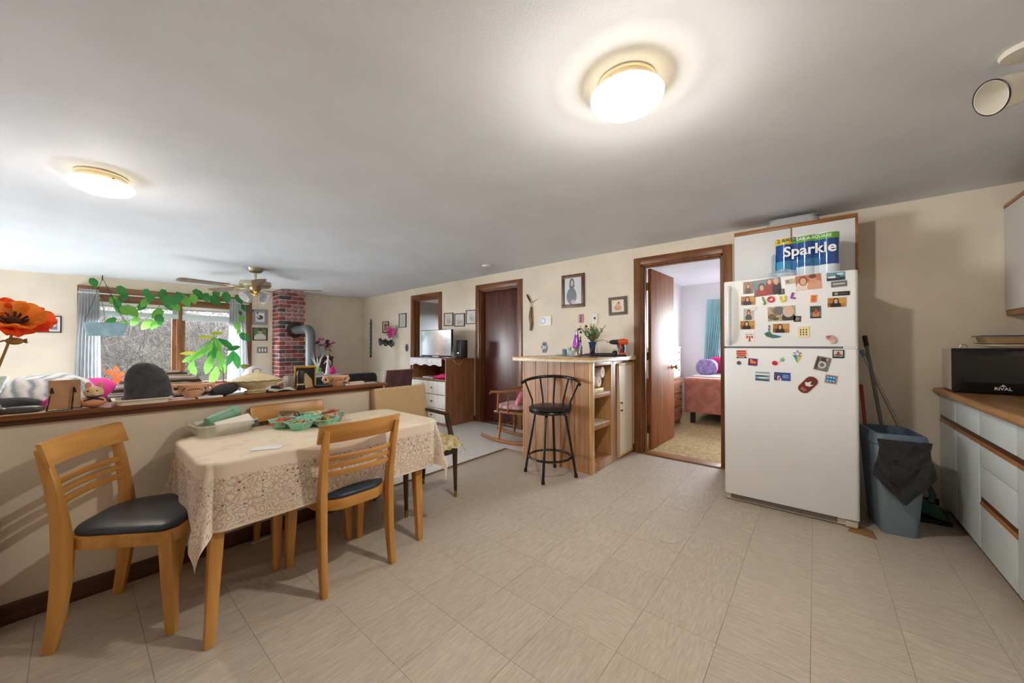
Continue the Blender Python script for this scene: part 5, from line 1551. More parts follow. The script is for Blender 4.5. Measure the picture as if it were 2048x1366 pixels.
fg = fmag('fridge_magnet', 'flag magnet with stars, red stripes and white lettering', 'magnet', 1548, 745, 1580.5, 761, print_mat((48, 76, 142), [('r', .12, .6, .12, .4, (40, 50, 96)), ('e', .06, .75, .02, .04, (230, 230, 234)), ('e', .14, .6, .02, .04, (230, 230, 234)), ('e', .2, .8, .02, .04, (230, 230, 234)), ('e', .08, .45, .02, .04, (230, 230, 234)), ('e', .3, .3, .1, .3, (226, 222, 222)), ('e', .34, .2, .08, .26, (190, 50, 56)), ('e', .4, .1, .06, .2, (226, 222, 222)), ('r', .72, .68, .18, .03, (196, 206, 226)), ('r', .72, .52, .2, .03, (196, 206, 226)), ('r', .72, .36, .18, .03, (196, 206, 226))]), R(-1), .004)
tg = thing('bird_tag_magnet', 'brown tag magnet with white bird, hung aslant', 'magnet', at_y(1615, 770, FY), 0, 'magnets and photos on the refrigerator')
q = Matrix.Rotation(R(-38), 3, Vector((0, -1, 0)))
A_ = axes(at_y(1615.5, 770, FY), q @ Vector((1, 0, 0)), q @ Vector((0, 0, 1)))
k = mpp(at_y(1615, 770, FY))
part(MB().prism(rrect(-11 * k, 11 * k, -19 * k, 20 * k, 10 * k), 0, .003, A_), 'tag_rim', mat('tag_cream', (226, 208, 186), rough=.5), tg, True, smooth=False)
part(MB().prism(rrect(-9.8 * k, 9.8 * k, -18 * k, 18.8 * k, 9 * k), .003, .0036, A_), 'tag_face', mat('tag_brown', (112, 46, 40), rough=.5), tg, True, smooth=False)
part(MB().prism([(-7 * k, 2 * k), (-2 * k, -3 * k), (4 * k, -1 * k), (7 * k, 6 * k), (2 * k, 3 * k), (0, 10 * k), (-3 * k, 4 * k)], .0036, .0044, A_), 'bird', M_WHITE, tg, True, smooth=False)
part(MB().box(-5 * k, 5 * k, -10.5 * k, -9 * k, .0036, .0042, A_).box(-4 * k, 4 * k, -13.5 * k, -12 * k, .0036, .0042, A_), 'caption', mat('tag_caption', (196, 140, 130), rough=.5), tg, True, smooth=False)
fmag('fridge_magnet', 'turquoise square magnet with orange border and white birds', 'magnet', 1649.5, 750, 1673.5, 767, print_mat((206, 140, 96), [('r', .5, .5, .42, .4, (40, 132, 186))] + [('e', .25 + .25 * (i % 3), .3 + .4 * (i // 3), .08, .07, (226, 232, 236)) for i in range(6)]), R(-8), .005)

# ---- cupboard over the refrigerator, tray and paper towels
M_CABW = mat('cabinet_white_laminate', (226, 226, 226), rough=.4)
M_CABO = wood('cabinet_oak_edge', (166, 112, 62), (134, 86, 44), 'x', rough=.35)
M_CABOY = wood('cabinet_oak_edge_deep', (166, 112, 62), (134, 86, 44), 'y', rough=.35)
uc = thing('over_fridge_cupboard', 'white two door cupboard with oak edging above the refrigerator', 'cupboard', (-.15, 3.9, 1.74))
part(MB().box(-.545, .25, 3.77, YR - .003, 1.74, 2.2), 'carcass', M_CABW, uc, True, smooth=False)
part(MB().box(-.548, .253, 3.745, YR - .003, 2.172, 2.202), 'top_rail', M_CABO, uc, True, bevel=.003)
part(MB().box(.238, .254, 3.744, YR - .003, 1.74, 2.172), 'oak_edge', M_CABOY, uc, True, bevel=.003)
for (a, b) in ((-.545, -.148), (-.138, .238)):
    part(MB().box(a, b, 3.75, 3.77, 1.745, 2.17), 'cupboard_door', M_CABW, uc, True, bevel=.002)
part(MB().box(-.1475, -.1385, 3.752, 3.77, 1.745, 2.17), 'oak_edge', M_CABO, uc, True, smooth=False)
ptr = MB()
tray_shell(ptr, -.33, .05, 3.80, 3.98, .075, -.03, .06, z=2.2035)
solo(ptr, 'plastic_tray', glass_mat('tray_plastic', (200, 204, 204), .85, .2), 'upturned clear plastic tray on top of the cupboard', 'tray')
# paper towel pack
pk = thing('paper_towel_pack', 'wrapped multipack of paper towels in blue and green film on the refrigerator', 'paper towels', (-.02, 3.5, 1.707))
M_FILMW = mat('film_white', (232, 234, 236), rough=.18, coat=.6)
M_FILMB = mat('film_blue', (28, 84, 160), rough=.15, rgb2=(60, 150, 196), vscale=7, coat=.7)
M_FILMN = mat('film_deep_blue', (20, 74, 150), rough=.15, coat=.7)
M_FILMG = mat('film_green', (104, 178, 62), rough=.15, coat=.7)
yk, zk0, zk1 = 3.40, 1.708, 2.015
a, b = at_y(1549, 520, yk).x, at_y(1681, 520, yk).x
rr = (b - a) / 6
for row in range(2):
    for i in range(3):
        part(MB().lathe([(.02, 0), (rr * .97, 0), (rr, .006), (rr, zk1 - zk0 - .006), (rr * .97, zk1 - zk0), (.02, zk1 - zk0), (.02, zk1 - zk0 - .03), (0, zk1 - zk0 - .03)], (a + rr * (2 * i + 1), yk + rr + 2 * rr * row, zk0), 32), 'towel_roll', M_FILMW, pk, True)
def film(z0, z1, m, name, x0=None, x1=None, off=.0015, parent=None, zf=None):
    """printed film band following the bulging roll fronts"""
    x0, x1 = x0 or a, x1 or b
    def fn(u, v):
        x = x0 + (x1 - x0) * u
        xl = ((x - a) / (2 * rr)) % 1.0 * 2 - 1
        if x >= b - 1e-6:
            xl = 1.0
        bulge = math.sqrt(max(0.0, 1 - min(xl * xl, .55)))
        if x <= a + rr * .4 or x >= b - rr * .4:
            bulge = math.sqrt(max(0.0, 1 - min(xl * xl, 1)))
        zz = z0 + (z1 - z0) * v
        if zf:
            zz = z0 + (zf(u) - z0) * v
        return (x, yk + rr - rr * bulge - off, zz)
    mb = MB().grid(fn, 72, 4)
    mb.uv = {}
    return part(mb, name, m, pk, True, angle=80)
film(zk0 + .07, zk1 - .05, M_FILMN, 'blue_print', zf=None)
film(zk0 + .045, zk0 + .13, M_FILMB, 'blue_fade', x1=a + (b - a) * .72, off=.0022)
film(zk1 - .05, zk1 - .008, M_FILMG, 'green_band', off=.0022)
film(zk1 - .052, zk1 - .004, mat('film_yellow', (226, 200, 60), rough=.2, coat=.5), 'yellow_flash', x1=a + (b - a) * .29, off=.003)
film(zk0 + .0, zk0 + .075, mat('film_clear_white', (214, 226, 234), rough=.2, coat=.6), 'white_print', x0=a + (b - a) * .35, off=.003)
M_TXW = mat('print_white', (240, 240, 240), rough=.4)
def ptext(s_, px, py, hh, m, nm, **kw):
    c = at_y(px, py, yk - .004)
    text_part(s_, nm, m, pk, axes((c.x, yk - .0045, c.z), (1, 0, .0), (0, 0, 1)), hh * mpp(c), .0006, **kw)
ptext('Sparkle', 1618, 499, 28, M_TXW, 'brand_lettering', bold=.0022)
ptext('TEAR-A-SQUARE', 1624, 475, 8, M_TXW, 'band_lettering', bold=.0004)
ptext('6=12', 1578, 480, 11, mat('ink_navy', (24, 40, 90), rough=.5), 'count_lettering', bold=.001)
ptext('2', 1557, 484, 10, mat('ink_navy', (24, 40, 90), rough=.5), 'count_lettering', bold=.0006)
ptext('STRENGTH', 1617, 519, 5.6, mat('ink_teal', (30, 90, 130), rough=.5), 'small_lettering')
ptext('ABSORBENCY', 1617, 526, 5.6, mat('ink_teal', (30, 90, 130), rough=.5), 'small_lettering')
crk = MB()
def film_end(u, v):
    th = -.3 + 1.5 * u
    return (a - .018 * math.sin(PI * u) - .03 * u, yk + .02 + .26 * u, zk0 + .004 + (.21 - .05 * u) * v + .01 * math.sin(9 * u + 4 * v))
crk.grid(film_end, 14, 8)
crk.uv = {}
part(crk, 'end_film', M_FILMB, pk, True, angle=80)
crp = MB()
rq = random.Random(4)
def bagp(u, v):
    return (a - .035 + .17 * u, yk - .02 - .03 * v + .012 * noise.noise((u * 7, v * 7, 1)), zk0 + .002 + .06 * v * (.6 + .4 * math.sin(3 * u)) + .012 * abs(noise.noise((u * 9, v * 5, 3))))
crp.grid(bagp, 20, 8)
crp.uv = {}
solo(crp, 'plastic_bag', glass_mat('clear_film', (206, 218, 230), .45, .12), 'crumpled clear plastic bag before the paper towel pack', 'bag', angle=80)

# ---- corner: bin, mops
M_BINB = mat('bin_blue_grey', (122, 140, 152), rough=.45)
Tb = Matrix.Translation((.385, 3.49, 0)) @ Matrix.Rotation(R(10), 4, 'Z')
bn = thing('waste_bin', 'blue grey plastic waste bin beside the refrigerator', 'bin', (.385, 3.49, 0), R(10))
def bin_ring(w, d, z, r):
    return [(x, y, z) for x, y in rrect(-w / 2, w / 2, -d / 2, d / 2, r)]
rings = [bin_ring(.165, .27, .0, .03), bin_ring(.175, .28, .012, .03), bin_ring(.242, .36, .575, .04), bin_ring(.244, .362, .58, .04), bin_ring(.235, .352, .58, .04), bin_ring(.165, .27, .015, .03)]
n = len(rings[0])
mb = MB()
vs = [p for rg in rings for p in rg]
fs = []
for j in range(len(rings) - 1):
    for i in range(n):
        k2 = (i + 1) % n
        fs.append((j * n + i, j * n + k2, (j + 1) * n + k2, (j + 1) * n + i))
fs += [tuple(range(n - 1, -1, -1)), tuple((len(rings) - 1) * n + i for i in range(n))]
part(mb.add(vs, fs), 'bin_body', M_BINB, bn, angle=50)
rm = MB()
rings = [bin_ring(.255, .375, .575, .045), bin_ring(.265, .385, .58, .05), bin_ring(.24, .365, .64, .045), bin_ring(.22, .345, .645, .045), bin_ring(.23, .35, .58, .04)]
vs = [p for rg in rings for p in rg]
fs = []
for j in range(len(rings)):
    for i in range(n):
        k2 = (i + 1) % n
        j2 = (j + 1) % len(rings)
        fs.append((j * n + i, j * n + k2, j2 * n + k2, j2 * n + i))
part(rm.add(vs, fs), 'bin_collar', mat('bin_collar_blue', (92, 110, 126), rough=.45), bn, angle=50)
bg_ = MB()
def bagf(u, v):
    # folded liner hanging over the near side of the bin, pointed below
    zt = .615
    drop = (.20 + .17 * (1 - abs(u - .48) * 1.9)) * v if v > 0 else 0
    x = -.12 + .245 * u - .02 * v * (1 - u) + .01 * math.sin(v * 5 + u * 3)
    y = -.195 - .012 * math.sin(PI * u) - .03 * v - .012 * noise.noise((u * 5, v * 6, 2))
    return (x, y, zt - drop * 1.05)
bg_.grid(bagf, 28, 28)
bg_.uv = {}
part(bg_, 'bin_liner', mat('black_bag_plastic', (30, 30, 31), rough=.22, coat=.3), bn, angle=80, label='glossy black bin liner folded over the rim')
def stick(name, label, cat, pts, r, m):
    t = thing(name, label, cat, pts[0])
    part(MB().tube(pts, r, 10), 'handle', m, t, True)
    return t
M_POLE = mat('pole_grey', (112, 110, 108), rough=.4, metal=.3)
M_POLEL = mat('pole_silver', (170, 164, 156), rough=.35, metal=.5)
a, b = at_y(1729, 672, 4.0), at_y(1768, 875, 3.80)
t = stick('mop', 'dark grey mop pole leaning in the corner with black grip', 'mop', [Vector((b.x + .03, 3.72, .02)), b, a], .0115, M_POLE)
part(MB().tube([a + (b - a) * .11, a], .0155, 10), 'grip', M_BLACK, t, True)
part(MB().box(b.x - .04, b.x + .10, 3.67, 3.77, .0, .04), 'mop_head', mat('mop_grey', (92, 86, 78), rough=.9), t, True, bevel=.01)
a, b = at_y(1722, 700, 3.96), at_y(1866, 990, 3.80)
t = stick('broom', 'long silver pole broom with green head leaning across the corner', 'broom', [b, a], .010, M_POLEL)
part(MB().tube([a + (b - a) * .05, a], .013, 10), 'grip', mat('grip_blue', (92, 128, 140), rough=.5), t, True)
part(MB().tube([b + (a - b) * .10, b, b + Vector((-.015, -.02, -.05))], [.013, .017, .02], 10), 'socket', mat('broom_teal', (60, 96, 92), rough=.5), t, True)
hd = b + Vector((-.03, -.03, -.07))
part(MB().prism([(-.045, 0), (.06, .0), (.12, -.075), (-.09, -.075)], -.018, .018, axes((hd.x, hd.y, hd.z + .02), Vector((.8, -.5, -.1)), (0.2, 0, 1))), 'broom_head', mat('broom_teal', (60, 96, 92)), t, True, bevel=.006)
a, b = at_y(1722, 770, 3.98), at_y(1731, 858, 3.75)
stick('dust_brush', 'red pole standing behind the waste bin', 'pole', [Vector((b.x + .02, 3.70, .01)), b, a], .011, mat('pole_red', (150, 50, 36), rough=.5))
p = at_z(1845, 1040, .0)
dp = thing('dustpan', 'dark dustpan and scrub pad on the floor in the corner', 'dustpan', (.60, 3.82, 0), R(20))
part(MB().prism([(-.10, -.08), (.06, -.12), (.10, .06), (-.05, .1)], .003, .022), 'pan_floor', mat('dustpan_dark', (44, 42, 40), rough=.6), dp, bevel=.006)
part(MB().box(-.10, .10, .07, .09, .003, .12), 'pan_back', mat('dustpan_dark', (44, 42, 40)), dp, bevel=.006)
part(MB().box(-.07, .05, -.05, .05, .022, .11, Matrix.Rotation(R(25), 4, 'Y')), 'pan_side', mat('dustpan_grey', (120, 108, 92), rough=.8), dp, bevel=.012)
c1, c2 = at_z(1695, 1062), at_z(1755, 1080)
solo(MB().prism([(c1.x, c1.y), (c2.x, c2.y), (c2.x - .01, c2.y + .13), (c1.x + .04, c1.y + .14)], .0005, .004), 'cardboard_scrap', mat('cardboard', (150, 110, 66), rough=.9), 'scrap of brown cardboard under the refrigerator corner', 'cardboard', smooth=False)
p = at_z(1345, 1080)
solo(MB().tube([at_z(1318, 1078, .003), at_z(1330, 1084, .003), at_z(1345, 1086, .003), at_z(1358, 1082, .003)], .0025, 6), 'white_thread', mat('thread_white', (220, 214, 204), rough=.8), 'bit of white string lying on the kitchen floor', 'string')

# ---- base cabinets and counter along the kitchen side
M_BLUEW = mat('cabinet_pale_blue_white', (206, 214, 216), rough=.42, var=.02, vscale=5)
M_CRM = mat('edge_cream', (226, 212, 184), rough=.5)
yend = 1.35
def base_unit(y0, y1, label, kind):
    t = thing('base_cabinet', label, 'cabinet', (XC + .3, (y0 + y1) / 2, 0), 0, 'white base cabinets under the kitchen counter')
    part(MB().box(XC + .045, XK - .003, y0, y1, .0, .075), 'toe_kick', wood('toe_kick_brown', (100, 70, 40), (76, 52, 30), 'y'), t, True, smooth=False)
    part(MB().box(XC + .02, XK - .003, y0 + .001, y1 - .001, .075, .85), 'carcass', M_CRM, t, True, smooth=False)
    def front(nm, z0, z1, pull):
        f = part(MB().box(XC, XC + .02, y0 + .004, y1 - .004, z0, z1), nm, M_BLUEW, t, True, bevel=.0025)
        if pull == 'below':
            part(MB().box(XC + .004, XC + .022, y0, y1, z0 - .03, z0), 'finger_groove', wood('groove_dark', (96, 60, 32), (70, 44, 24), 'y'), f, True, smooth=False)
            part(MB().prism([(XC - .003, z0 - .048), (XC + .02, z0 - .048), (XC + .02, z0 - .022), (XC + .004, z0 - .028)], y0, y1, Matrix(((1, 0, 0, 0), (0, 0, 1, 0), (0, 1, 0, 0), (0, 0, 0, 1)))), 'pull_rail', M_CABOY, f, True, bevel=.003)
        return f
    if kind == 'door':
        front('drawer', .705, .845, 'below')
        front('cabinet_door', .08, .655, None)
    else:
        front('drawer', .705, .845, 'below')
        front('drawer', .545, .655, None)
        front('drawer', .375, .54, 'below')
        front('drawer', .08, .325, None)
    return t
base_unit(3.668, YR - .004, 'white base cabinet door unit in the corner by the brooms', 'door')
base_unit(3.235, 3.664, 'white base cabinet with one door next to the drawer stack', 'door')
base_unit(2.74, 3.231, 'white base cabinet holding the stack of drawers with oak pulls', 'drawers')
base_unit(2.1, 2.736, 'white base cabinet door unit beyond the drawer stack', 'door')
base_unit(yend, 2.096, 'white base cabinet farthest from the brooms corner', 'door')
kc = thing('kitchen_counter', 'wood grain laminate kitchen counter with rounded front edge', 'countertop', (1.0, 2.7, .852))
prof = [(XC - .02, .862), (XC - .02, .888), (XC - .01, .897), (XC + .01, .9), (XK - .003, .9), (XK - .003, .852), (XC - .01, .852)]
M_CNT = wood('counter_wood_laminate', (150, 112, 74), (120, 84, 52), 'y', rough=.4)
part(MB().prism(prof, yend, YR - .003, Matrix(((1, 0, 0, 0), (0, 0, 1, 0), (0, 1, 0, 0), (0, 0, 0, 1)))), 'worktop', M_CNT, kc, True, bevel=.002)
part(MB().tube([(XC - .012, yend, .876), (XC - .012, YR - .004, .876)], .0225, 14), 'front_edge', wood('counter_edge_tan', (176, 134, 86), (150, 110, 66), 'y', rough=.4), kc, True)
part(MB().box(XK - .02, XK - .003, yend, YR - .003, .9, 1.0), 'splashback', M_CNT, kc, True, bevel=.002)
# microwave
mw = thing('microwave_oven', 'black fronted white microwave oven on the kitchen counter', 'microwave', (.69, 3.70, .902), R(-3))
part(MB().box(0, .52, .02, .33, .008, .285), 'oven_body', mat('microwave_white', (222, 212, 196), rough=.4), mw, bevel=.006)
fp = part(MB().box(0, .52, -.004, .02, .004, .287), 'front_panel', mat('microwave_black_glass', (14, 14, 15), rough=.12, coat=.4), mw, bevel=.004)
part(MB().box(.05, .40, -.0052, -.004, .07, .24), 'oven_window', mat('microwave_window', (34, 34, 34), rough=.25), fp, smooth=False)
Mtx = Matrix.Translation((.69, 3.70, .902)) @ Matrix.Rotation(R(-3), 4, 'Z')
text_part('RIVAL', 'maker_lettering', mat('print_silver', (196, 196, 196), rough=.4), fp, Mtx @ axes((.205, -.0056, .034), (1, 0, 0), (0, 0, 1)), .026, .0004, bold=.0006)
part(MB().prism([(-.012, 0), (.012, 0), (.0, .012)], 0, .0006, axes((.205, -.0056, .049), (1, 0, 0), (0, 0, 1))), 'maker_emblem', mat('print_silver', (196, 196, 196)), fp, smooth=False)
for (x, y) in ((.04, .05), (.48, .05), (.04, .3), (.48, .3)):
    part(MB().lathe([(.012, -.001), (.012, .008), (0, .008)], (x, y, 0), 10), 'foot', M_BLACK, mw)
MT = .902 + .288
def mwp(x, y, z=0):
    return Mtx @ Vector((x, y, z))
pc_ = mwp(.30, .16)
pst = [('oval_platter', 'cream oval platter at the bottom of the stack on the microwave', .19, (222, 212, 190)), ('oval_platter', 'brown rimmed oval platter above the cream one', .185, (150, 120, 84))]
for k, (nm, lab, r_, col) in enumerate(pst):
    solo(MB().lathe([(.09, 0), (.11, .002), (r_, .018), (r_, .021), (.11, .008), (0, .006)], (pc_.x, pc_.y, MT + .001 + .012 * k), 40, sx=1.0, sy=.7), nm, mat('platter_%d' % k, col, rough=.3), lab, 'platter')
bk2 = thing('baking_dish', 'tan baking dish with blue rim on the platters', 'dish', (pc_.x, pc_.y, MT + .036))
part(tray_shell(MB(), pc_.x - .15, pc_.x + .18, pc_.y - .10, pc_.y + .1, .04, .012, .03, z=MT + .036), 'dish_body', mat('dish_tan', (150, 124, 84), rough=.4), bk2, True)
part(MB().tube([(x, y, MT + .078) for x, y in rrect(pc_.x - .172, pc_.x + .202, pc_.y - .122, pc_.y + .122, .04)], .004, 6, True), 'blue_rim', mat('rim_blue', (50, 60, 110), rough=.3), bk2, True)
q0 = mwp(.07, .12)
solo(MB().tube([(q0.x + .018 * math.cos(PI * i / 12), q0.y, MT + .002 + .022 * math.sin(PI * i / 12)) for i in range(13)], .003, 8), 'metal_ring', mat('ring_steel', (170, 168, 164), rough=.3, metal=1), 'small metal ring handle standing on the microwave', 'ring')
q0 = at_z(1890, 772, .901)
solo(MB().tube([(q0.x - .03, q0.y + .0, .906), (q0.x + .08, q0.y - .06, .906)], .005, 8), 'wooden_spoon', mat('spoon_wood', (170, 110, 70), rough=.6), 'thin wooden stick lying on the counter edge by the microwave', 'utensil')
# wall cabinet
wc = thing('wall_cabinet', 'white wall cabinet with oak rails over the microwave', 'cabinet', (1.16, 3.6, 1.42))
part(MB().box(1.02, XK - .003, 2.6, YR - .004, 1.44, 2.15), 'carcass', M_CABW, wc, True, smooth=False)
for (a, b) in ((3.55, YR - .006), (3.02, 3.545), (2.6, 3.015)):
    part(MB().box(1.0, 1.02, a, b, 1.445, 2.14), 'cabinet_door', mat('cabinet_grey_white', (206, 204, 198), rough=.42), wc, True, bevel=.0025)
part(MB().box(.998, XK - .003, 2.6, YR - .004, 2.142, 2.168), 'top_rail', M_CABOY, wc, True, bevel=.003)
part(MB().box(1.004, XK - .003, 2.6, YR - .004, 1.41, 1.443), 'bottom_rail', M_CABOY, wc, True, bevel=.003)
# fire extinguisher
fe = thing('fire_extinguisher', 'red fire extinguisher on the floor against the half wall', 'fire extinguisher', (-2.62, -.262, 0))
part(MB().lathe([(0, 0), (.066, 0), (.068, .01), (.068, .47), (.058, .51), (.024, .54), (.02, .56), (0, .56)], n=28), 'cylinder', mat('extinguisher_red', (150, 34, 28), rough=.3, coat=.3), fe)
part(MB().lathe([(.0686, .33), (.0686, .47)], n=28), 'label_band', mat('extinguisher_label', (222, 206, 160), rough=.5, rgb2=(60, 56, 50), vscale=60), fe)
part(MB().lathe([(.016, .555), (.016, .59), (.02, .6), (0, .6)], n=16).box(-.012, .012, -.09, .02, .60, .612).box(-.01, .01, -.08, .01, .575, .583), 'valve_head', M_BLACK, fe)
solo(MB().tube([at_z(503, 1087, .006), at_z(542, 1073, .006)], .005, 8), 'white_stick', mat('stick_white', (222, 220, 214), rough=.5), 'thin white stick on the floor under the table', 'stick')
# ================================================================== LIVING ROOM
# ---- brick chimney with stove and pipe
CX0, CX1, CY0, CY1 = WX, -7.35, 2.337, 2.765
chm = struct(MB().box(CX0, CX1 - .008, CY0 + .008, CY1 - .008, 0, 2.5), 'chimney', mat('mortar_pale', (206, 202, 196), rough=.95, bump=.5, bscale=90), smooth=False)
BRM = [mat('brick_red', (142, 74, 66), rough=.9, var=.25, vscale=30, bump=.6, bscale=60), mat('brick_dark', (82, 74, 76), rough=.9, var=.25, vscale=30, bump=.6, bscale=60), mat('brick_whitewashed', (176, 134, 130), rough=.9, rgb2=(126, 76, 76), vscale=24, bump=.6, bscale=60), mat('brick_brown_red', (120, 58, 54), rough=.9, var=.3, vscale=30, bump=.6, bscale=60)]
def brick_mesh(lx, ly, m):
    return MB().box(-lx / 2, lx / 2, -ly / 2, ly / 2, -.0315, .0315).mesh('brick', m, smooth=False, bevel=.003, seg=1)
_bm = {}
rb = random.Random(9)
def brick(x0, x1, y0, y1, z):
    k = rb.choice((0, 0, 1, 1, 2, 2, 3))
    key = (round(x1 - x0, 3), round(y1 - y0, 3), k)
    if key not in _bm:
        _bm[key] = brick_mesh(x1 - x0, y1 - y0, BRM[k])
    o = bpy.data.objects.new('brick', _bm[key])
    o.location = ((x0 + x1) / 2, (y0 + y1) / 2, z)
    COL.objects.link(o)
    o.parent = chm
for r_ in range(30):
    z = .04 + .075 * r_
    if r_ % 2 == 0:
        front = [(CY0, CY0 + .095), (CY0 + .105, CY0 + .305), (CY0 + .315, CY1)]
        side = [(CX1 - .20, CX1 - .102), (CX0 + .004, CX1 - .21)]
        brick(CX1 - .092, CX1, CY0, CY0 + .095, z)
        front = front[1:]
    else:
        front = [(CY0, CY0 + .20), (CY0 + .21, CY0 + .41)]
        side = [(CX1 - .30, CX1 - .102), (CX0 + .004, CX1 - .31)]
    for (a, b) in front:
        brick(CX1 - .09, CX1, a, min(b, CY1), z)
    for (a, b) in side:
        brick(a, b, CY0, CY0 + .09, z)
M_STOVE = mat('stove_black_iron', (40, 42, 44), rough=.55)
M_PIPE = mat('stovepipe_grey', (112, 116, 120), rough=.45, metal=.5)
pc = at_x(590, 660, CX1)
py_, pz_ = pc.y, pc.z
pipe = thing('stovepipe', 'grey metal stovepipe elbow running into the brick chimney', 'stovepipe', (-6.65, py_, .8))
part(MB().lathe([(.08, 0), (.14, 0), (.145, .012), (.12, .02), (.085, .03)], (CX1 + .001, py_, pz_), 36, Matrix.Rotation(PI / 2, 4, 'Y')), 'wall_collar', M_BLACK, pipe, True)
ex = -6.66
pts = [(CX1 + .005, py_, pz_), (ex - .14, py_, pz_)] + [(ex - .14 + .14 * math.sin(R(a)), py_, pz_ - .14 * (1 - math.cos(R(a)))) for a in (22, 45, 67, 90)] + [(ex, py_, .62)]
part(MB().tube(pts, .077, 24), 'pipe', M_PIPE, pipe, True, angle=22)
for q in (1, 5):
    pass
stv = thing('wood_stove', 'black iron wood stove below the stovepipe', 'stove', (ex, py_, .01))
part(MB().box(-.25, .25, -.2, .2, .16, .60), 'firebox', M_STOVE, stv, bevel=.01)
part(MB().box(-.28, .28, -.23, .23, .60, .625), 'stove_top', M_STOVE, stv, bevel=.006)
dd = part(MB().box(.25, .27, -.14, .14, .24, .52), 'stove_door', M_STOVE, stv, bevel=.006)
part(MB().tube([(.27, .1, .36), (.31, .1, .37), (.31, .1, .43)], .008, 8), 'door_handle', M_BRASSD, dd)
for x in (-.2, .2):
    for y in (-.15, .15):
        part(MB().tube([(x, y, .16), (x * 1.15, y * 1.15, .001)], [.025, .02], 8), 'leg', M_STOVE, stv)

# ---- curtains, rod
M_CURT = cloth_thin('curtain_blue_grey', (196, 199, 203), trans=.3)
def curtain(name, label, pxl, pxr, pxl2, pxr2, ytop, zb, xw, m, waves, group=None, plane='x', head=.03):
    f = (lambda px, py: at_x(px, py, xw)) if plane == 'x' else (lambda px, py: at_y(px, py, xw))
    tl, tr = f(pxl, ytop), f(pxr, ytop)
    bl, br = f(pxl2, 780), f(pxr2, 780)
    zt = (tl.z + tr.z) / 2
    ax = 1 if plane == 'x' else 0
    nrm = Vector((1, 0, 0)) if plane == 'x' else Vector((0, -1, 0))
    def fn(u, v):
        a = tl[ax] * (1 - u) + tr[ax] * u
        b = bl[ax] * (1 - u) + br[ax] * u
        s_ = v ** .8
        h = a * (1 - s_) + b * s_
        dep = (.012 + .03 * v) * math.sin(u * waves * 2 * PI + 1.3 * math.sin(v * 2.4)) + .012 * noise.noise((u * 6, v * 2, 7))
        z = zt + (zb - zt) * v
        if v < head:
            dep *= .6
        p = Vector((xw, h, z)) if plane == 'x' else Vector((h, xw, z))
        return p + nrm * dep
    mb = MB().grid(fn, 90, 40)
    mb.uv = {}
    return solo(mb, name, m, label, 'curtain', group, angle=80)
XR = WX + .10
curtain('curtain', 'blue grey curtain panel beside the hanging planter', 158, 198, 146, 203, 578, .30, XR, M_CURT, 7, 'living room curtains')
curtain('curtain', 'blue grey curtain panel next to the chimney pictures', 460, 489, 452, 497, 598, .30, XR, M_CURT, 6, 'living room curtains')
a, b = at_x(157, 586, XR), at_x(497, 601, XR)
rod = thing('curtain_rod', 'white curtain rod across the living room window', 'curtain rod', (XR, a.y, a.z))
part(MB().tube([(XR, a.y, 1.925), (XR, b.y, 1.925)], .008, 10), 'rod', M_WHITE, rod, True)
for y in (a.y, (a.y + b.y) / 2, b.y):
    part(MB().beam((WX + .001, y, 1.935), (XR, y, 1.922), .012, .02), 'bracket', M_WHITE, rod, True)

# ---- hanging planter with trailing pothos
XP = WX + .26
g = at_x(211, 659, XP)
kk = mpp(g)
pl = thing('hanging_planter', 'blue grey hanging planter box in the window', 'planter', (XP, g.y, g.z - 13 * kk))
M_PLANT = mat('planter_blue_grey', (126, 150, 160), rough=.6, var=.1, vscale=10)
w2, w1, ht = 30 * kk, 24 * kk, 26 * kk
zz0 = g.z - 13 * kk
def ptr_ring(w_, d_, z_, ins):
    return [(XP + x, g.y + y, z_) for x, y in rrect(-d_, d_, -w_ + ins, w_ - ins, .03)]
rings = [ptr_ring(w1, .07, zz0, 0), ptr_ring(w2, .1, zz0 + ht * .9, 0), ptr_ring(w2 + .008, .11, zz0 + ht * .9, 0), ptr_ring(w2 + .008, .11, zz0 + ht, 0), ptr_ring(w2 - .008, .092, zz0 + ht, 0), ptr_ring(w2 - .012, .088, zz0 + ht * .75, 0)]
n = len(rings[0])
vs = [p for rg in rings for p in rg]
fs = [(j * n + i, j * n + (i + 1) % n, (j + 1) * n + (i + 1) % n, (j + 1) * n + i) for j in range(len(rings) - 1) for i in range(n)]
fs += [tuple(range(n - 1, -1, -1)), tuple((len(rings) - 1) * n + i for i in range(n))]
part(MB().add(vs, fs), 'planter_box', M_PLANT, pl, True, angle=40)
hk = Vector((XP, at_x(205, 572, XP).y, 2.12))
for (sx, sy) in ((-.1, -1), (.1, -1), (-.1, 1), (.1, 1)):
    part(MB().tube([(XP + sx, g.y + sy * w2 * .92, zz0 + ht), hk], .0025, 5), 'hanger_wire', M_BLACK, pl, True)
part(MB().tube([hk - Vector((0, 0, .03)), hk + Vector((0, 0, .04)), (WX + .02, hk.y, 2.14)], .004, 6), 'ceiling_hook', M_BRASSD, pl, True)
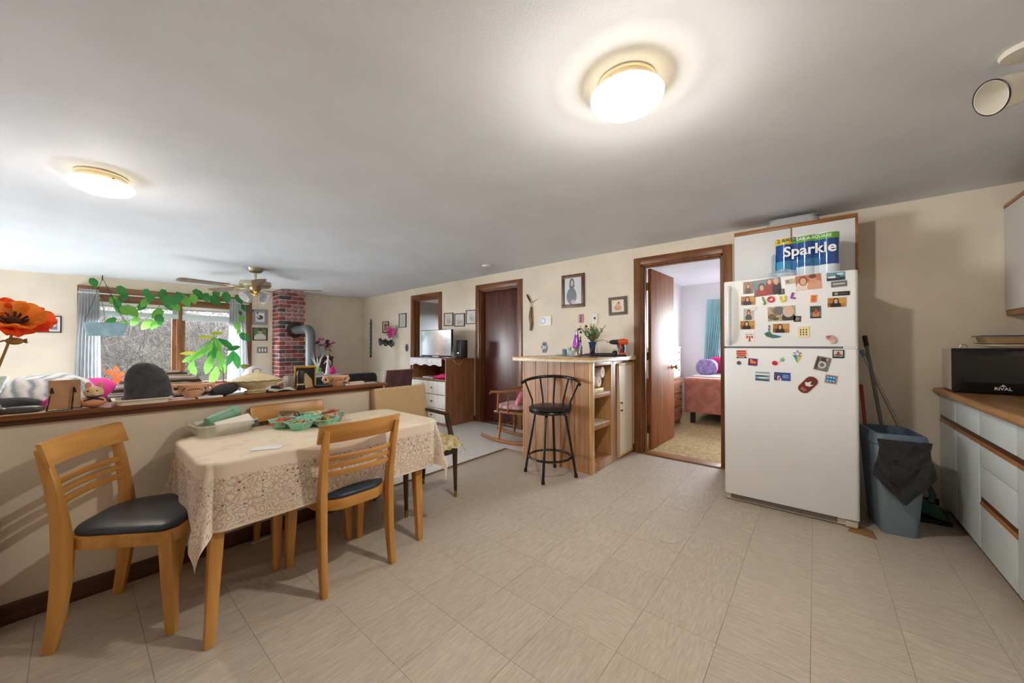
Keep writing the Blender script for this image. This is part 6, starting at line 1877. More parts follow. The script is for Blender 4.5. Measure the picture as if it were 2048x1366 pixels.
def leaf_mesh(name, m, heart=True, l=1.0, w=.8):
    n = 14
    vs, fs = [], []
    for i in range(n + 1):
        u = i / n
        if heart:
            hw_ = w * .5 * (math.sin(PI * min(1, u * .92 + .1)) ** .7) * (1 - .25 * u)
        else:
            hw_ = w * .5 * math.sin(PI * (u * .94 + .04)) ** .85
        if i == n:
            hw_ = 0.002
        zc = -.22 * u * u
        x = u * l - (.1 if heart and i == 0 else 0)
        vs += [(x, -hw_, zc + .16 * hw_), (x, 0, zc), (x, hw_, zc + .16 * hw_)]
    for i in range(n):
        a = 3 * i
        fs += [(a, a + 3, a + 4, a + 1), (a + 1, a + 4, a + 5, a + 2)]
    mb = MB().add(vs, fs)
    return mb.mesh(name, m, angle=80)
M_LEAFD = cloth_thin('leaf_green_deep', (56, 132, 62), trans=.35, rough=.4, bump=.1)
M_LEAFL = cloth_thin('leaf_green_light', (122, 186, 84), trans=.45, rough=.4, bump=.1)
M_LEAFY = cloth_thin('leaf_yellowing', (176, 182, 60), trans=.4, rough=.45, bump=.1)
LM = [leaf_mesh('leaf', M_LEAFD), leaf_mesh('leaf', M_LEAFL)]
ra = random.Random(21)
def put_leaf(parent, me, p, s_, dirv, up=(1, 0, .3)):
    d = Vector(dirv).normalized()
    u = Vector(up)
    sd_ = u.cross(d).normalized()
    u2 = d.cross(sd_)
    M = Matrix(((d.x, sd_.x, u2.x, p[0]), (d.y, sd_.y, u2.y, p[1]), (d.z, sd_.z, u2.z, p[2]), (0, 0, 0, 1))) @ Matrix.Scale(s_, 4)
    o = bpy.data.objects.new('leaf', me)
    COL.objects.link(o)
    o.parent = parent
    o.matrix_parent_inverse = MW[parent.name].inverted()
    o.matrix_world = M
    o.matrix_basis = M
    return o
XV = WX + .2
pth = thing('trailing_pothos', 'long trailing pothos vine strung along the window head', 'plant', (XP, g.y, zz0 + ht * .8))
vine = [(211, 645), (206, 610), (190, 575), (215, 572), (240, 590), (228, 603), (245, 612), (270, 615), (287, 604), (297, 590), (325, 592), (350, 600), (372, 598), (398, 592), (430, 596), (455, 597), (480, 598), (488, 615), (484, 640), (486, 660), (491, 672)]
part(MB().tube([at_x(x, y, XV) for x, y in vine], .004, 6), 'vine', mat('vine_green', (110, 140, 80), rough=.7), pth, True)
part(MB().tube([at_x(x, y, XV) for x, y in ((232, 646), (262, 640), (285, 643), (300, 632), (312, 622), (318, 612), (326, 594))], .0035, 6), 'vine', mat('vine_green', (110, 140, 80)), pth, True)
lv = [(188, 566, 0, 17), (245, 582, 0, 18), (248, 595, 0, 16), (226, 601, 1, 16), (235, 609, 0, 16), (245, 621, 1, 22), (265, 623, 1, 24), (283, 614, 0, 17), (289, 606, 1, 17), (294, 588, 0, 17), (301, 597, 0, 15), (326, 591, 0, 20), (314, 628, 1, 21), (319, 640, 0, 19), (339, 608, 0, 26), (355, 597, 0, 22), (371, 602, 1, 24), (352, 614, 1, 18), (388, 599, 1, 18), (398, 590, 0, 20), (413, 596, 0, 17), (432, 589, 0, 16), (432, 603, 0, 20), (453, 596, 0, 20), (479, 599, 0, 17), (490, 617, 0, 14), (483, 638, 1, 13), (475, 654, 1, 15), (491, 675, 0, 19), (293, 650, 1, 22), (308, 651, 1, 16), (268, 644, 1, 17), (244, 648, 1, 15), (220, 643, 0, 17), (481, 627, 0, 8), (477, 664, 1, 9)]
for (px, py, k, sz) in lv:
    p = at_x(px, py, XV + ra.uniform(-.04, .06))
    s_ = sz * mpp(p) * 1.05
    th = ra.uniform(-2.4, -.7)
    d = Vector((ra.uniform(.0, .4), math.cos(th), math.sin(th)))
    put_leaf(pth, LM[k], p - d.normalized() * s_ * .5, s_, d, (1, ra.uniform(-.3, .3), ra.uniform(.1, .5)))
# ---- drooping houseplant on a stand
XH = -6.55
hp = thing('drooping_houseplant', 'potted plant with long drooping pale leaves before the right window sash', 'plant', (XH, at_x(440, 700, XH).y, .012))
py0 = at_x(446, 700, XH).y
part(MB().lathe([(.14, 0), (.14, .02), (.02, .03), (.02, .46), (.15, .47), (.15, .49), (0, .49)], (XH, py0, .012), 20), 'plant_stand', M_WALNUT, hp, True)
part(MB().lathe([(0, .0), (.075, 0), (.11, .16), (.118, .17), (.105, .17), (.095, .14), (0, .14)], (XH, py0, .502), 24), 'flower_pot', mat('terracotta', (166, 92, 62), rough=.8), hp, True)
top = at_x(430, 676, XH)
part(MB().tube([(XH, py0, .64), at_x(447, 760, XH), at_x(446, 738, XH), at_x(436, 715, XH), top], [.008, .007, .006, .006, .005], 8), 'stem', mat('stem_brown_green', (110, 104, 64), rough=.8), hp, True)
LH = [leaf_mesh('leaf', M_LEAFD, False, 1, .38), leaf_mesh('leaf', M_LEAFL, False, 1, .4), leaf_mesh('leaf', M_LEAFY, False, 1, .3)]
hl = [(412, 674, 2, 26, 175), (435, 666, 2, 24, 10), (398, 708, 1, 34, 225), (417, 697, 1, 28, 240), (423, 712, 0, 34, 255), (418, 730, 1, 38, 262), (431, 699, 0, 34, 275), (442, 718, 1, 36, 285), (445, 732, 1, 30, 290), (429, 752, 1, 40, 262), (387, 742, 1, 30, 280), (383, 730, 1, 22, 250), (377, 718, 1, 24, 210), (376, 706, 2, 24, 180), (455, 688, 0, 34, 325), (468, 696, 0, 26, 20), (474, 720, 0, 38, 290), (461, 717, 0, 30, 255), (405, 701, 1, 26, 215), (438, 690, 1, 28, 300), (374, 755, 1, 24, 300)]
for (px, py, k, sz, an) in hl:
    p = at_x(px, py, XH + ra.uniform(-.1, .15))
    s_ = sz * mpp(p)
    d = Vector((ra.uniform(-.2, .3), math.cos(R(an)), math.sin(R(an)))).normalized()
    q = p - d * s_ * .5
    put_leaf(hp, LH[k], q, s_, d, (1, .2, .3))
    part(MB().tube([top, top.lerp(q, .5) + Vector((0, 0, .04)), q], [.003, .0025, .002], 5), 'petiole', M_LEAFL, hp, True)
# coconut shell
g = at_x(490, 729, -6.9)
cs = thing('coconut_hanger', 'small brown coconut shell hanging beside the curtain', 'ornament', g)
part(MB().lathe([(0, -.07), (.04, -.06), (.065, -.03), (.072, .0), (.066, .0), (.035, -.05), (0, -.06)], g, 20), 'shell', mat('coconut_brown', (150, 116, 60), rough=.8, rgb2=(96, 120, 60), vscale=20), cs, True)
for a in (0, 2.1, 4.2):
    part(MB().tube([g + Vector((.068 * math.cos(a), .068 * math.sin(a), 0)), g + Vector((0, 0, .3)), Vector((g.x, g.y, ceil_z(g.x, g.y) - .001))], .0012, 4), 'hanging_string', mat('string_white', (226, 224, 220), rough=.8), cs, True)
# orange silk flowers on the sill
g = at_x(246, 768, WX + .05)
os_ = thing('orange_leaf_plant', 'orange leaved plant on the window sill behind the felt hat', 'plant', (WX + .02, g.y, WIN[2] + .001))
part(MB().lathe([(0, 0), (.04, 0), (.05, .09), (.045, .09), (0, .08)], (WX + .02, g.y, WIN[2] + .001), 16), 'small_pot', M_WHITE, os_, True)
LO = leaf_mesh('leaf', cloth_thin('leaf_orange', (206, 74, 34), trans=.25, rough=.5), True, 1, .9)
for (px, py, sz, an) in ((236, 768, 24, 100), (252, 764, 24, 60), (258, 762, 20, 20), (240, 782, 20, 150), (228, 776, 14, 200), (219, 745, 11, 120), (230, 750, 10, 30), (243, 748, 9, 60), (213, 762, 11, 160), (232, 738, 10, 90)):
    p = at_x(px, py, WX + .05 + ra.uniform(-.02, .04))
    s_ = sz * mpp(p)
    d = Vector((.2, math.cos(R(an)), math.sin(R(an)))).normalized()
    put_leaf(os_, LO, p - d * s_ * .4, s_, d, (1, 0, .2))
    part(MB().tube([(WX + .02, g.y, WIN[2] + .08), p - d * s_ * .4], .0025, 5), 'stem', mat('stem_red', (176, 70, 56), rough=.7), os_, True)

# ---- pictures on the window wall
c, w, h = wall_rect(56, 631, 124, 665, 'x', WX)
picture('double_photo_frame', 'wide black frame with two sepia photos behind the poppies', 'picture', c, w, h, 'x', M_FBLK, .012, print_mat((222, 222, 224), [('r', .30, .5, .16, .36, (110, 100, 96)), ('r', .74, .5, .17, .36, (132, 118, 112)), ('e', .3, .5, .11, .26, (196, 184, 174)), ('e', .70, .45, .07, .2, (70, 62, 62)), ('e', .81, .5, .06, .18, (206, 190, 178))]))
c, w, h = wall_rect(504, 620, 535, 650, 'x', WX)
picture('grey_wood_frame', 'grey wooden frame with flower sketch above a photo', 'picture', c, w, h, 'x', mat('frame_pale_grey', (150, 150, 150), rough=.6), .05, print_mat((222, 222, 220), [('e', .5, .5, .36, .24, (90, 92, 96)), ('e', .62, .58, .16, .12, (40, 42, 48)), ('e', .35, .55, .14, .1, (206, 206, 206))], noise_amt=.1))
c, w, h = wall_rect(505, 656, 535, 681, 'x', WX)
picture('colour_portrait', 'dark framed colour photo of a person in a white shirt', 'picture', c, w, h, 'x', M_FBLK, .014, print_mat((96, 130, 88), [('e', .5, .15, .45, .42, (206, 206, 200)), ('e', .5, .72, .14, .2, (206, 160, 134)), ('e', .5, .88, .15, .1, (80, 60, 50))], noise_amt=.2))
c, w, h = wall_rect(514, 694, 535, 706, 'x', WX)
t = plate_thing('switch_plate', 'three gang grey switch plate beside the chimney', 'switch', c, w, h, mat('plate_grey', (140, 138, 132), rough=.4, metal=.4), False, (), plane='x')
for k in (-.28, 0, .28):
    part(MB().box(WX + .008, WX + .016, c.y + k * w - .012, c.y + k * w + .012, c.z - .03, c.z + .03), 'toggle', M_WHITE, t, True, bevel=.003)

# ---- ceiling fan
fz = 2.235
fc = at_z(511, 536, fz)
fx, fy = fc.x, fc.y
fz = ceil_z(fx, fy)
fan = thing('ceiling_fan', 'brass ceiling fan with five blades and frosted glass light shades', 'ceiling fan', (fx, fy, fz))
M_FANM = mat('fan_antique_brass', (176, 168, 140), rough=.28, metal=.9)
M_FANG = mat('fan_gold', (196, 158, 92), rough=.22, metal=1)
part(MB().lathe([(.09, 0), (.085, -.03), (.06, -.055), (.02, -.065), (0, -.065)], (fx, fy, fz - .001), 28), 'canopy', M_FANM, fan, True)
part(MB().tube([(fx, fy, fz - .06), (fx, fy, fz - .18)], .013, 12), 'downrod', M_FANM, fan, True)
zm = fz - .16
part(MB().lathe([(.03, 0), (.12, -.01), (.175, -.02), (.18, -.07), (.16, -.09), (.07, -.1), (.06, -.13), (0, -.13)], (fx, fy, zm), 36), 'motor_housing', M_FANM, fan, True)
for k in range(5):
    ph = R(20 + 72 * k)
    d = (RT * math.cos(ph) + Vector((-_s, _c, 0)) * math.sin(ph)).normalized()
    sd_ = Vector((-d.y, d.x, 0))
    Mx = Matrix(((d.x, sd_.x, 0, fx), (d.y, sd_.y, 0, fy), (0, 0, 1, zm - .10), (0, 0, 0, 1))) @ Matrix.Rotation(R(9), 4, 'X')
    b = part(MB().prism([(.30, -.055), (.74, -.075), (.78, -.06), (.80, 0), (.78, .06), (.74, .075), (.30, .055)], -.004, .004, Mx), 'fan_blade', wood('fan_blade_brown', (122, 104, 88), (96, 78, 62), 'x', rough=.4), fan, True, bevel=.002)
    part(MB().prism([(.13, -.02), (.24, -.05), (.36, -.04), (.36, .04), (.24, .05), (.13, .02)], -.009, -.004, Mx), 'blade_bracket', M_FANG, b, True, bevel=.002)
zl = zm - .13
part(MB().lathe([(.045, 0), (.05, -.02), (.045, -.06), (.02, -.08), (0, -.08)], (fx, fy, zl), 24), 'light_hub', M_FANG, fan, True)
M_SHADE = mat('frosted_glass_shade', (226, 228, 228), rough=.35, trans=.25, coat=.3)
for k in range(4):
    a = R(25 + 90 * k)
    d = Vector((math.cos(a), math.sin(a), -.75)).normalized()
    base = Vector((fx, fy, zl - .03)) + Vector((math.cos(a), math.sin(a), 0)) * .05
    Mx = Matrix.Translation(base) @ d.to_track_quat('Z', 'Y').to_matrix().to_4x4()
    part(MB().lathe([(.018, 0), (.022, .03), (.0, .03)], M=Mx, n=14), 'lamp_holder', M_FANG, fan, True)
    part(MB().lathe([(.022, .025), (.035, .045), (.05, .09), (.072, .135), (.069, .135), (.046, .09), (.03, .05), (.02, .03)], M=Mx, n=24), 'glass_shade', M_SHADE, fan, True)
for (dx, l) in ((-.03, .26), (.03, .29)):
    c_ = part(MB().tube([(fx + dx * _c, fy + dx * _s, zl - .06), (fx + dx * _c, fy + dx * _s, zl - l)], .0012, 4), 'pull_chain', M_FANG, fan, True)
    part(MB().lathe([(0, -.03), (.009, -.02), (.006, 0), (0, 0)], (fx + dx * _c, fy + dx * _s, zl - l), 8), 'chain_pull', M_BLACK, c_, True)
sdp = at_z(973, 529, 2.30)
solo(MB().lathe([(.055, 0), (.06, -.008), (.055, -.026), (.03, -.032), (0, -.032)], (sdp.x, sdp.y, ceil_z(sdp.x, sdp.y)), 28), 'smoke_detector', mat('detector_white', (226, 224, 220), rough=.5), 'small round white smoke detector on the ceiling', 'smoke detector')

# ---- sofa backing onto the half wall, with bedding heaped on it
M_SOFA = mat('sofa_charcoal_knit', (74, 76, 84), rough=.95, var=.12, vscale=70, bump=.6, bscale=180)
sf = thing('sofa', 'charcoal fabric sofa backed against the half wall', 'sofa', (-3.3, -.2, .01))
part(MB().box(-3.12, -2.875, -1.3, 1.05, .08, .80), 'backrest', M_SOFA, sf, True, bevel=.05, seg=4)
part(MB().box(-3.75, -3.10, -1.3, 1.05, .08, .44), 'seat', M_SOFA, sf, True, bevel=.04, seg=3)
for y in (-1.3, .92):
    part(MB().box(-3.75, -2.9, y, y + .14, .08, .62), 'armrest', M_SOFA, sf, True, bevel=.04, seg=3)
for x in (-3.68, -2.95):
    for y in (-1.22, .98):
        part(MB().lathe([(.02, 0), (.028, .08), (0, .08)], (x, y, .01), 10), 'foot', M_WALNUT, sf, True)
def mound(name, label, cat, m, c, r, amp=.06, fq=5, seed=0, n=40, power=.75, M=None):
    def f(p):
        q = Vector((math.copysign(abs(p.x) ** power, p.x), math.copysign(abs(p.y) ** power, p.y), math.copysign(abs(p.z) ** .85, p.z)))
        return q * (1 + amp * noise.noise((p.x * fq + seed, p.y * fq, p.z * fq)) + amp * .5 * noise.noise((p.x * fq * 2.2, p.y * fq * 2.2 + seed, p.z * fq * 2.2)))
    return solo(MB().ell(c, r, n, n // 2, M, f), name, m, label, cat, angle=80)
def stripe_mat(name, cols, scale, axis, rough=.95, dist=1.0, seq=None):
    m, nt, b = _new(name)
    tc = _n(nt, 'ShaderNodeTexCoord')
    wv = _n(nt, 'ShaderNodeTexWave', bands_direction=axis)
    wv.inputs['Scale'].default_value = scale
    wv.inputs['Distortion'].default_value = dist
    wv.inputs['Detail'].default_value = 1
    nt.links.new(tc.outputs['Object'], wv.inputs['Vector'])
    cr = _n(nt, 'ShaderNodeValToRGB')
    el = cr.color_ramp.elements
    el[0].color, el[1].color = rgba(cols[0]), rgba(cols[-1])
    for i, c_ in enumerate(cols[1:-1]):
        e = el.new((i + 1) / (len(cols) - 1))
        e.color = rgba(c_)
    nt.links.new(wv.outputs[0], cr.inputs[0])
    nt.links.new(cr.outputs[0], b.inputs['Base Color'])
    b.inputs['Roughness'].default_value = rough
    bp = _n(nt, 'ShaderNodeBump')
    bp.inputs['Strength'].default_value = .5
    bp.inputs['Distance'].default_value = .01
    nt.links.new(wv.outputs[0], bp.inputs['Height'])
    nt.links.new(bp.outputs[0], b.inputs['Normal'])
    return m
l, r_, tp = at_x(-60, 790, -3.1), at_x(212, 800, -3.1), at_x(105, 750, -3.1)
mound('comforter', 'pale blue and white striped comforter heaped behind the half wall', 'bedding', stripe_mat('comforter_stripes', [(150, 166, 178), (206, 214, 220), (230, 234, 236), (236, 238, 238)], 11, 'DIAGONAL', dist=1.5), (-3.14, (l.y + r_.y) / 2, .80), (.24, (r_.y - l.y) / 2, tp.z - .80), .07, 3, 2)
p = at_x(20, 800, -2.94)
mound('grey_cushion', 'charcoal knit cushion on the sofa back beside the comforter', 'cushion', M_SOFA, (-2.93, at_x(10, 800, -2.93).y, .86), (.05, .14, .10), .03, 3, 5)
p = at_x(150, 772, -3.36)
mound('pink_pillow', 'bright pink pillow behind the striped comforter', 'pillow', mat('bright_pink', (232, 70, 160), rough=.9), (-3.40, p.y + .05, p.z - .12), (.12, .16, .16), .05, 3, 8)
p = at_x(122, 812, -2.93)
mound('pink_cloth', 'strip of bright pink cloth behind the wire easel', 'cloth', mat('bright_pink', (232, 70, 160)), (-2.90, at_x(112, 812, -2.9).y, .87), (.018, .05, .085), .05, 3, 9)
l, r_, tp = at_x(205, 800, -3.2), at_x(420, 795, -3.2), at_x(338, 741, -3.2)
def afghan_mat():
    m = stripe_mat('afghan_zigzag', [(36, 34, 40), (36, 34, 40), (206, 178, 120), (70, 40, 44), (190, 186, 196)], 7, 'Z', dist=2.0)
    return m
mound('crochet_afghan', 'black and gold striped crochet blanket over the sofa behind the felt hat', 'blanket', afghan_mat(), (-3.16, (l.y + r_.y) / 2, .78), (.20, (r_.y - l.y) / 2, tp.z - .78), .05, 4, 12)

# ---- farther chairs, table, cabinet
M_FLORAL = mat('white_floral_fabric', (230, 224, 226), rough=.9, rgb2=(206, 90, 150), vscale=7)
_fr = M_FLORAL.node_tree.nodes['Color Ramp'].color_ramp.elements
_fr[0].position, _fr[1].position = .30, .36
ax_ = -5.5
l, r_ = at_x(484, 740, ax_), at_x(546, 740, ax_)
fa = thing('floral_armchair', 'white armchair with pink flowers in front of the chimney', 'armchair', (ax_, (l.y + r_.y) / 2, .01))
ym_, hw_ = (l.y + r_.y) / 2, (r_.y - l.y) / 2
ztop = at_x(515, 731, ax_).z
part(MB().ell((ax_, ym_, .62), (.12, hw_ * 1.05, ztop - .62), 28, 16, None, lambda p: Vector((p.x, math.copysign(abs(p.y) ** .7, p.y), math.copysign(abs(p.z) ** .6, p.z)))), 'backrest', M_FLORAL, fa, True, angle=80)
part(MB().box(ax_ - .55, ax_ + .02, ym_ - hw_, ym_ + hw_, .1, .45), 'seat', M_FLORAL, fa, True, bevel=.05, seg=3)
for s in (-1, 1):
    part(MB().box(ax_ - .5, ax_ + .06, ym_ + s * hw_ - .06, ym_ + s * hw_ + .06, .1, .62), 'armrest', M_FLORAL, fa, True, bevel=.04, seg=3)
for (x, y) in ((-.45, -.8), (-.45, .8), (.0, -.8), (.0, .8)):
    part(MB().lathe([(.02, 0), (.028, .1), (0, .1)], (ax_ + x, ym_ + y * hw_, .01), 10), 'foot', M_WALNUT, fa, True)
ax_ = -5.0
l, r_ = at_x(688, 750, ax_), at_x(750, 755, ax_)
ym_, hw_ = (l.y + r_.y) / 2, (r_.y - l.y) / 2
ztop = at_x(720, 746, ax_).z
M_LEATH = mat('black_leather', (34, 32, 36), rough=.3, var=.2, vscale=20, bump=.3, bscale=80)
la = thing('leather_armchair', 'black leather armchair just beyond the end of the half wall', 'armchair', (ax_, ym_, .01))
part(MB().box(ax_ - .10, ax_ + .10, ym_ - hw_, ym_ + hw_, .3, ztop), 'backrest', M_LEATH, la, True, bevel=.07, seg=5)
part(MB().box(ax_ - .62, ax_ - .06, ym_ - hw_ + .06, ym_ + hw_ - .06, .12, .44), 'seat', M_LEATH, la, True, bevel=.05, seg=3)
for s in (-1, 1):
    part(MB().box(ax_ - .6, ax_ + .02, ym_ + s * (hw_ - .05) - .055, ym_ + s * (hw_ - .05) + .055, .12, .6), 'armrest', M_LEATH, la, True, bevel=.045, seg=3)
part(MB().box(ax_ - .55, ax_ + .05, ym_ - hw_ + .08, ym_ + hw_ - .08, .011, .12), 'plinth', M_BLACK, la, True, smooth=False)
# white side table with pot, figurine, toy
tx_ = -6.0
tcn = at_x(643, 752, tx_)
tz = .745
wt = thing('white_side_table', 'small white side table holding the green pot and figurine', 'table', (tx_, tcn.y, .01))
part(MB().prism(rrect(tx_ - .17, tx_ + .17, tcn.y - .2, tcn.y + .26, .04), tz - .025, tz), 'table_top', M_WHITE, wt, True, bevel=.004)
for sx in (-.13, .13):
    for sy in (-.15, .2):
        part(MB().tube([(tx_ + sx, tcn.y + sy, tz - .025), (tx_ + sx * 1.1, tcn.y + sy * 1.1, .011)], [.018, .014], 8), 'leg', M_WHITE, wt, True)
g = at_x(636, 740, tx_)
gp = thing('green_pot', 'lime green pot of bare white twigs', 'plant pot', (tx_, g.y, tz + .001))
kk = mpp(g)
part(MB().lathe([(0, 0), (5.2 * kk, 0), (7 * kk, 13 * kk), (6 * kk, 13 * kk), (4.5 * kk, 2 * kk), (0, 2 * kk)], n=20), 'pot', mat('lime_green', (130, 196, 96), rough=.5), gp)
tg_ = MB()
for k in range(12):
    d = Vector((ra.uniform(-.3, .3), ra.uniform(-.6, .35), 1)).normalized()
    l_ = ra.uniform(.16, .30)
    p0 = Vector((0, 0, 10 * kk))
    tg_.tube([p0, p0 + d * l_ * .5 + Vector((0, ra.uniform(-.02, .02), 0)), p0 + d * l_], [.005, .004, .002], 5)
part(tg_, 'white_twigs', mat('twig_white', (232, 232, 230), rough=.7), gp)
g = at_x(656, 740, tx_)
kk = mpp(g)
st2 = thing('figurine', 'white porcelain figurine of a standing lady', 'figurine', (tx_, g.y, tz + .001))
M_PORC = mat('porcelain_white', (226, 226, 228), rough=.25)
sk = MB()
sk.lathe([(0, 0), (.05, 0), (.052, .012), (.045, .02), (.036, .08), (.026, .14), (.022, .165), (.032, .2), (.034, .215), (.016, .235), (.011, .245), (.018, .262), (.021, .28), (.014, .297), (0, .302)], n=18, sy=.85)
sk.tube([(0, -.03, .212), (.01, -.055, .18), (.03, -.075, .17)], [.011, .009, .006], 8)
sk.tube([(0, .03, .212), (.01, .042, .17), (.02, .03, .135)], [.011, .009, .006], 8)
part(sk, 'lady', M_PORC, st2)
g = at_x(662, 745, tx_ + .06)
tyk = thing('pink_cat_toy', 'magenta toy with pointed ear beside the figurine', 'toy', (tx_ + .09, g.y + .01, tz + .001))
part(MB().ell((0, 0, .042), (.045, .055, .042), 16, 10), 'toy_body', mat('toy_magenta', (222, 34, 140), rough=.6), tyk)
part(MB().lathe([(.04, .06), (.03, .10), (.0, .145)], n=12, sx=.5), 'ear', mat('toy_magenta', (222, 34, 140)), tyk)
g = at_x(642, 748, tx_ + .1)
solo(MB().box(tx_ + .03, tx_ + .13, g.y - .11, g.y + .03, tz + .001, tz + .05), 'white_basket', mat('basket_white', (220, 222, 222), rough=.7, rgb2=(150, 156, 160), vscale=40), 'low white wicker basket at the front of the side table', 'basket', bevel=.01)
# plum cabinet with vases
xq = -7.25
cr_, = (at_x(667, 730, xq),)
pb = thing('plum_cabinet', 'dark plum wooden cabinet right of the stovepipe', 'cabinet', (xq - .15, cr_.y - .25, .01))
part(MB().box(WX + .03, xq, cr_.y - .42, cr_.y - .012, .06, .96), 'carcass', mat('plum_wood', (70, 34, 46), rough=.4), pb, True, bevel=.004)
part(MB().box(WX + .02, xq + .015, cr_.y - .435, cr_.y + .002, .96, .985), 'top', mat('plum_wood', (70, 34, 46)), pb, True, bevel=.004)
pd_ = part(MB().box(xq, xq + .018, cr_.y - .40, cr_.y - .03, .10, .92), 'cabinet_door', mat('plum_wood_door', (84, 42, 54), rough=.4), pb, True, bevel=.004)
part(MB().lathe([(.006, 0), (.012, .02), (0, .024)], (xq + .018, cr_.y - .09, .55), 10, Matrix.Rotation(PI / 2, 4, 'Y')), 'knob', M_BRASSD, pd_, True)
part(MB().box(WX + .05, xq - .03, cr_.y - .40, cr_.y - .03, .011, .06), 'plinth', mat('plum_wood', (70, 34, 46)), pb, True, smooth=False)
g = at_x(645, 710, xq - .1)
v2 = thing('glass_flower_vase', 'clear vase of purple and maroon silk flowers on the plum cabinet', 'vase', (xq - .1, g.y, .986))
part(MB().lathe([(0, 0), (.045, 0), (.05, .01), (.055, .2), (.05, .2), (.045, .012), (0, .012)], n=20), 'vase', glass_mat('vase_glass_aqua', (190, 210, 206), .35, .05), v2)
fl = MB(); fl2 = MB(); stm = MB()
for k in range(16):
    d = Vector((ra.uniform(-.5, .5), ra.uniform(-.7, .7), 1)).normalized()
    l_ = ra.uniform(.24, .36)
    stm.tube([(0, 0, .02), d * l_ + Vector((0, 0, 0))], [.003, .002], 5)
    (fl if k % 3 else fl2).ell(d * l_, (.04, .04, .026), 8, 5)
part(stm, 'stems', mat('stem_dark', (60, 70, 50), rough=.8), v2)
part(fl, 'purple_blooms', mat('bloom_purple', (160, 84, 136), rough=.8, rgb2=(206, 130, 176), vscale=30), v2)['kind'] = 'stuff'
part(fl2, 'dark_blooms', mat('bloom_dark', (74, 44, 50), rough=.8), v2)['kind'] = 'stuff'
g = at_x(658, 712, xq - .06)
v3 = thing('berry_sprig', 'slender sprig of dark red berries on the plum cabinet', 'sprig', (xq - .06, g.y, .986))
part(MB().lathe([(0, 0), (.035, 0), (.03, .02), (.008, .03), (0, .03)], n=12), 'sprig_base', mat('bloom_dark', (74, 44, 50)), v3)
bs = MB().tube([(0, 0, .02), (0, .01, .12), (0, .0, .24)], .004, 6)
part(bs, 'stem', mat('stem_dark', (60, 70, 50)), v3)
bq = MB()
for k in range(18):
    bq.ell((ra.uniform(-.04, .04), ra.uniform(-.05, .05), ra.uniform(.1, .26)), (.011, .011, .011), 6, 4)
part(bq, 'berries', mat('berry_maroon', (116, 44, 44), rough=.5), v3)['kind'] = 'stuff'
# ================================================================== THINGS ON THE HALF WALL CAP
CZ = .906
XCAP = -2.755
def cap(px, x=XCAP):
    p = at_x(px, 780, x)
    return Vector((x, p.y, CZ))
# poppies in a glass vase at the frame edge
pv = cap(-24)
vp = thing('poppy_vase', 'clear glass vase of large orange silk poppies on the half wall', 'vase', pv)
part(MB().lathe([(0, 0), (.04, 0), (.045, .006), (.03, .05), (.028, .08), (.05, .15), (.054, .165), (.05, .165), (.024, .08), (.026, .05), (0, .012)], n=28), 'vase_body', glass_mat('vase_clear', (214, 222, 220), .3, .04), vp)
M_STM = mat('poppy_stem', (150, 116, 52), rough=.8)
M_POP = cloth_thin('poppy_orange', (238, 84, 34), trans=.35, rough=.7)
M_POPE = cloth_thin('poppy_edge_yellow', (244, 150, 50), trans=.35, rough=.7)
def poppy(c, nrm, R0, seed):
    nrm = Vector(nrm).normalized()
    q = nrm.to_track_quat('Z', 'Y').to_matrix().to_4x4()
    A = Matrix.Translation(c) @ q
    rr = random.Random(seed)
    for layer, (n_, rad, lift, m) in enumerate(((5, R0, .35, M_POP), (4, R0 * .8, .75, M_POPE if seed % 2 else M_POP))):
        for k in range(n_):
            a0 = 2 * PI * k / n_ + layer * .5 + rr.uniform(-.1, .1)
            wd = 2 * PI / n_ * .72
            def fn(u, v):
                a = a0 + (u - .5) * 2 * wd
                e = 1 - .25 * abs(2 * u - 1) ** 3
                r = rad * v * e * (1 + .10 * noise.noise((u * 11, k, seed)) * v)
                z = lift * rad * v * v * .75 + .10 * rad * math.sin(u * 15 + k * 2.3 + seed) * v ** 3 + .14 * rad * noise.noise((u * 6 + k, v * 4, k + seed)) * v
                return A @ Vector((r * math.cos(a), r * math.sin(a), z))
            g_ = MB().grid(fn, 22, 8)
            g_.uv = {}
            part(g_, 'petal', m, vp, True, angle=80)
    ce = MB()
    ce.ell(A @ Vector((0, 0, .012)), (R0 * .2, R0 * .2, R0 * .16), 14, 8, q.to_3x3())
    for k in range(40):
        a = rr.uniform(0, 2 * PI)
        p0 = A @ Vector((R0 * .16 * math.cos(a), R0 * .16 * math.sin(a), .01))
        p1 = A @ Vector((R0 * .34 * math.cos(a), R0 * .34 * math.sin(a), R0 * rr.uniform(.12, .3)))
        ce.tube([p0, p1], [.001, .002], 4)
    part(ce, 'flower_centre', mat('poppy_centre', (74, 36, 26), rough=.9), vp, True)
def pstem(end, bend):
    part(MB().tube([pv + Vector((0, 0, .03)), pv + Vector((0, 0, .16)) + bend * .3, end - Vector((0, 0, .04)), end], .0045, 7), 'stem', M_STM, vp, True)
f1 = at_x(26, 646, -2.70)
pstem(f1, Vector((.0, .05, .0)))
poppy(f1, (.62, .12, .74), .118, 3)
f2 = at_x(-32, 632, -2.80)
pstem(f2, Vector((0, -.04, 0)))
poppy(f2, (.6, -.1, .8), .11, 4)
pd0 = at_x(29, 682, -2.72)
part(MB().tube([pv + Vector((0, 0, .16)), at_x(-8, 686, -2.72), at_x(8, 681, -2.72), pd0 - Vector((0, .02, 0))], .004, 6), 'stem', M_STM, vp, True)
part(MB().ell(pd0, (.018, .026, .0165), 14, 10).tube([pd0 + Vector((0, .024, 0)), pd0 + Vector((0, .034, .001))], [.008, .012], 8), 'seed_pod', mat('pod_brown', (156, 122, 66), rough=.8), vp, True)
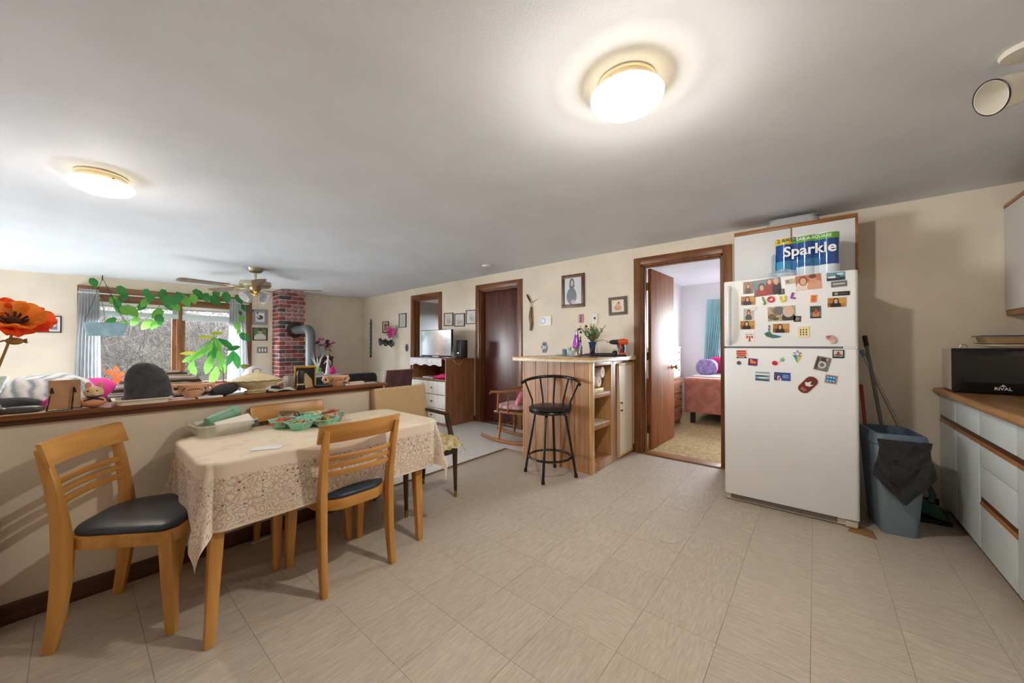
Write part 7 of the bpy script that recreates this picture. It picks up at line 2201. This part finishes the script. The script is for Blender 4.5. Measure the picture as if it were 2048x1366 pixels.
# eyeglasses cases
for (px, w_, m_, lab) in ((45, 30, mat('case_slate', (70, 70, 70), rough=.35), 'grey hard eyeglasses case on the half wall by the poppies'), (-2, 14, mat('case_brown', (66, 44, 44), rough=.35), 'brown eyeglasses case at the poppy vase foot')):
    p = cap(px, -2.71)
    k = mpp(p)
    solo(MB().ell(p + Vector((0, 0, .016)), (.026, w_ * k, .0165), 22, 10, None, lambda q: Vector((q.x, math.copysign(abs(q.y) ** .7, q.y), q.z))), 'eyeglass_case', m_, lab, 'case')
solo(MB().box(-2.73, -2.668, cap(60).y - .10, cap(60).y + .12, CZ, CZ + .0012), 'paper_sheet', mat('paper_cream', (226, 206, 170), rough=.8), 'cream paper sheet lying under the grey eyeglasses case', 'paper', smooth=False)
# wire easel with kraft card
e0, e1 = at_x(93, 819, -2.675), at_x(164, 811, -2.675)
we = thing('wire_easel', 'twisted black wire easel on the half wall', 'easel', ((e0 + e1) / 2))
def twisted(a, b):
    a, b = Vector(a), Vector(b)
    n_ = 40
    d = (b - a).normalized()
    u = d.cross(Vector((1, 0, 0))).normalized()
    v_ = d.cross(u)
    mb = MB()
    for ph in (0, PI):
        mb.tube([a.lerp(b, i / n_) + (u * math.cos(i * .9 + ph) + v_ * math.sin(i * .9 + ph)) * .0018 for i in range(n_ + 1)], .0018, 4)
    return mb
y0_, y1_ = e0.y, e1.y
L_ = y1_ - y0_
kz = CZ + .003
fx_, bx_ = -2.675, -2.74
tp1, tp2 = (fx_ - .03, y0_ + L_ * .13, CZ + .105), (fx_ - .03, y0_ + L_ * .76, CZ + .105)
for a, b in (((fx_, y0_, kz), (fx_, y0_ + L_ * .70, kz)), ((fx_, y0_, kz), tp1), (tp1, (bx_, y0_ + L_ * .30, kz)), ((fx_, y0_ + L_ * .70, kz), tp2), (tp2, (bx_, y0_ + L_ * 1.0, kz)), ((bx_, y0_ + L_ * .30, kz), (bx_, y0_ + L_ * 1.0, kz))):
    part(twisted(a, b), 'wire', M_BLACK, we, True)
Mk = Matrix.Translation((fx_ - .02, y0_ + L_ * .5, CZ + .008)) @ Matrix.Rotation(R(-16), 4, 'Y')
solo(MB().box(-.002, .002, -L_ * .48, L_ * .46, 0, .135, Mk), 'kraft_card', mat('kraft_card', (186, 144, 104), rough=.5, rgb2=(158, 116, 78), vscale=12), 'brown kraft card standing in the wire easel', 'card', bevel=.001)
# toy mouse in a bow
p = cap(186, -2.715)
k = mpp(p)
M_PLU = mat('toy_peach_plush', (226, 164, 124), rough=.95, bump=.6, bscale=200)
tm = thing('plush_mouse', 'peach plush mouse toy wearing a dark bow on the half wall', 'toy', p)
part(MB().ell((0, 0, 11 * k), (13 * k, 18 * k, 11.5 * k), 20, 12), 'body', M_PLU, tm)
part(MB().ell((.0, 1 * k, 30 * k), (12 * k, 14 * k, 12 * k), 20, 12).ell((9 * k, 3 * k, 27 * k), (7 * k, 6 * k, 5 * k), 12, 8), 'head', mat('toy_cream_plush', (232, 196, 150), rough=.95, bump=.6, bscale=200), tm)
for s in (-1, 1):
    part(MB().ell((0, s * 8 * k + 2 * k, 43 * k), (2.5 * k, 5 * k, 8 * k), 10, 8), 'ear', mat('ear_pink', (232, 150, 150), rough=.9), tm)
    part(MB().ell((10 * k, s * 6 * k - 1 * k, 33 * k), (1.6 * k, 1.6 * k, 1.6 * k), 8, 6), 'eye', M_BLACK, tm)
part(MB().tube([(8 * k, -12 * k, 14 * k), (13 * k, 0, 20 * k), (8 * k, 14 * k, 14 * k)], [1.5 * k, 2.4 * k, 1.5 * k], 8).tube([(8 * k, -8 * k, 22 * k), (13 * k, 0, 20 * k), (8 * k, 12 * k, 23 * k)], [1.2 * k, 2 * k, 1.2 * k], 8), 'bow', mat('bow_navy', (44, 34, 66), rough=.7), tm)
# white tray and felt hat
a, b = at_x(226, 815, -2.66), at_x(345, 802, -2.66)
solo(tray_shell(MB(), -2.80, -2.655, a.y + .015, b.y - .015, .028, .006, .02, z=CZ), 'white_tray', mat('tray_cream', (232, 222, 206), rough=.35), 'shallow cream plastic tray under the grey felt hat', 'tray', angle=45)
c = at_x(298, 800, -2.735)
k = mpp(c)
hb = CZ + .012
prof = [(38, -4), (38.5, 4), (35.5, 8), (34.5, 22), (32, 42), (26, 57), (16, 67), (6, 71.5), (0, 72)]
ht = MB()
nseg = 40
vs, fs = [], []
for (r0, z0_) in prof:
    for i in range(nseg):
        a_ = 2 * PI * i / nseg
        x, y = math.cos(a_), math.sin(a_)
        z_ = z0_ + 2
        sk_ = -9 * (z0_ / 72) ** 2
        dent = 1 + .05 * noise.noise((x * 2, y * 2, z0_ * .05))
        vs.append((c.x + r0 * k * x * .5 * dent, c.y + (r0 * y * .98 * dent + sk_) * k, hb + .004 + max(0, z_) * k))
for j in range(len(prof) - 1):
    for i in range(nseg):
        l_ = (i + 1) % nseg
        fs.append((j * nseg + i, j * nseg + l_, (j + 1) * nseg + l_, (j + 1) * nseg + i))
ht.add(vs, fs)
solo(ht, 'felt_hat', mat('charcoal_felt', (66, 68, 72), rough=1.0, bump=.5, bscale=300, sheen=.4, var=.15, vscale=30), 'charcoal felt cloche hat standing on the cream tray', 'hat', angle=80)
# handled bowls
M_CLAY = mat('bowl_peach_glaze', (222, 176, 140), rough=.4)
M_DEC = mat('bowl_brown_paint', (92, 56, 44), rough=.5)
def handled_bowl(px, w_px, h_px, label, base):
    p = cap(px)
    k = mpp(p)
    r = w_px * .36 * k
    h = h_px * k
    t = thing('handled_bowl', label, 'bowl', (p.x, p.y, base), 0, 'two handled painted bowls')
    part(MB().lathe([(0, 0), (r * .5, 0), (r * .52, h * .06), (r * .85, h * .5), (r, h), (r * .95, h), (r * .8, h * .5), (r * .45, h * .12), (0, h * .1)], n=32), 'bowl_body', M_CLAY, t)
    for s in (-1, 1):
        part(MB().tube([(0, s * r * .98, h * .9), (0, s * r * 1.25, h * .95), (0, s * r * 1.36, h * .7), (0, s * r * 1.2, h * .42), (0, s * r * .85, h * .46)], .011 * h / .07, 8), 'handle', M_CLAY, t)
    dec = MB()
    for i in range(9):
        a_ = R(-30 + 60 * i / 8)
        rr_ = r * (.86 + .1 * math.cos(a_)) * 1.0
        zc = h * (.62 + .08 * math.cos(R(-90 + 180 * i / 8)))
        rad = r * (.52 + (1 - .52) * ((zc / h - .06) / .94) ** .75) * 1.01
        dec.ell((rad * math.cos(a_), rad * math.sin(a_), zc), (.003, .004, .006), 6, 4)
    for s in (-1, 1):
        for q in range(3):
            a_ = R(s * (42 + 7 * q))
            zc = h * (.75 - .08 * q)
            rad = r * (.52 + .48 * ((zc / h - .06) / .94) ** .75) * 1.01
            dec.ell((rad * math.cos(a_), rad * math.sin(a_), zc), (.003, .007, .005), 6, 4)
    part(dec, 'painted_garland', M_DEC, t)
    return t
pn = cap(362)
solo(MB().box(-2.80, -2.672, pn.y - .07, pn.y + .05, CZ, CZ + .006), 'pink_notepad', mat('paper_pinkish', (226, 200, 196), rough=.7), 'pinkish notepad lying partly under the nearer painted bowl', 'notepad', bevel=.001)
handled_bowl(386, 67, 25, 'painted peach bowl standing by the felt hat', CZ + .0065)
handled_bowl(672, 51, 19, 'painted peach bowl near the free end of the half wall', CZ)
pn = cap(418, -2.69)
solo(MB().box(-2.72, -2.665, pn.y - .05, pn.y + .06, CZ, CZ + .01), 'white_envelope', mat('paper_white2', (236, 238, 240), rough=.6), 'stack of white envelopes in front of the grey cap', 'envelope', bevel=.001)
# newsboy cap
p = cap(447, -2.74)
k = mpp(p)
nc = thing('newsboy_cap', 'dark grey newsboy cap lying beside the tureen', 'cap', p)
part(MB().ell((0, 2 * k, 12 * k), (20 * k, 23 * k, 12 * k), 24, 12, Matrix.Rotation(R(12), 3, 'X'), lambda q: q * (1 + .08 * noise.noise(q * 2))), 'crown', mat('cap_grey_wool', (58, 60, 64), rough=1, bump=.4, bscale=200), nc, angle=80)
part(MB().ell((4 * k, -14 * k, 4 * k), (16 * k, 12 * k, 1.6 * k), 20, 6, Matrix.Rotation(R(8), 3, 'X')), 'brim', mat('cap_grey_wool', (58, 60, 64)), nc)
# tureen
p = cap(513)
k = mpp(p)
tu = thing('soup_tureen', 'cream oval soup tureen with lid and gilt handles', 'tureen', p)
M_TUR = mat('tureen_cream', (232, 218, 180), rough=.25, rgb2=(220, 204, 164), vscale=20)
M_TURD = mat('tureen_scrollwork', (120, 108, 74), rough=.35)
part(MB().lathe([(0, 0), (20 * k, 0), (21 * k, 2 * k), (15 * k, 6 * k), (18 * k, 9 * k), (33 * k, 15 * k), (43 * k, 23 * k), (41 * k, 24 * k), (0, 20 * k)], n=40, sx=.62), 'tureen_body', M_TUR, tu)
part(MB().lathe([(44 * k, 23.5 * k), (43 * k, 26 * k), (32 * k, 31 * k), (18 * k, 36 * k), (8 * k, 40 * k), (0, 41 * k)], n=40, sx=.62), 'tureen_lid', M_TUR, tu)
part(MB().tube([(.62 * 44.4 * k * math.cos(2 * PI * i / 48), 44.4 * k * math.sin(2 * PI * i / 48), (23.8 + .8 * math.sin(i * 2.1)) * k) for i in range(48)], .9 * k, 5, True), 'scroll_rim', M_TURD, tu)
part(MB().tube([(.62 * 19 * k * math.cos(2 * PI * i / 40), 19.5 * k * math.sin(2 * PI * i / 40), (3.2 + .8 * math.sin(i * 2.3)) * k) for i in range(40)], 1.0 * k, 5, True), 'scroll_foot', M_TURD, tu)
part(MB().tube([(0, -6 * k, 39 * k), (0, -6.5 * k, 45 * k), (0, 0, 48 * k), (0, 6.5 * k, 45 * k), (0, 6 * k, 39 * k)], 1.1 * k, 8), 'lid_handle', M_FANG, tu)
for s in (-1, 1):
    part(MB().tube([(0, s * 38 * k, 22 * k), (0, s * 47 * k, 24.5 * k), (0, s * 50 * k, 21 * k), (0, s * 42 * k, 17 * k), (0, s * 34 * k, 17 * k)], 1.6 * k, 8), 'side_handle', M_TUR, tu)
pn = cap(558, -2.73)
pn0 = cap(540, -2.73)
solo(MB().grid(lambda u, v: (-2.79 + .12 * v, pn0.y - .02 + .16 * u, CZ + .002 + .012 * abs(math.sin(u * 5 + v * 2))), 16, 8), 'crumpled_napkin', mat('napkin_white', (230, 226, 222), rough=.9), 'crumpled white napkin between the tureen and pepper mill', 'napkin', angle=80)
# standing white card with print
p = at_x(583, 775, -2.83)
solo(MB().box(-.001, .001, -13 * mpp(p), 13 * mpp(p), 0, 25 * mpp(p), Matrix.Translation((-2.835, p.y, CZ)) @ Matrix.Rotation(R(-8), 4, 'Y')), 'standing_card', mat('card_greyish', (222, 226, 230), rough=.6), 'white card standing upright before the chimney bricks', 'card')
# pepper mill
p = cap(601, -2.69)
k = mpp(p)
pm = thing('pepper_mill', 'black pepper mill with cream band on the half wall', 'pepper mill', p)
part(MB().lathe([(0, 0), (6.5 * k, 0), (7 * k, 1 * k), (7 * k, 7 * k), (6.4 * k, 13 * k), (6.4 * k, 24 * k), (0, 24 * k)], n=24), 'mill_body', M_BLACK, pm)
part(MB().lathe([(6.8 * k, 8 * k), (6.6 * k, 12.5 * k)], n=24), 'label_band', mat('mill_band', (206, 176, 150), rough=.5), pm)
part(MB().lathe([(6.2 * k, 24 * k), (6.8 * k, 27 * k), (6.8 * k, 35 * k), (5.5 * k, 38 * k), (0, 38.5 * k)], n=24), 'mill_cap', mat('mill_cap_dark', (52, 48, 46), rough=.4), pm)
# picture frame seen from behind with easel leg
p = at_x(612, 770, -2.76)
k = mpp(p)
Mf = Matrix.Translation((-2.78, p.y, CZ + .001)) @ Matrix.Rotation(R(-10), 4, 'Z') @ Matrix.Rotation(R(9), 4, 'Y')
bf = thing('back_turned_frame', 'gold edged photo frame turned with its black back and easel leg showing', 'picture frame', (-2.78, p.y, CZ))
part(MB().box(-.008, -.002, -17 * k, 17 * k, 0, 43 * k, Mf), 'backing', mat('frame_back_black', (24, 24, 26), rough=.6), bf, True, bevel=.001)
for (a, b, c0, c1) in ((-19, 19, 41, 44.5), (-19, 19, -0, 2.5), (-19, -16.5, 2.5, 41), (16.5, 19, 2.5, 41)):
    part(MB().box(-.012, .001, a * k, b * k, c0 * k, c1 * k, Mf), 'gold_edge', mat('frame_gold', (206, 152, 48), rough=.35, metal=.6), bf, True, bevel=.002)
part(MB().prism([(-5 * k, 0), (9 * k, 3 * k), (9 * k, 18 * k), (0, 32 * k), (-7 * k, 30 * k)], 0, .003, Matrix.Translation((-2.722, p.y, CZ + .002)) @ Matrix.Rotation(R(-22), 4, 'Y') @ axes((0, 0, 0), (0, 1, 0), (0, 0, 1))), 'easel_leg', mat('easel_gold_card', (176, 150, 92), rough=.5), bf, True, bevel=.001)
# remote, folded glasses, wallet
p = cap(646, -2.72)
solo(MB().box(-.022, .022, -.055, .06, 0, .018, Matrix.Translation(p) @ Matrix.Rotation(R(-12), 4, 'Z')), 'black_wallet', mat('wallet_black', (30, 30, 34), rough=.3), 'glossy black wallet in front of the far painted bowl', 'wallet', bevel=.006)
p = cap(707, -2.72)
solo(MB().box(-.03, .03, -.07, .075, 0, .010, Matrix.Translation(p) @ Matrix.Rotation(R(-6), 4, 'Z')), 'white_booklet', mat('booklet_white', (232, 228, 220), rough=.5), 'thin white booklet right of the far painted bowl', 'booklet', bevel=.003)
solo(MB().box(-.022, .024, -.055, .065, 0, .012, Matrix.Translation(p + Vector((.0, .012, .0105))) @ Matrix.Rotation(R(4), 4, 'Z')), 'white_phone', mat('phone_cream', (222, 206, 186), rough=.35), 'cream coloured phone lying on the thin white booklet', 'phone', bevel=.004)
p = cap(738, -2.75)
solo(MB().box(-.04, .04, -.03, .04, 0, .002, Matrix.Translation(p)), 'clear_sleeve', glass_mat('sleeve_clear', (214, 220, 226), .5, .15), 'small clear plastic sleeve at the free end of the half wall', 'sleeve', smooth=False)
p = cap(560, -2.86 + .02)
# dark green succulent tuft behind the tureen
g = MB()
for i in range(12):
    a_ = 2 * PI * i / 12
    g.ell(cap(551, -2.80) + Vector((.012 * math.cos(a_), .02 * math.sin(a_), .016)), (.012, .008, .014), 6, 5)
solo(g, 'succulent_tuft', mat('succulent_green', (44, 62, 48), rough=.6), 'tiny dark green tuft behind the tureen', 'plant')

# ================================================================== CEILING LAMPS
def flush_lamp(name, label, loc, m_glass, m_lip, m_base, ribs):
    x, y = loc
    z = ceil_z(x, y)
    t = thing(name, label, 'ceiling lamp', (x, y, z), 0, 'round ceiling lamps')
    part(MB().lathe([(.115, 0), (.118, -.008), (.112, -.012), (.108, -.05), (.0, -.05)], (x, y, z - .001), 40), 'metal_base', m_base, t, True)
    n_ = 72
    mb = MB()
    prof = [(.112, -.042), (.135, -.05), (.147, -.062), (.145, -.074), (.125, -.094), (.09, -.108), (.05, -.116), (.0, -.118)]
    vs, fs = [], []
    for j, (r, zz) in enumerate(prof):
        for i in range(n_):
            a = 2 * PI * i / n_
            rr_ = r * (1 + (ribs * .02 * (i % 2) if 0 < j < 6 else 0))
            vs.append((x + rr_ * math.cos(a), y + rr_ * math.sin(a), z + zz))
    for j in range(len(prof) - 1):
        for i in range(n_):
            l = (i + 1) % n_
            fs.append((j * n_ + i, j * n_ + l, (j + 1) * n_ + l, (j + 1) * n_ + i))
    lip = MB().add(vs, [f_ for f_ in fs if max(f_) < 3 * n_])
    part(MB().add(vs, [f_ for f_ in fs if min(f_) >= 2 * n_]), 'glass_shade', m_glass, t, True, angle=60 if not ribs else 12, loose=True)
    part(lip, 'shade_lip', m_lip, t, True, angle=60, loose=True)
    for a in (.4, 2.5, 4.6):
        part(MB().tube([(x + .106 * math.cos(a), y + .106 * math.sin(a), z - .036), (x + .118 * math.cos(a), y + .118 * math.sin(a), z - .036)], .004, 8), 'thumb_screw', M_BRASSD, t, True)
    return t
def lit_glass(name, col, strength, see):
    """glass shade lit by the bulb inside: partly clear, faintly glowing"""
    m = mat(name, (240, 232, 214), rough=.3, emit=(col, strength))
    nt = m.node_tree
    tr = _n(nt, 'ShaderNodeBsdfTransparent')
    mx = _n(nt, 'ShaderNodeMixShader')
    mx.inputs[0].default_value = see
    nt.links.new(nt.nodes['Principled BSDF'].outputs[0], mx.inputs[1])
    nt.links.new(tr.outputs[0], mx.inputs[2])
    nt.links.new(mx.outputs[0], nt.nodes['Material Output'].inputs[0])
    return m
M_CREAMB = mat('lamp_base_cream', (214, 202, 170), rough=.4)
flush_lamp('ceiling_lamp', 'round ceiling lamp with smooth milky glass over the kitchen floor', LAMP_A, lit_glass('lamp_glass_milky', (255, 226, 190), .42, .6), lit_glass('lamp_lip_milky', (255, 232, 200), .30, .2), M_CREAMB, 0)
flush_lamp('ceiling_lamp', 'round ceiling lamp with ribbed clear glass beyond the half wall', LAMP_B, lit_glass('lamp_glass_ribbed', (255, 236, 200), .35, .6), lit_glass('lamp_lip_ribbed', (255, 240, 210), .25, .2), M_CREAMB, 1)
# unlit spotlight at the kitchen side
sp_ = thing('ceiling_spotlight', 'unlit white bullet spotlight on the ceiling above the counter', 'spotlight', (.68, 2.17, 2.31))
M_SPOT = mat('spot_white_enamel', (222, 218, 208), rough=.2, coat=.3)
SB, SE, SS = at_z(2055, 96, 2.309), at_z(1997, 190, 2.185), at_z(2075, 160, 2.225)
part(MB().lathe([(.065, 0), (.068, -.008), (.062, -.02), (0, -.022)], (SB.x, SB.y, 2.309), 32), 'mounting_disc', M_SPOT, sp_, True)
part(MB().tube([(SB.x, SB.y, 2.29), (SB.x + .01, SB.y, 2.25), SS], .008, 10), 'arm', M_SPOT, sp_, True)
d = (SE - SS).normalized()
Mx = Matrix.Translation(SS) @ d.to_track_quat('Z', 'Y').to_matrix().to_4x4()
part(MB().lathe([(0, -.01), (.025, 0), (.05, .03), (.06, .08), (.064, .15), (.06, .15), (.055, .08), (.04, .03), (0, .02)], M=Mx, n=32), 'spot_shade', M_SPOT, sp_, True)
part(MB().tube([Mx @ Vector((.064 * math.cos(2 * PI * i / 32), .064 * math.sin(2 * PI * i / 32), .15)) for i in range(32)], .0025, 6, True), 'shade_rim', M_BLACK, sp_, True)

# ================================================================== BEDROOM AND BACK ROOM
M_QUILT = mat('bed_blanket_rose_brown', (182, 116, 100), rough=.95, var=.12, vscale=9, bump=.5, bscale=30, sheen=.3)
bx0_, bx1_, by0_, by1_ = -1.54, .1, 6.03, 7.18
bd_ = thing('bed', 'bed covered with a rose brown blanket beyond the bedroom door', 'bed', (-.66, 6.6, .012))
part(MB().box(bx0_ + .03, bx1_, by0_ + .04, by1_, .2, .33), 'bed_frame', mat('bed_frame_dark', (40, 34, 32), rough=.6), bd_, True, smooth=False)
part(MB().box(bx0_ + .02, bx1_, by0_ + .02, by1_, .33, .70), 'mattress', M_WHITE, bd_, True, bevel=.05, seg=3)
for (x, y) in ((bx0_ + .08, by0_ + .1), (bx1_ - .1, by0_ + .1), (bx0_ + .08, by1_ - .1), (bx1_ - .1, by1_ - .1)):
    part(MB().box(x - .03, x + .03, y - .03, y + .03, .012, .2), 'leg', mat('bed_frame_dark', (40, 34, 32)), bd_, True, smooth=False)
bl_ = MB()
def blank(u, v):
    x = bx0_ - .005 + (bx1_ - bx0_ + .005) * u
    s_ = v * 1.15
    if s_ < .5:
        z = .19 + s_
        y = by0_ - .015 - .012 * math.sin(u * 34) * (1 - v * 2) + .008 * noise.noise((u * 9, v * 9, 1))
    else:
        y = by0_ - .015 + (s_ - .5) * 1.75
        z = .705 + .006 * noise.noise((u * 8, v * 8, 4))
    return (x, y, z + .006 * math.sin(u * 3))
bl_.grid(blank, 60, 40)
bl_.uv = {}
bl_.grid(lambda u, v: (bx0_ - .012 - .006 * math.sin(v * 20), by0_ - .015 + 1.15 * v, .19 + .515 * u), 10, 30)
bl_.uv = {}
solo(bl_, 'blanket', M_QUILT, 'rose brown plush blanket draped over the bed', 'blanket', angle=70)
# sheet and pillows
solo(MB().grid(lambda u, v: (bx0_ + .02 + 1.4 * u, 6.28 + .75 * v, .718 + .03 * math.sin(u * 6) * v * abs(math.sin(v * 5)) + .02 * v), 24, 14), 'bed_sheet', mat('sheet_pale_pink', (232, 222, 226), rough=.9), 'pale pink white sheet folded over the blanket', 'sheet', angle=80)
mound('bed_pillow', 'lavender pillow on the bed beside the white drawer tower', 'pillow', mat('pillow_lavender', (146, 128, 176), rough=.9, var=.2, vscale=20), (-1.36, 6.6, .85), (.16, .12, .13), .05, 3, 1, 30)
mound('bed_pillow', 'magenta pillow tucked behind the lavender one', 'pillow', mat('pillow_magenta', (206, 44, 120), rough=.9), (-1.22, 6.84, .88), (.2, .1, .13), .05, 3, 4, 30)
mound('bed_pillow', 'blush white rumpled pillow at the bed head under the window', 'pillow', mat('pillow_blush', (232, 214, 222), rough=.9), (-.85, 6.72, .80), (.3, .2, .09), .08, 4, 6, 30)
# dresser and white drawer tower along the left wall
dr_ = thing('wood_dresser', 'brown wooden dresser seen past the open bedroom door', 'dresser', (-1.76, 5.61, .012))
M_DRES = wood('bedroom_dresser_wood', (150, 96, 62), (118, 72, 44), 'y', rough=.4)
part(MB().box(-1.92, -1.58, 5.25, 5.97, .10, .70), 'carcass', M_DRES, dr_, True, bevel=.004)
part(MB().box(-1.925, -1.565, 5.23, 5.985, .70, .72), 'top', M_DRES, dr_, True, bevel=.004)
for (a, b) in ((.13, .30), (.315, .49), (.505, .68)):
    q = part(MB().box(-1.58, -1.562, 5.28, 5.94, a, b), 'drawer', M_DRES, dr_, True, bevel=.004)
    for y in (5.43, 5.8):
        part(MB().lathe([(.006, 0), (.016, .02), (0, .026)], (-1.562, y, (a + b) / 2), 10, Matrix.Rotation(PI / 2, 4, 'Y')), 'knob', M_BRASSD, q, True)
for (x, y) in ((-1.88, 5.3), (-1.62, 5.3), (-1.88, 5.92), (-1.62, 5.92)):
    part(MB().box(x - .03, x + .03, y - .03, y + .03, .012, .10), 'foot', M_DRES, dr_, True, bevel=.004)
wt_ = thing('drawer_tower', 'small white drawer tower standing on the wooden dresser', 'drawers', (-1.75, 5.62, .722))
part(MB().box(-1.90, -1.60, 5.55, 5.95, .722, 1.16), 'carcass', M_WHITE, wt_, True, bevel=.003)
part(MB().box(-1.905, -1.585, 5.54, 5.96, 1.16, 1.18), 'top', M_WHITE, wt_, True, bevel=.003)
for (a, b) in ((.74, .93), (.94, 1.04), (1.05, 1.15)):
    q = part(MB().box(-1.60, -1.586, 5.57, 5.93, a, b), 'drawer', M_WHITE, wt_, True, bevel=.003)
    part(MB().lathe([(.005, 0), (.012, .014), (0, .02)], (-1.586, 5.83, (a + b) / 2), 10, Matrix.Rotation(PI / 2, 4, 'Y')), 'knob', mat('knob_dark', (70, 70, 74), rough=.4), q, True)
# teal curtain
M_TEALC = cloth_thin('curtain_teal_sheer', (190, 228, 231), trans=.6)
curtain('bedroom_curtain', 'sheer teal curtain gathered at the bedroom window', 1414, 1455, 1407, 1434, 598, .55, BY - .05, M_TEALC, 8, None, 'y')
solo(MB().tube([(-1.25, BY - .05, 1.87), (.5, BY - .05, 1.87)], .008, 8), 'bedroom_curtain_rod', M_WHITE, 'thin white rod holding the teal bedroom curtain', 'curtain rod')
